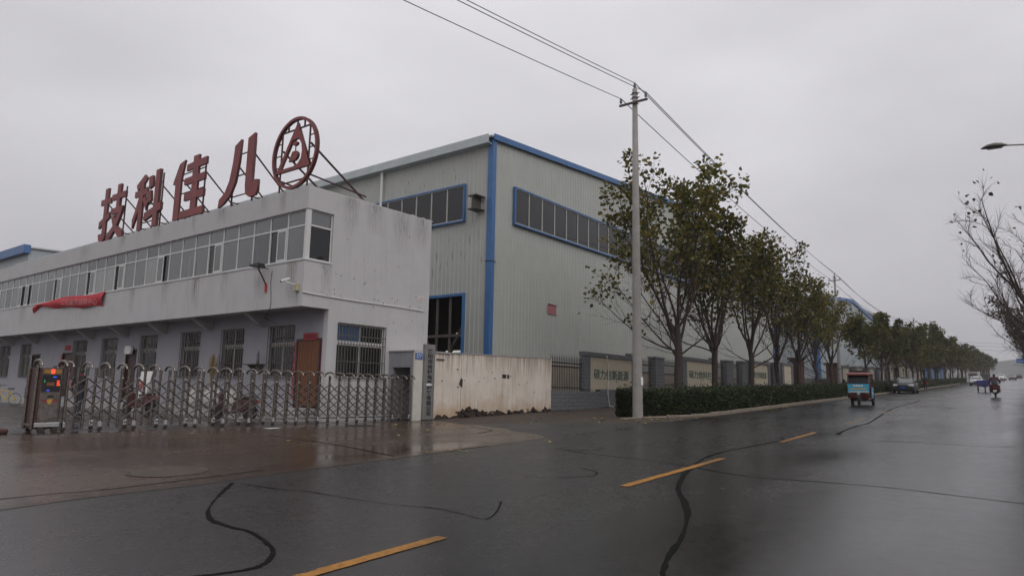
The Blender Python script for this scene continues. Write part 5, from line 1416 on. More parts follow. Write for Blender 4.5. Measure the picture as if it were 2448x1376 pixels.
# drive head
hx0, hx1, hy0, hy1 = 6.08, 6.56, 18.56, 19.30
b = MB(); b.box(hx0, hx1, hy0 + .02, hy1, .10, 1.52); head = b.build('drive_head', M['maroon'], gate, bevel=.015)
b = MB(); b.box(hx0 + .03, hx1 - .03, hy0 + .004, hy0 + .0185, .27, 1.50); b.build('front_plate', M['steel'], head)
b = MB(); b.box(hx0 + .05, hx1 - .05, hy0 - .012, hy0 + .003, .96, 1.36); b.build('display', M['black'], head)
b = MB(); b.box(hx0 + .06, hx1 - .06, hy0 - .02, hy0 + .003, 1.39, 1.48); b.build('light_bar', M['amber'], head)
b = MB(); b.box(hx0 + .21, hx0 + .28, hy0 - .028, hy0 - .021, 1.385, 1.485); b.build('warning_light', M['led_red'], head)
b = MB(); b.box(hx0 + .26, hx0 + .33, hy0 - .016, hy0 - .0125, 1.30, 1.315); b.box(hx0 + .15, hx0 + .21, hy0 - .016, hy0 - .0125, .985, 1.0); b.build('blue_light', M['led_blue'], head)
b = MB()
for z in (1.21, 1.165, 1.12): b.box(hx0 + .35, hx0 + .40, hy0 - .016, hy0 - .0125, z - .012, z + .012)
b.build('red_light', M['led_red'], head)
b = MB()
for z in (1.22, 1.19): b.box(hx0 + .085, hx0 + .1, hy0 - .016, hy0 - .0125, z - .008, z + .008)
b.box(hx0 + .405, hx0 + .42, hy0 - .016, hy0 - .0125, 1.12, 1.14); b.build('green_light', M['led_green'], head)
b = MB(); b.box(hx0 + .14, hx0 + .3, hy0 - .016, hy0 - .0125, 1.10, 1.18); b.build('readout', M['bamboo'], head)
b = MB(); b.prism([(hx0 + .07, .775), (hx1 - .07, .775), (hx1 - .09, .735), (hx0 + .30, .70), (hx0 + .24, .68), (hx0 + .18, .70), (hx0 + .09, .735)], 'y', hy0 - .006, hy0 + .003); b.build('badge', M['letter'], head)
b = MB(); b.prism([(hx0 + .19, .79), (hx0 + .29, .79), (hx0 + .29, .71), (hx0 + .24, .665), (hx0 + .19, .71)], 'y', hy0 - .012, hy0 - .007); b.build('shield', M['gold'], head)
b = MB(); b.box(hx0 + .19, hx0 + .32, hy0 - .004, hy0 + .003, .83, .875); b.build('lock_plate', M['black'], head)
b = MB()
for k in range(7): b.bar((hx0 + .07, hy0 - .001, .31 + k * .05), (hx1 - .07, hy0 - .001, .40 + k * .05), .008, .006)
b.build('hatch_rib', M['chrome'], head)
b = MB(); b.box(hx0 - .02, hx1 + .02, hy0 - .03, hy0 + .001, .14, .25); b.build('bumper', M['chrome'], head, bevel=.01)
for x in (hx0 + .12, hx1 - .08):
    b = MB(); b.cyl((x, hy0 - .0, .075), (0, 1, 0), .072, .05, 16); b.cyl((x, hy0 - .03, .075), (0, 1, 0), .04, .03, 12); b.build('wheel', M['steel_dull'], head)
    b = MB(); b.cyl((x, hy1 - .02, .075), (0, 1, 0), .072, .05, 16); b.build('wheel', M['steel_dull'], head)
for dx in (-.02, .50):
    obj('end_frame', frame_me, gate, (hx0 + dx - GX0, 0, 0), None, (1, 1, 1.01))
b = MB(); b.box(4.7, 5.6, 18.6, 19.1, .012, .12); tag(b.build('gate_stop', M['brickred'], None, bevel=.03), 'low dark red block on the ground left of the gate head', 'block')
b = MB(); b.box(11.35, 11.75, 17.28, 17.5, gz(11.5, 17.4) + .016, gz(11.5, 17.4) + .022); tag(b.build('paper_scrap', M['white_plain']), 'white scrap of paper lying in front of the gate', 'paper')

# ------------------------------------------------------------------ trees
def leaf_cloud(pos, dirs, size, rng, droop=.5):
    """two-sided folded leaves; returns verts, faces"""
    n_ = len(pos)
    P_ = np.array(pos); D = np.array(dirs)
    D[:, 2] -= droop; D /= np.linalg.norm(D, axis=1)[:, None] + 1e-9
    rnd = rng.normal(size=(n_, 3)); Sd = np.cross(D, rnd); Sd /= np.linalg.norm(Sd, axis=1)[:, None] + 1e-9
    N = np.cross(Sd, D); s_ = size * rng.uniform(.65, 1.25, size=(n_, 1))
    loc = [(0, 0, 0), (.40, .28, .10), (.30, .68, .10), (0, 1.0, -.06), (-.30, .68, .10), (-.40, .28, .10)]
    V = np.stack([P_ + Sd * s_ * a + D * s_ * c + N * s_ * e_ for a, c, e_ in loc], 1).reshape(-1, 3)
    base_ = (np.arange(n_) * 6)[:, None]
    F_ = np.concatenate([base_ + np.array([[0, 1, 2, 3]]), base_ + np.array([[0, 3, 4, 5]])], 0)
    return V, F_

def np_mesh(name, V, F_, mat_):
    me = bpy.data.meshes.new(name)
    me.vertices.add(len(V)); me.vertices.foreach_set('co', V.astype(np.float32).ravel())
    k = F_.shape[1]
    me.loops.add(F_.size); me.loops.foreach_set('vertex_index', F_.astype(np.int32).ravel())
    me.polygons.add(len(F_)); me.polygons.foreach_set('loop_start', (np.arange(len(F_)) * k).astype(np.int32)); me.polygons.foreach_set('loop_total', np.full(len(F_), k, np.int32))
    me.update(calc_edges=True); me.materials.append(mat_)
    return me

def make_tree(seed, H_=11.5, fork=2.6, spread=.62, nl=6, leaf=.19, dens=1.0, bare=0.25, lm='leaf', low=3, twn=6):
    rng = np.random.default_rng(seed); rd = random.Random(seed)
    wood = MB(); lp = []; ld = []
    def limb(p, d, L0, r0, lev, segs):
        pts = [p.copy()]; rad = [r0]; dirs = []
        q = p.copy(); dd = d.normalized()
        for i in range(segs):
            wob = Vector((rd.gauss(0, 1), rd.gauss(0, 1), rd.gauss(0, .6))) * (.10 if lev < 2 else .2)
            up_ = Vector((0, 0, (.10 if lev == 1 else .05)))
            dd = (dd + wob + up_).normalized()
            q = q + dd * (L0 / segs); pts.append(q.copy()); rad.append(r0 * (1 - .82 * (i + 1) / segs)); dirs.append(dd.copy())
        wood.tube(pts, rad, (7 if lev == 1 else 4 if lev == 2 else 3), cap=False)
        return pts, dirs, rad
    def side(d, ang):
        o = d.orthogonal().normalized(); o = Matrix.Rotation(rd.uniform(0, 6.283), 3, d) @ o
        return (d * math.cos(ang) + o * math.sin(ang)).normalized()
    # trunk
    r0 = .155 * H_ / 11
    tp = [Vector((0, 0, -.25)), Vector((0, 0, .15)), Vector((rd.gauss(0, .03), rd.gauss(0, .03), fork * .55)), Vector((rd.gauss(0, .06), rd.gauss(0, .06), fork)), Vector((rd.gauss(0, .12), rd.gauss(0, .12), fork + 1.2))]
    trunk = MB(); trunk.tube(tp, [r0 * 1.35, r0 * 1.12, r0, r0 * 1.02, r0 * .7], 10, cap=False)
    limbs = []
    for i in range(nl):
        a = 6.283 * i / nl + rd.uniform(-.4, .4); tl = spread * rd.uniform(.45, 1.1) * (0.35 if i == 0 else 1)
        z0 = fork + rd.uniform(-.1, 1.2)
        d = Vector((math.cos(a) * math.sin(tl), math.sin(a) * math.sin(tl), math.cos(tl)))
        L0 = (H_ - z0) * rd.uniform(.68, .88)
        limbs.append((Vector((0, 0, min(z0, fork + 1.1))), d, L0, r0 * rd.uniform(.36, .52), 8))
    for i in range(low):                                          # low, nearly level boughs
        a = rd.uniform(0, 6.283); tl = rd.uniform(1.0, 1.4)
        limbs.append((Vector((0, 0, fork * rd.uniform(.8, 1.2))), Vector((math.cos(a) * math.sin(tl), math.sin(a) * math.sin(tl), math.cos(tl))), H_ * rd.uniform(.26, .42), r0 * .28, 6))
    def leaves_on(pts, dirs, n_, zrel):
        for _ in range(n_):
            i = rd.randint(max(0, len(dirs) // 2), len(dirs) - 1); t = rd.random()
            p = pts[i].lerp(pts[i + 1], t)
            for _k in range(1):
                o = Vector((rd.gauss(0, .13), rd.gauss(0, .13), rd.gauss(0, .10)))
                lp.append(tuple(p + o)); v = dirs[i] + o.normalized() * .9; ld.append(tuple(v))
    for (p, d, L0, r_, sg) in limbs:
        pts, dirs, rad = limb(p, d, L0, r_, 1, sg)
        n2 = int(round(L0 * 1.65))
        for j in range(n2):
            f_ = .18 + .82 * (j + rd.random()) / n2; i = min(sg - 1, int(f_ * sg)); q = pts[i].lerp(pts[i + 1], f_ * sg - i)
            d2 = side(dirs[i], rd.uniform(.4, .85)); d2.z += .18; L2 = (1.0 + 1.5 * (1 - f_)) * rd.uniform(.6, 1.15) * H_ / 11
            p2, di2, ra2 = limb(q, d2, L2, max(.012, rad[i] * .42), 2, 4)
            for k in range(twn):
                f2 = .2 + .8 * (k + rd.random()) / twn; i2 = min(3, int(f2 * 4)); q2 = p2[i2].lerp(p2[i2 + 1], f2 * 4 - i2)
                d3 = side(di2[i2], rd.uniform(.3, .9)); d3.z += .12
                p3, di3, _r3 = limb(q2, d3, rd.uniform(.35, .85) * H_ / 11, .0075, 3, 3)
                zr = q2.z / H_; rr_ = math.hypot(q2.x, q2.y) / (H_ * .36)
                pl = min(1, max(0, (zr - .36) * 2.0) + .35 * max(0, rr_ - .7)) * (1 - bare * rd.random())
                nn = int(round(dens * pl * rd.uniform(2, 8)))
                if nn: leaves_on(p3, di3, nn, zr)
    V, F_ = leaf_cloud(lp, ld, leaf, rng)
    wood_me = None
    bm1 = wood.mesh('branches', M['twig'], smooth=True); tr_me = trunk.mesh('trunk', M['bark'], smooth=True)
    return tr_me, bm1, np_mesh('crown', V, F_, M[lm])

TV = [make_tree(11, 12.2, 2.7, .56, 9, .20, 2.1, .3, low=5, twn=8), make_tree(23, 10.2, 2.5, .52, 9, .19, 2.0, .35, low=5, twn=8), make_tree(37, 10.0, 2.4, .52, 9, .19, 1.8, .4, twn=8), make_tree(41, 9.8, 2.2, .5, 8, .18, 1.8, .4, twn=8),
      make_tree(53, 7.2, 1.9, .78, 7, .22, 4.0, .1, 'leaf_far', 3, 6), make_tree(67, 7.0, 1.8, .82, 7, .22, 4.2, .1, 'leaf_far', 3, 6)]
BV = [make_tree(71, 10.2, 2.4, .95, 9, .17, .14, .9, 'leaf_brown', 5, 11), make_tree(83, 9.4, 2.2, .95, 9, .17, .9, .6, 'leaf_brown', 5, 10)]
def tree(var, x, y, rz, sc, label, grp, name='street_tree', zf=gz):
    t_ = thing(name, label, 'tree', (x, y, zf(x, y)), rz, grp)
    t_.scale = sc if isinstance(sc, tuple) else (sc, sc, sc)
    tm, wm, lm = var
    o_ = obj('trunk', tm, t_); obj('branches', wm, t_); obj('crown', lm, t_)
    return t_
ORD = ['first and tallest', 'second', 'third', 'fourth', 'fifth', 'sixth, slender', 'seventh, half bare']
ty = 13.3
spec = [(30.05, 0, .3, 1.02), (34.63, 1, 1.2, 1.04), (40.3, 2, 2.3, 1.05), (45.5, 3, .2, 1.06), (50.3, 1, 3.3, .93), (54.9, 3, 4.4, .82), (59.8, 2, 5.2, .88)]
for i, (x, v, rz, sc) in enumerate(spec):
    tree(TV[v], x, ty, rz, sc, '%s leafy street tree of the hedge row, counted from the near power pole' % ORD[i], 'street trees behind the hedge')
farx = [75.9, 84.8, 88.6, 94.2, 101.8, 107, 112, 118, 124, 130, 136, 142, 149, 156, 163, 170, 178, 186, 194, 203, 212, 222, 232, 243, 255, 268, 282, 298, 315]
for i, x in enumerate(farx):
    sc = R.uniform(.95, 1.15) * (1.18 if x > 120 else 1.05)
    tree(TV[4 + i % 2], x, ty + .4 + R.uniform(-.3, .3) + .004 * (x - 76), R.uniform(0, 6.2), (sc, sc, sc * R.uniform(.9, 1.1)),
         ('dense small street tree beyond the gate, %s from the red tricycle' % (['first', 'second', 'third', 'fourth', 'fifth'][i]) if i < 5 else 'distant dense street tree in the far left row'), 'street trees beyond the gate' if i < 5 else 'distant street trees on the left')
rxs = [37., 44., 52., 60., 68., 77., 87., 98., 110., 123., 137., 152., 168., 186., 206., 228., 252., 280.]
for i, x in enumerate(rxs):
    v = BV[0] if i < 3 else BV[1] if i < 11 else TV[4 + i % 2]
    sc = [1.08, 1.08, 1.05][i] if i < 3 else R.uniform(.85, 1.05)
    tree(v, x, yc(x) - 5.05 - (1.0 if i < 3 else 1.5), R.uniform(0, 6.2) if i > 2 else [0.6, 2.2, 4.0][i], sc,
         (['nearest bare roadside tree reaching in from the right edge', 'second bare roadside tree at the right edge', 'third bare roadside tree at the right edge'][i] if i < 3 else 'brownish roadside tree in the right hand row' if i < 11 else 'distant tree at the end of the right hand row'),
         'bare trees on the right' if i < 3 else 'roadside trees on the right' if i < 11 else 'distant trees on the right')

# ------------------------------------------------------------------ hedges
def hedge(name, label, x0, x1, front, back, hgt, n, seed, angled=False, leaf=.07):
    rng = np.random.default_rng(seed)
    zmin = min(gz(x0, front(x0)), gz(x1, front(x1)))
    t_ = thing(name, label, 'hedge', (x0, front(x0), gz(x0, front(x0))))
    # dark twiggy heart
    rows = []; xs = np.linspace(x0 + .12, x1, 40)
    core = MB(); secs = []
    for x in xs:
        f_, bk_ = front(x) + .12, back(x) - .12; z = gz(x, f_)
        secs.append([(x, f_, z - .05), (x, f_ + .02, z + hgt(x) - .16), (x, (f_ + bk_) / 2, z + hgt(x) - .1), (x, bk_ - .02, z + hgt(x) - .16), (x, bk_, z - .05)])
    core.loft(secs); core.build('stems', M['leaf_core'], t_)
    # leaves on the faces: front, top, ends
    # nearer parts get more leaves
    u = rng.random(n); xx = x0 + (x1 - x0) * u ** (1.9 if x1 - x0 > 40 else 1.3)
    which = rng.random(n); pos = np.zeros((n, 3)); dr_ = rng.normal(size=(n, 3)) * .7
    for i in range(n):
        x = xx[i]; f_, bk_ = front(x), back(x); h = hgt(x) + .04 * math.sin(x * 3.1) + .03 * math.sin(x * 9.7); 
        if which[i] < .60:
            z = rng.random() ** .9 * h; bulge = .06 * math.sin(x * 2.1 + z * 3) + .05 * math.sin(x * 6.3)
            pos[i] = (x, f_ + .07 + bulge + rng.normal() * .075, gz(x, f_) + z); dr_[i] += (0, -1.0, .5)
        elif which[i] < .95:
            v = rng.random(); pos[i] = (x, f_ + (bk_ - f_) * v, gz(x, f_) + h - .04 + abs(rng.normal()) * .08 * (1 if rng.random() < .85 else 2) - .03 - .05 * (abs(v - .5) * 2) ** 4); dr_[i] += (0, 0, 1.3)
        else:
            x = x0 + rng.random() * .15; f_, bk_ = front(x0), back(x0); v = rng.random(); pos[i] = (x, f_ + (bk_ - f_) * v, gz(x, f_) + rng.random() * h); dr_[i] += (-1.2, 0, .4)
    V, F_ = leaf_cloud(pos, dr_, leaf, rng, .0)
    V -= np.array(t_.location)
    o_ = obj('foliage', np_mesh('hedge_foliage', V, F_, M['leaf_hedge']), t_); o_['kind'] = 'stuff'
    return t_
M['leaf_core'] = mat('hedge heart', (.009, .011, .006), .95, .5, 12, bump=1.0, bscale=40)
def hf(x):
    if x < 25.4: return 12.8 - (x - 24.1) * .45
    if x < 27.4: return 12.215 - (x - 25.4) * (12.215 - edge(27.4) - .5) / 2.0
    return edge(x) + .5
hb = lambda x: max(hf(x) + .5, 13.05)
hedge('clipped_hedge', 'long dark green clipped hedge behind the kerb, starting at the near power pole', 24.1, 72.0, hf, hb, lambda x: .90 if x < 40 else .86, 52000, 5)
hedge('clipped_hedge', 'far clipped hedge running on behind the parked dark car', 74.0, 175.0, lambda x: edge(x) + .5, lambda x: edge(x) + 1.9, lambda x: .9, 16000, 6, leaf=.10)
hedge('clipped_hedge', 'low dark hedge along the right hand road edge', 60.0, 200.0, lambda x: yc(x) - 5.05 - 1.9, lambda x: yc(x) - 5.05 - .6, lambda x: .9, 14000, 8, leaf=.10)

# fallen leaves
fl = MB(); fl.add([(0, 0, .004), (.035, .05, .012), (.028, .1, .008), (0, .15, .003), (-.03, .1, .016), (-.036, .05, .01)], [(0, 1, 2, 3), (0, 3, 4, 5)])
fl_me = fl.mesh('fallen_leaf', M['fallen'])
zones = [(75, lambda: (R.uniform(18.4, 25.5), R.choice([R.uniform(9.9, 12.2), R.uniform(10, 17.5)]))), (26, lambda: (R.uniform(26, 40), 0)), (14, lambda: (R.uniform(8, 18), R.uniform(10, 17))), (7, lambda: (R.uniform(8, 14), R.uniform(9.1, 9.8)))]
for cnt, fn in zones:
    for _ in range(cnt):
        x, y = fn()
        if y == 0: y = edge(x) - R.random() ** 2 * .9
        s_ = R.uniform(.6, 1.35)
        o = obj('fallen_leaf', fl_me, None, (x, y, gz(x, y) + .018), (R.uniform(-.15, .15), R.uniform(-.15, .15), R.uniform(0, 6.28)), (s_, s_, s_ * R.uniform(.5, 2)))
        tag(o, 'small yellow fallen leaf lying on the wet ground', 'leaf', 'fallen leaves on the wet ground')

# ------------------------------------------------------------------ street lamps
def lamp(x, label, hgt=10.2):
    y0 = yc(x) - 5.05 - 1.1; z = road_z(x)
    t_ = thing('street_lamp', label, 'street lamp', (x, y0, z), 0, 'street lamps on the right')
    b_ = MB(); b_.lathe([(.001, -.2), (.11, -.2), (.1, 0), (.05, hgt - .4), (.001, hgt - .4)], (x, y0, z), 12); b_.build('pole', M['galv'], t_, smooth=True)
    b_ = MB(); b_.tube([(x, y0, z + hgt - .5), (x, y0 + .3, z + hgt - .18), (x - .03, y0 + .9, z + hgt - .05), (x - .1, y0 + 1.35, z + hgt + .0)], .03, 8); b_.build('arm', M['galv'], t_)
    b_ = MB(); secs = []
    for s_, w_, h_, dz in ((0, .05, .05, 0), (.06, .07, .06, .0), (.14, .13, .10, .01), (.35, .17, .135, .015), (.58, .15, .11, .01), (.74, .08, .05, -.005), (.8, .01, .01, -.01)):
        cx = x - .1 - s_ * .09; cy = y0 + 1.33 + s_ * 1.0
        secs.append([(cx + w_ * math.cos(a), cy, z + hgt + dz + (h_ * math.sin(a) if math.sin(a) > 0 else h_ * .35 * math.sin(a))) for a in [k * math.pi / 8 for k in range(16)]])
    b_.loft(secs); b_.build('lamp_head', M['lamp_head'], t_, smooth=True)
    b_ = MB(); b_.add([(x - .1 - s_ * .09 + w_, y0 + 1.33 + s_, z + hgt - .055) for s_, w_ in ((.15, -.1), (.15, .1), (.6, .1), (.6, -.1))], [(0, 1, 2, 3)]); b_.build('lens', M['lamp_glass'], t_)
lamp(29.6, 'grey cobra head street lamp reaching in at the upper right', 9.8)
lamp(67.0, 'second street lamp among the bare branches on the right', 9.8)

# ------------------------------------------------------------------ vehicles (built facing -x)
def wheel(parent, x, y, z, r, w_, rim='chrome'):
    b_ = MB(); n = 20; prof = [(r * .62, -w_ / 2), (r * .92, -w_ / 2), (r, -w_ * .32), (r, w_ * .32), (r * .92, w_ / 2), (r * .62, w_ / 2)]
    vs_ = []; fs = []
    for (q, d) in prof:
        for k in range(n):
            a = 2 * math.pi * k / n; vs_.append((q * math.cos(a), d, q * math.sin(a)))
    for i in range(len(prof) - 1):
        for k in range(n): fs.append((i * n + k, i * n + (k + 1) % n, (i + 1) * n + (k + 1) % n, (i + 1) * n + k))
    b_.add(vs_, fs)
    t_ = obj('wheel', b_.mesh('tyre', M['rubber'], smooth=True), parent, (x, y, z))
    b_ = MB()
    for s_ in (-1, 1):
        b_.tube([(0, s_ * w_ * .30, 0), (0, s_ * w_ * .36, 0)], r * .2, 10)
        for k in range(5):
            a = 2 * math.pi * k / 5; b_.bar((0, s_ * w_ * .33, 0), (r * .64 * math.cos(a), s_ * w_ * .33, r * .64 * math.sin(a)), .06 * r / .3, .05 * r / .3, up=(0, 1, 0))
    b_.tube([(0, -w_ * .25, 0), (0, w_ * .25, 0)], r * .63, n)
    obj('rim', b_.mesh('rim', M[rim]), t_)
    return t_

def car(name, label, x, y, rz, paint, L_=4.5, W=1.74, H_=1.46, suv=False, plate='plate_blue', grp=None, cat='car'):
    t_ = thing(name, label, cat, (x, y, road_z(x) + .01), rz, grp)
    k = H_ / 1.46
    st = [(-.5, .36, .34, .56), (-.485, .42, .26, .66), (-.42, .47, .22, .76), (-.24, .5, .2, .92), (0, .5, .2, .95), (.2, .5, .2, .97), (.36, .495, .2, .99), (.465, .46, .25, .96), (.495, .42, .34, .72)]
    if suv: st = [(a, h, bt + .06, tp * 1.12) for a, h, bt, tp in st]; st[-2] = (.48, .48, .3, 1.08); st[-1] = (.5, .45, .36, .9)
    secs = []
    for (u, hw, bt, tp) in st:
        X = u * L_; w_ = hw * W; tp *= k; bt *= k
        half = [(w_ * .88, bt), (w_ * .99, bt + .14), (w_, bt + (tp - bt) * .55), (w_ * .965, tp - .07), (w_ * .84, tp)]
        secs.append([(X, -a, z) for a, z in half] + [(X, 0, tp + .025)] + [(X, a, z) for a, z in reversed(half)])
    b_ = MB(); b_.loft(secs); body = b_.build('body', paint, t_, world=False, smooth=True, fixn=True)
    rb = .40 if not suv else .47
    cab = [(-.23, .455, .90 * k), (-.05, .37, H_ - .03), (.02, .375, H_), (.17, .37, H_ - .01), (.26 if not suv else .40, .355, H_ - .06), (rb, .43, .97 * k)]
    if suv: cab[0] = (-.23, .455, 1.0 * k)
    b_ = MB()
    z0 = .9 * k
    lo = [(u * L_, (.462 if abs(u) < .35 else .45) * W, z0 - .05) for u, _, _ in cab]
    secs = []
    for (u, hw, z) in cab:
        X = u * L_; zb = (st[3][3] if not suv else st[3][3]) * k - .06
        zb = min(zb, z - .01)
        secs.append([(X, -.468 * W, zb), (X, -hw * W, z), (X, -hw * W * .55, z + .018), (X, hw * W * .55, z + .018), (X, hw * W, z), (X, .468 * W, zb)])
    b_.loft(secs); b_.build('cabin', paint, t_, world=False, smooth=False, fixn=True)
    # glazing, each pane a little proud
    def lerp3(p, q, s_): return tuple(p[i] + (q[i] - p[i]) * s_ for i in range(3))
    def pane(a, c, d, e_, nrm, nm='window'):
        cx = [sum(v[i] for v in (a, c, d, e_)) / 4 for i in range(3)]
        pts = [lerp3(v, cx, .08) for v in (a, c, d, e_)]
        p_ = MB(); p_.hexa([tuple(v[i] + nrm[i] * -.005 for i in range(3)) for v in pts] + [tuple(v[i] + nrm[i] * .012 for i in range(3)) for v in pts])
        p_.build(nm, M['glass'], t_, world=False, fixn=True)
    F0, F1 = cab[0], cab[1]; B0, B1 = cab[-1], cab[-2]
    nf = Vector((-(F1[2] - F0[2]), 0, (F1[0] - F0[0]) * L_)).normalized(); nbk = Vector(((B1[2] - B0[2]), 0, (B0[0] - B1[0]) * L_)).normalized()
    pane((F0[0] * L_, -.45 * W, F0[2] + .02), (F0[0] * L_, .45 * W, F0[2] + .02), (F1[0] * L_, F1[1] * W, F1[2]), (F1[0] * L_, -F1[1] * W, F1[2]), nf, 'windscreen')
    pane((B0[0] * L_, -.44 * W, B0[2]), (B0[0] * L_, .44 * W, B0[2]), (B1[0] * L_, B1[1] * W, B1[2]), (B1[0] * L_, -B1[1] * W, B1[2]), nbk, 'rear_window')
    zb = st[3][3] * k - .02
    for s_ in (-1, 1):
        nn = (0, s_ * .98, .2)
        pane((-.17 * L_, s_ * .463 * W, zb), (.06 * L_, s_ * .463 * W, zb), (.06 * L_, s_ * .385 * W, H_ - .05), (-.04 * L_, s_ * .385 * W, H_ - .06), nn)
        pane((.075 * L_, s_ * .463 * W, zb), ((.30 if not suv else .42) * L_, s_ * .455 * W, zb), ((.22 if not suv else .37) * L_, s_ * .375 * W, H_ - .07), (.075 * L_, s_ * .385 * W, H_ - .05), nn)
    for s_ in (-1, 1):
        for xx in (-.315, .30): wheel(t_, xx * L_, s_ * (W / 2 - .10), .31 * k, .31 * k, .2)
        b_ = MB(); b_.hexa([(-.485 * L_, s_ * .25 * W, .62 * k), (-.485 * L_, s_ * .42 * W, .64 * k), (-.40 * L_, s_ * .485 * W, .66 * k), (-.42 * L_, s_ * .25 * W, .66 * k), (-.475 * L_, s_ * .25 * W, .74 * k), (-.47 * L_, s_ * .42 * W, .76 * k), (-.38 * L_, s_ * .475 * W, .82 * k), (-.42 * L_, s_ * .25 * W, .78 * k)])
        b_.build('headlight', M['lamp_glass'], t_, world=False, fixn=True)
        b_ = MB(); b_.box(.46 * L_, .497 * L_, min(s_ * .27 * W, s_ * .44 * W), max(s_ * .27 * W, s_ * .44 * W), .76 * k, .92 * k); b_.build('tail_light', M['tail'], t_, world=False)
        b_ = MB(); b_.box(-.20 * L_, -.165 * L_, min(s_ * .5 * W, s_ * .60 * W), max(s_ * .5 * W, s_ * .60 * W), .96 * k, 1.09 * k); b_.build('mirror', paint, t_, world=False, bevel=.02)
    b_ = MB(); b_.box(-.503 * L_, -.47 * L_, -.21 * W, .21 * W, .585 * k, .69 * k); b_.build('grille', M['black'], t_, world=False, bevel=.01)
    b_ = MB(); b_.box(-.504 * L_, -.47 * L_, -.38 * W, .38 * W, .29 * k, .40 * k); b_.build('air_intake', M['black'], t_, world=False, bevel=.01)
    b_ = MB(); b_.box(-.512 * L_, -.50 * L_, -.22, .22, .43 * k, .56 * k); b_.build('number_plate', M[plate], t_, world=False)
    b_ = MB(); b_.box(.498 * L_, .506 * L_, -.22, .22, .6 * k, .74 * k); b_.build('number_plate', M[plate], t_, world=False)
    b_ = MB(); b_.box(-.4 * L_, .4 * L_, -.4 * W, .4 * W, .17, .23); b_.build('underbody', M['black'], t_, world=False)
    return t_
car('parked_car', 'dark grey saloon car parked at the left kerb facing the viewer', 73.5, edge(73.5) - 1.05, .02, M['dark_paint'])
car('oncoming_car', 'white saloon car driving towards the viewer in the left lane', 131, yc(131) + 1.5, .01, M['white_paint'])
car('oncoming_car', 'white car half hidden behind the motorcyclist on the far road', 176, yc(176) + .6, .01, M['white_paint'])
car('oncoming_car', 'tall white sport utility car coming down the far road', 216, yc(216) + .9, .01, M['white_paint'], 4.6, 1.85, 1.7, True)
car('oncoming_car', 'small white car directly behind the tall white one on the far road', 242, yc(242) + 1.0, .01, M['white_paint'])
car('departing_car', 'silver hatchback seen from behind on the right of the far road', 245, yc(245) - 1.2, math.pi + .01, M['silver_paint'], 4.4, 1.8, 1.6, True)
car('departing_car', 'tiny dark red car at the far end of the road', 320, yc(320) - 2.0, math.pi, M['trike_red'], 4.3, 1.75, 1.6, True)

# dark lorry with a white cab behind the white saloon
lx, ly = 178.0, 11.3
t = thing('lorry', 'parked lorry with a white cab and dark stake bed behind the white saloon', 'truck', (lx, ly, road_z(lx)), -.30)
t.scale = (.85, .85, .85)
b = MB(); b.loft([[(X, -w_, .9), (X, w_, .9), (X, w_, zt), (X, -w_, zt)] for X, w_, zt in ((-.05, 1.05, 2.3), (.1, 1.1, 2.75), (1.6, 1.1, 2.8))]); b.build('cab', M['lorry_white'], t, world=False, bevel=.05, fixn=True)
b = MB(); b.hexa([(-.09, -.95, 1.7), (-.09, .95, 1.7), (-.01, .95, 1.7), (-.01, -.95, 1.7), (-.02, -.92, 2.45), (-.02, .92, 2.45), (.06, .92, 2.45), (.06, -.92, 2.45)]); b.build('windscreen', M['glass'], t, world=False)
b = MB(); b.box(-.12, -.06, -1.0, 1.0, .95, 1.15); b.build('grille', M['black'], t, world=False)
b = MB(); b.box(1.8, 7.2, -1.2, 1.2, .95, 1.15); b.box(1.75, 1.9, -1.2, 1.2, 1.15, 3.1); b.box(1.9, 7.2, -1.22, -1.14, 1.15, 2.3); b.box(1.9, 7.2, 1.14, 1.22, 1.15, 2.3); b.box(7.1, 7.2, -1.14, 1.14, 1.15, 2.3); b.build('bed', M['black'], t, world=False)
for i in range(8):
    b = MB(); b.box(1.95 + i * .72, 2.03 + i * .72, -1.2, -1.14, 2.3, 3.2); b.box(1.95 + i * .72, 2.03 + i * .72, 1.14, 1.2, 2.3, 3.2); b.build('stake', M['letter_side'], t, world=False)
b = MB(); b.box(1.9, 7.2, -1.2, -1.14, 3.2, 3.35); b.box(1.9, 7.2, 1.14, 1.2, 3.2, 3.35); b.build('top_rail', M['letter_side'], t, world=False)
for X in (.7, 5.6):
    for s_ in (-1, 1): wheel(t, X, s_ * .95, .45, .45, .3, 'steel_dull')

# blue three-wheeled cart ahead of the motorcyclist
bx_, by_ = 86.0, yc(86) - 1.5
t = thing('cargo_tricycle', 'dark blue cargo tricycle box just left of the motorcyclist', 'tricycle', (bx_, by_, road_z(bx_) + .01), math.pi)
b = MB(); b.box(.1, 1.6, -.55, .55, .55, 1.15); b.build('cargo_box', M['plastic_blue'], t, world=False, bevel=.02)
b = MB(); b.box(-.9, .1, -.2, .2, .5, .62); b.tube([(-.9, 0, .4), (-.7, 0, 1.05)], .04, 8); b.tube([(-.7, -.35, 1.1), (-.7, .35, 1.1)], .02, 6); b.build('frame', M['black'], t, world=False)
b = MB(); b.box(-.3, .05, -.22, .22, .62, .78); b.build('seat', M['black'], t, world=False, bevel=.03)
wheel(t, -.9, 0, .26, .26, .09); wheel(t, .9, -.5, .26, .26, .11); wheel(t, .9, .5, .26, .26, .11)
b = MB(); b.box(1.61, 1.63, -.5, -.35, .7, .8); b.box(1.61, 1.63, .35, .5, .7, .8); b.build('tail_light', M['tail'], t, world=False)

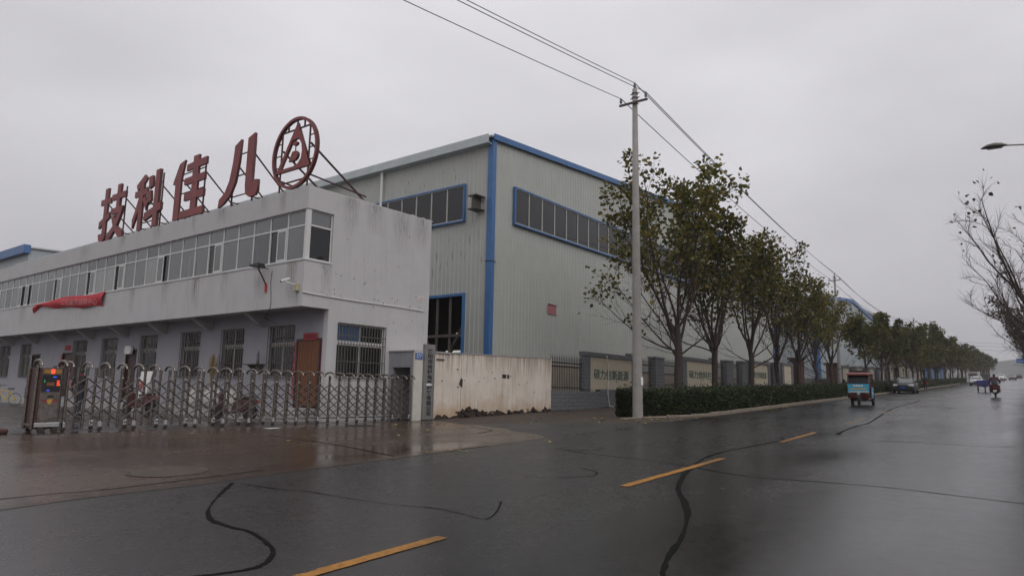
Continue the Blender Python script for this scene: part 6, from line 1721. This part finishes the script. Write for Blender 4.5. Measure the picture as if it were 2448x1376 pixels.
# red passenger tricycle with a blue advert
qx, qy = 40.6, 7.62
t = thing('passenger_tricycle', 'dark red covered passenger tricycle with a sky blue advert panel', 'tricycle', (qx, qy, road_z(qx) + .01), .10)
W = .52
b = MB()
b.loft([[(X, -w0, z0), (X, w0, z0), (X2, w1, z1), (X2, -w1, z1)] for X, X2, w0, w1, z0, z1 in ((-1.22, -1.28, .40, .52, .36, .62), (-1.16, -1.26, .42, .52, .30, .98), (-.9, -.9, .46, .53, .28, .98), (1.05, 1.05, .5, .54, .30, .98), (1.12, 1.12, .48, .53, .34, .96))]); b.build('lower_body', M['trike_red'], t, world=False, bevel=.02, fixn=True)
b = MB()
for s_ in (-1, 1):
    for pa, pb, pw in (((-1.2, s_ * .5, .95), (-1.02, s_ * .47, 1.62), .06), ((-.25, s_ * .53, .95), (-.25, s_ * .49, 1.62), .06), ((.5, s_ * .53, .95), (.5, s_ * .49, 1.62), .06), ((1.08, s_ * .52, .95), (1.08, s_ * .49, 1.62), .07)):
        b = MB(); b.bar(pa, pb, pw); b.build('pillar', M['trike_red'], t, world=False)
b = MB(); b.box(1.04, 1.1, -.5, .5, .96, 1.6); b.build('rear_panel', M['trike_red'], t, world=False)
b = MB(); b.hexa([(-1.215, -.47, .99), (-1.215, .47, .99), (-1.20, .47, .99), (-1.20, -.47, .99), (-1.05, -.44, 1.58), (-1.05, .44, 1.58), (-1.035, .44, 1.58), (-1.035, -.44, 1.58)]); b.build('windscreen', M['glass_dull'], t, world=False)
b = MB(); b.loft([[(X, -w_, z - .035), (X, w_, z - .035), (X, w_, z + .01), (X, w_ * .8, z + .05), (X, -w_ * .8, z + .05), (X, -w_, z + .01)] for X, w_, z in ((-1.34, .54, 1.60), (-1.2, .56, 1.635), (-.6, .57, 1.66), (.6, .57, 1.66), (1.2, .54, 1.64))]); b.build('roof', M['trike_roof'], t, world=False, fixn=True)
b = MB()
for s_ in (-.42, .42): b.bar((-.8, s_, 1.76), (.8, s_, 1.76), .025)
for X in (-.7, 0, .7): b.bar((X, -.42, 1.76), (X, .42, 1.76), .022); b.bar((X, -.42, 1.7), (X, -.42, 1.76), .02); b.bar((X, .42, 1.7), (X, .42, 1.76), .02)
b.build('roof_rack', M['iron'], t, world=False)
b = MB(); b.box(-.5, .35, -.33, .36, 1.775, 1.83); b.build('rack_load', M['black'], t, world=False, bevel=.02)
b = MB(); b.hexa([(-1.315, -.49, .66), (-1.315, .49, .66), (-1.285, .49, .66), (-1.285, -.49, .66), (-1.285, -.50, 1.10), (-1.285, .50, 1.10), (-1.265, .50, 1.10), (-1.265, -.50, 1.10)]); ad = b.build('advert_panel', M['cyan'], t, world=False)
b = MB()
for k in range(4): b.box(-1.318, -1.302, -.22 + k * .12, -.13 + k * .12, .965, 1.05)
b.build('advert_title', M['white_plain'], ad, world=False)
b = MB(); b.box(-1.324, -1.308, -.38, .38, .82, .885); b.build('advert_line', M['yel_print'], ad, world=False)
b = MB(); b.box(-1.330, -1.316, -.47, .47, .675, .70); b.box(-1.328, -1.312, -.44, .40, .735, .755); b.build('advert_line', M['white_plain'], ad, world=False)
for s_ in (-1, 1):
    a, c = sorted((s_ * .545, s_ * .56))
    b = MB(); b.box(-.85, .35, a, c, .38, .96); dr_ = b.build('side_door', M['trike_red'], t, world=False)
    a, c = sorted((s_ * .561, s_ * .566)); b = MB(); b.box(-.7, -.2, a, c, .42, .93); b.box(-.17, .3, a, c, .42, .93); b.build('door_advert', M['cyan'], dr_, world=False)
    a, c = sorted((s_ * .567, s_ * .571)); b = MB(); b.box(-.66, -.24, a, c, .58, .73); b.box(-.13, .26, a, c, .58, .73); b.build('advert_patch', M['cyan_pale'], dr_, world=False)
    a, c = sorted((s_ * .50, s_ * .51)); b = MB(); b.box(-.2, .46, a, c, 1.0, 1.58); b.box(-.95, -.3, a, c, 1.0, 1.56); b.box(.56, 1.03, a, c, 1.0, 1.58); b.build('side_window', M['glass_dull'], t, world=False)
    b = MB(); b.tube([(-1.18, s_ * .5, 1.12), (-1.3, s_ * .66, 1.2)], .015, 6); b.box(-1.33, -1.29, min(s_ * .60, s_ * .74), max(s_ * .60, s_ * .74), 1.13, 1.33); b.build('mirror', M['black'], t, world=False)
    b = MB(); b.box(-1.31, -1.28, min(s_ * .36, s_ * .47), max(s_ * .36, s_ * .47), .60, .625); b.build('indicator', M['amber'], t, world=False)
    wheel(t, .72, s_ * .50, .27, .27, .12, 'steel_dull')
    b = MB(); b.loft([[(.72 + .34 * math.cos(a), s_ * .50 - .09, .27 + .34 * math.sin(a)), (.72 + .34 * math.cos(a), s_ * .50 + .09, .27 + .34 * math.sin(a)), (.72 + .31 * math.cos(a), s_ * .50 + .09, .27 + .31 * math.sin(a)), (.72 + .31 * math.cos(a), s_ * .50 - .09, .27 + .31 * math.sin(a))] for a in [.3 + k * .3 for k in range(9)]]); b.build('mudguard', M['trike_red'], t, world=False)
wheel(t, -1.28, 0, .26, .26, .11, 'steel_dull')
b = MB(); b.tube([(-1.28, -.09, .26), (-1.2, -.09, .62)], .025, 6); b.tube([(-1.28, .09, .26), (-1.2, .09, .62)], .025, 6); b.build('fork', M['steel_dull'], t, world=False)
b = MB(); b.loft([[(-1.28 + .33 * math.cos(a), -.08, .26 + .33 * math.sin(a)), (-1.28 + .33 * math.cos(a), .08, .26 + .33 * math.sin(a)), (-1.28 + .30 * math.cos(a), .08, .26 + .30 * math.sin(a)), (-1.28 + .30 * math.cos(a), -.08, .26 + .30 * math.sin(a))] for a in [.5 + k * .3 for k in range(8)]]); b.build('mudguard', M['black'], t, world=False)
b = MB(); b.tube([(-1.36, 0, .59), (-1.25, 0, .59)], .075, 14); b.build('headlight', M['lamp_glass'], t, world=False)
b = MB(); b.bar((.72, -.5, .27), (.72, .5, .27), .05); b.box(-.9, 1.0, -.3, .3, .22, .29); b.build('axle', M['black'], t, world=False)
b = MB(); b.tube([(-.95, -.28, 1.05), (-.98, 0, .98), (-.95, .28, 1.05)], .018, 6); b.build('handlebar', M['black'], t, world=False)

# ------------------------------------------------------------------ people
def person(name, label, loc, rz, J, edges, zones, cat='person', hand=None):
    """J: joint -> (x, y, z, radius); edges: pairs; zones: edge -> material key"""
    keys = list(J); idx = {k: i for i, k in enumerate(keys)}
    me = bpy.data.meshes.new('skeleton')
    me.from_pydata([J[k][:3] for k in keys], [(idx[a], idx[c]) for a, c, _ in edges], [])
    o_ = bpy.data.objects.new('tmp', me); COL.objects.link(o_)
    md = o_.modifiers.new('skin', 'SKIN'); md.use_smooth_shade = True
    for i, k in enumerate(keys):
        v = me.skin_vertices[0].data[i]; r_ = J[k][3]; v.radius = (r_, r_) if not isinstance(r_, tuple) else r_
        v.use_root = (k == 'pelvis')
    sb = o_.modifiers.new('sub', 'SUBSURF'); sb.levels = 1; sb.render_levels = 1
    dg = bpy.context.evaluated_depsgraph_get(); m2 = bpy.data.meshes.new_from_object(o_.evaluated_get(dg))
    COL.objects.unlink(o_); bpy.data.objects.remove(o_)
    mk = []
    for _, _, z in edges:
        if z not in mk: mk.append(z)
    m2.materials.clear()
    for z in mk: m2.materials.append(M[z])
    seg = [(Vector(J[a][:3]), Vector(J[c][:3]), mk.index(z), J[a][3] if not isinstance(J[a][3], tuple) else J[a][3][0]) for a, c, z in edges]
    for p in m2.polygons:
        c = p.center; best = 1e9
        for a, d, mi, r_ in seg:
            ab = d - a; t_ = max(0, min(1, (c - a).dot(ab) / max(1e-9, ab.length_squared))); q = (c - (a + ab * t_)).length - r_ * .5
            if q < best: best = q; p.material_index = mi
        p.use_smooth = True
    t_ = thing(name, label, cat, loc, rz)
    obj('body', m2, t_)
    # hair as a cap over the head
    hx, hy, hz, hr = J['crown'][0], J['crown'][1], J['crown'][2], .105
    b_ = MB(); b_.lathe([(hr * math.cos(a), hr * 1.05 * math.sin(a)) for a in [-.25, .1, .45, .8, 1.15, 1.5]], (hx - .012, hy, hz - .03), 14); b_.build('hair', M['hair'], t_, world=False, smooth=True)
    return t_
def stand(lean=0, step=.16, arm=.12, top='cloth_black', leg='cloth_black'):
    J = {'pelvis': (0, 0, .93, .135), 'spine': (0, 0, 1.12, .13), 'chest': (0, 0, 1.32, .155), 'neck': (.0, 0, 1.47, .055), 'head': (-.02, 0, 1.56, .085), 'crown': (-.015, 0, 1.63, .085), 'nose': (-.10, 0, 1.57, .015)}
    E_ = [('pelvis', 'spine', top), ('spine', 'chest', top), ('chest', 'neck', top), ('neck', 'head', 'skin'), ('head', 'crown', 'skin'), ('head', 'nose', 'skin')]
    for s_, n_ in ((-1, 'r'), (1, 'l')):
        st_ = step * s_
        J.update({'sh' + n_: (0, s_ * .17, 1.40, .07), 'el' + n_: (-arm * s_ * .6 + .03, s_ * .235, 1.13, .05), 'wr' + n_: (-arm * s_ * 1.2 - .04, s_ * .24, .89, .036), 'ha' + n_: (-arm * s_ * 1.2 - .06, s_ * .24, .81, .034), 'th' + n_: (-arm * s_ * 1.2 - .11, s_ * .215, .79, .011)})
        E_ += [('chest', 'sh' + n_, top), ('sh' + n_, 'el' + n_, top), ('el' + n_, 'wr' + n_, top), ('wr' + n_, 'ha' + n_, 'skin'), ('ha' + n_, 'th' + n_, 'skin')]
        for q, (dy_, ln) in enumerate(((-.022, .075), (-.008, .085), (.008, .08), (.022, .065))):
            J['f%d%s' % (q, n_)] = (-arm * s_ * 1.2 - .065, s_ * .24 + dy_, .81 - ln, .009); E_.append(('ha' + n_, 'f%d%s' % (q, n_), 'skin'))
        J.update({'hi' + n_: (0, s_ * .09, .88, .095), 'kn' + n_: (st_ * .45 - .03, s_ * .1, .49, .062), 'an' + n_: (st_, s_ * .1, .09, .045), 'to' + n_: (st_ - .15, s_ * .11, .035, .035)})
        E_ += [('pelvis', 'hi' + n_, leg), ('hi' + n_, 'kn' + n_, leg), ('kn' + n_, 'an' + n_, leg), ('an' + n_, 'to' + n_, 'rubber')]
    return J, E_
J, E_ = stand(step=.14, top='cloth_black', leg='cloth_black')
pt = person('person', 'person in black walking along the far kerb holding a small red bag', (91.0, edge(91) - .75, road_z(91) + .01), .05, J, E_, None)
b = MB(); b.box(-.12, .0, -.36, -.2, .58, .80); b.tube([(-.06, -.34, .8), (-.06, -.28, .86), (-.06, -.22, .8)], .008, 5)
o = b.build('hand_bag', M['banner'], None, bevel=.02); o.location = (90.85, edge(91) - .72, road_z(91) + .12); tag(o, 'small bright red bag held by the walking person', 'bag')
J, E_ = stand(step=.06, arm=.03, top='cloth_black', leg='cloth_blue')
yp = person('person', 'person in dark clothes with a red collar standing in the yard behind the gate', (10.3, 27.6, .004), math.pi + .6, J, E_, None)
b = MB(); b.lathe([(.062, 0), (.075, .02), (.07, .05), (.058, .06)], (0, 0, 1.45), 12); b.build('red_collar', M['banner'], yp, world=False)

# scooter, built facing +x
def scooter(name, label, loc, rz, body, cat='scooter', grp=None, plate=True):
    t_ = thing(name, label, cat, loc, rz, grp)
    wheel(t_, .62, 0, .24, .24, .09, 'steel_dull'); wheel(t_, -.58, 0, .24, .24, .1, 'steel_dull')
    b_ = MB(); b_.loft([[(X, -w_, z0), (X, w_, z0), (X, w_ * .8, z1), (X, -w_ * .8, z1)] for X, w_, z0, z1 in ((-.88, .06, .60, .70), (-.7, .13, .46, .76), (-.35, .16, .32, .74), (-.05, .15, .26, .66), (.05, .15, .22, .32), (.32, .16, .22, .30))]); b_.build('rear_body', body, t_, world=False, bevel=.02, fixn=True)
    b_ = MB(); b_.loft([[(X + .04 * 0, -w_, z), (X, w_, z), (X + .10, w_ * .6, z + .01), (X + .10, -w_ * .6, z + .01)] for X, w_, z in ((.30, .17, .28), (.38, .2, .55), (.44, .19, .8), (.46, .12, .95))]); b_.build('front_shield', body, t_, world=False, bevel=.015, fixn=True)
    b_ = MB(); b_.loft([[(X, -w_, .74 + dz), (X, w_, .74 + dz), (X, w_ * .9, .82 + dz), (X, -w_ * .9, .82 + dz)] for X, w_, dz in ((-.78, .1, .03), (-.5, .14, .02), (-.1, .13, -.03), (.0, .09, -.05))]); b_.build('seat', M['black'], t_, world=False, bevel=.02, fixn=True)
    b_ = MB(); b_.tube([(.62, 0, .24), (.50, 0, .7), (.44, 0, 1.0)], .03, 8); b_.tube([(.38, -.33, 1.05), (.44, -.12, 1.02), (.44, .12, 1.02), (.38, .33, 1.05)], .016, 6); b_.build('handlebar', M['black'], t_, world=False)
    for s_ in (-1, 1):
        b_ = MB(); b_.tube([(.42, s_ * .22, 1.04), (.45, s_ * .3, 1.24)], .008, 5); b_.box(.44, .455, min(s_ * .25, s_ * .36), max(s_ * .25, s_ * .36), 1.2, 1.3); b_.build('mirror', M['chrome'], t_, world=False)
    b_ = MB(); b_.tube([(.52, 0, .93), (.60, 0, .92)], .07, 12); b_.build('headlight', M['lamp_glass'], t_, world=False)
    b_ = MB(); b_.box(-.90, -.87, -.1, .1, .62, .70); b_.build('tail_light', M['tail'], t_, world=False)
    if plate:
        b_ = MB(); b_.box(-.90, -.885, -.11, .11, .36, .52); b_.build('number_plate', M['white_plain'], t_, world=False)
    b_ = MB(); b_.loft([[(-.58 + .3 * math.cos(a), -.07, .24 + .3 * math.sin(a)), (-.58 + .3 * math.cos(a), .07, .24 + .3 * math.sin(a)), (-.58 + .275 * math.cos(a), .07, .24 + .275 * math.sin(a)), (-.58 + .275 * math.cos(a), -.07, .24 + .275 * math.sin(a))] for a in [1.2 + k * .3 for k in range(7)]]); b_.build('mudguard', M['black'], t_, world=False)
    return t_
mx0, my0 = 64.3, 2.75
sc_ = scooter('scooter', 'dark scooter ridden away from the viewer in the right lane', (mx0, my0, road_z(mx0) + .01), .02, M['cloth_black'])
J = {'pelvis': (-.28, 0, .92, .15), 'spine': (-.24, 0, 1.12, .15), 'chest': (-.16, 0, 1.34, .17), 'neck': (-.10, 0, 1.50, .055), 'head': (-.07, 0, 1.58, .085), 'crown': (-.06, 0, 1.65, .085), 'nose': (.03, 0, 1.58, .015)}
E_ = [('pelvis', 'spine', 'cloth_grey'), ('spine', 'chest', 'cloth_grey'), ('chest', 'neck', 'cloth_black'), ('neck', 'head', 'skin'), ('head', 'crown', 'skin'), ('head', 'nose', 'skin')]
for s_, n_ in ((-1, 'r'), (1, 'l')):
    J.update({'sh' + n_: (-.13, s_ * .2, 1.42, .075), 'el' + n_: (.06, s_ * .36, 1.17, .06), 'wr' + n_: (.32, s_ * .31, 1.07, .045), 'ha' + n_: (.37, s_ * .29, 1.06, .04), 'hi' + n_: (-.26, s_ * .12, .88, .11), 'kn' + n_: (.18, s_ * .24, .78, .085), 'an' + n_: (.16, s_ * .17, .36, .055), 'to' + n_: (.32, s_ * .18, .31, .045)})
    E_ += [('chest', 'sh' + n_, 'cloth_dred'), ('sh' + n_, 'el' + n_, 'cloth_dred'), ('el' + n_, 'wr' + n_, 'cloth_dred'), ('wr' + n_, 'ha' + n_, 'skin'), ('pelvis', 'hi' + n_, 'cloth_black'), ('hi' + n_, 'kn' + n_, 'cloth_black'), ('kn' + n_, 'an' + n_, 'cloth_black'), ('an' + n_, 'to' + n_, 'rubber')]
    for q, dz in enumerate((-.02, 0, .02)):
        J['f%d%s' % (q, n_)] = (.42, s_ * (.29 - .02 + q * .02), 1.03, .010); E_.append(('ha' + n_, 'f%d%s' % (q, n_), 'skin'))
rider = person('person', 'rider in a grey checked vest with dark red sleeves on the scooter', (mx0, my0, road_z(mx0) + .01), .02, J, E_, None)
b = MB(); b.loft([[(X, -w_, z0), (X, w_, z0), (X + .02, w_ * .95, z1), (X + .02, -w_ * .95, z1)] for X, w_, z0, z1 in ((-.42, .20, .42, .95), (-.1, .32, .34, .92), (.22, .34, .34, .86), (.4, .3, .4, .9))]); b.build('lap_apron', M['cloth_dred'], rider, world=False, bevel=.03, fixn=True)

# yard clutter behind the gate
scooter('scooter', 'dark red scooter parked by the porch behind the middle of the gate', (13.35, 29.6, .004), 1.9, M['trike_red'], plate=False)
scooter('scooter', 'dark maroon scooter parked near the bamboo door', (13.3, 22.4, .004), 2.2, M['maroon'], plate=False)
t = thing('display_board', 'white poster board leaning on the porch wall behind the gate', 'board', (14.0, 31.2, .0))
b = MB(); b.hexa([(13.55, 29.9, .1), (13.6, 31.0, .1), (13.64, 31.0, .1), (13.59, 29.9, .1), (13.9, 29.9, 1.75), (13.95, 31.0, 1.75), (13.99, 31.0, 1.75), (13.94, 29.9, 1.75)]); b.build('panel', M['white_plain'], t)
b = MB(); b.bar((13.6, 30.2, .9), (13.72, 30.3, 1.3), .02, .2); b.bar((13.66, 30.55, 1.1), (13.74, 30.6, 1.4), .02, .25); b.build('print', M['pink_paper'], t)
for yy in (29.95, 30.95):
    b = MB(); b.bar((14.15, yy, .30), (13.9, yy, 1.6), .03); b.build('leg', M['iron'], t)
t = thing('straw_broom', 'upright straw broom leaning on the porch wall', 'broom', (14.95, 27.25, .3))
b = MB(); b.tube([(14.95, 27.2, .3), (15.1, 27.25, 1.5)], .018, 6); b.build('handle', M['bamboo'], t)
b = MB()
for i in range(70):
    a = R.uniform(0, 6.28); r_ = R.random() ** .6; b.tube([(15.06, 27.24, 1.1), (15.1 + .07 * r_ * math.cos(a), 27.25 + .09 * r_ * math.sin(a), 1.55), (15.13 + .16 * r_ * math.cos(a), 27.26 + .28 * r_ * math.sin(a), 1.95 + .6 * R.random())], .007, 3)
b.build('bristles', M['straw'], t)
for i, (x, y, s_, lb) in enumerate(((14.7, 25.1, .5, 'white woven sack lying by the porch step, nearest the bamboo door'), (14.6, 26.1, .55, 'plump white woven sack in the middle of the three by the porch'), (14.75, 27.9, .45, 'small white woven sack beyond the straw broom'))):
    b = MB(); b.loft([[(x + w_ * s_ * math.cos(a) * (1 + .12 * math.sin(3 * a + i)), y + w_ * s_ * .9 * math.sin(a) * (1 + .1 * math.sin(2 * a + z * 5)), .30 + z * s_ * 1.5) for a in [k * .524 for k in range(12)]] for w_, z in ((.5, 0), (.72, .12), (.8, .4), (.66, .75), (.35, .93), (.22, 1.05), (.26, 1.12))])
    tag(b.build('sack', M['sack'], None, smooth=True, fixn=True), lb, 'sack', 'sacks by the porch')
# bicycles
def bicycle(label, loc, rz, paint):
    t_ = thing('bicycle', label, 'bicycle', loc, rz)
    for X in (-.52, .52):
        b_ = MB(); n = 22
        b_.loft([[(X + q * math.cos(a), d, .33 + q * math.sin(a)) for q, d in ((.33, 0), (.315, .016), (.3, 0), (.315, -.016))] for a in [2 * math.pi * k / n for k in range(n + 1)]], cap=False); wh = b_.build('wheel', M['rubber'], t_, world=False)
        b_ = MB()
        for k in range(10): b_.tube([(X, 0, .33), (X + .3 * math.cos(k * .628), 0, .33 + .3 * math.sin(k * .628))], .003, 3)
        b_.build('spokes', M['steel'], wh, world=False)
    b_ = MB()
    for a, c in (((-.52, 0, .33), (-.1, 0, .3)), ((-.52, 0, .33), (-.22, 0, .72)), ((-.1, 0, .3), (-.24, 0, .82)), ((-.1, 0, .3), (.36, 0, .72)), ((-.22, 0, .7), (.34, 0, .8)), ((.52, 0, .33), (.34, 0, .85))): b_.tube([a, c], .022, 6)
    b_.build('frame', paint, t_, world=False)
    b_ = MB(); b_.tube([(.34, 0, .85), (.3, 0, 1.02)], .014, 6); b_.tube([(.22, -.27, 1.03), (.32, -.1, 1.03), (.32, .1, 1.03), (.22, .27, 1.03)], .013, 6); b_.build('handlebar', M['black'], t_, world=False)
    b_ = MB(); b_.loft([[(X, -w_, .83), (X, w_, .83), (X, w_ * .8, .89), (X, -w_ * .8, .89)] for X, w_ in ((-.38, .09), (-.25, .07), (-.1, .02))]); b_.build('saddle', M['black'], t_, world=False)
bicycle('yellow bicycle parked by the porch left of the gate head', (12.0, 41.0, .004), 2.2, M['bike_yellow'])
b = MB(); b.box(14.3, 14.9, 44.8, 45.8, .3, .95); tag(b.build('planter_box', M['stone'], None, bevel=.02), 'grey planter box by the porch behind the yellow bicycle', 'planter')

# blue direction sign far ahead
sx_ = 300.0; sy_ = yc(300) - 6.2
t = thing('road_sign', 'blue direction sign hanging over the far right road edge', 'road sign', (sx_, sy_, road_z(sx_)))
b = MB(); b.lathe([(.14, 0), (.12, 8.2), (.001, 8.2)], (sx_, sy_, road_z(sx_)), 10); b.bar((sx_, sy_, road_z(sx_) + 6.6), (sx_, sy_ + 4.4, road_z(sx_) + 6.7), .16); b.build('mast', M['galv'], t)
b = MB(); b.box(sx_ - .2, sx_ - .13, sy_ + 2.0, sy_ + 4.4, road_z(sx_) + 5.5, road_z(sx_) + 7.1); b.build('panel', M['blue_sign'], t)
b = MB(); b.box(sx_ - .21, sx_ - .205, sy_ + 2.3, sy_ + 4.1, road_z(sx_) + 6.25, road_z(sx_) + 6.35); b.build('panel_line', M['white_plain'], t)

# ------------------------------------------------------------------ haze: damp air
hm = bpy.data.materials.new('damp air'); hm.use_nodes = True
n = hm.node_tree.nodes; n.remove(n['Principled BSDF'])
pv = n.new('ShaderNodeVolumePrincipled'); pv.inputs['Density'].default_value = HAZE; pv.inputs['Color'].default_value = (.95, .96, 1, 1); pv.inputs['Anisotropy'].default_value = 0.0
hm.node_tree.links.new(pv.outputs[0], n['Material Output'].inputs['Volume'])
b = MB(); b.box(-3100, 3100, -3100, 3100, -2.5, 185)
hz = b.build('haze', hm); hz['kind'] = 'stuff'
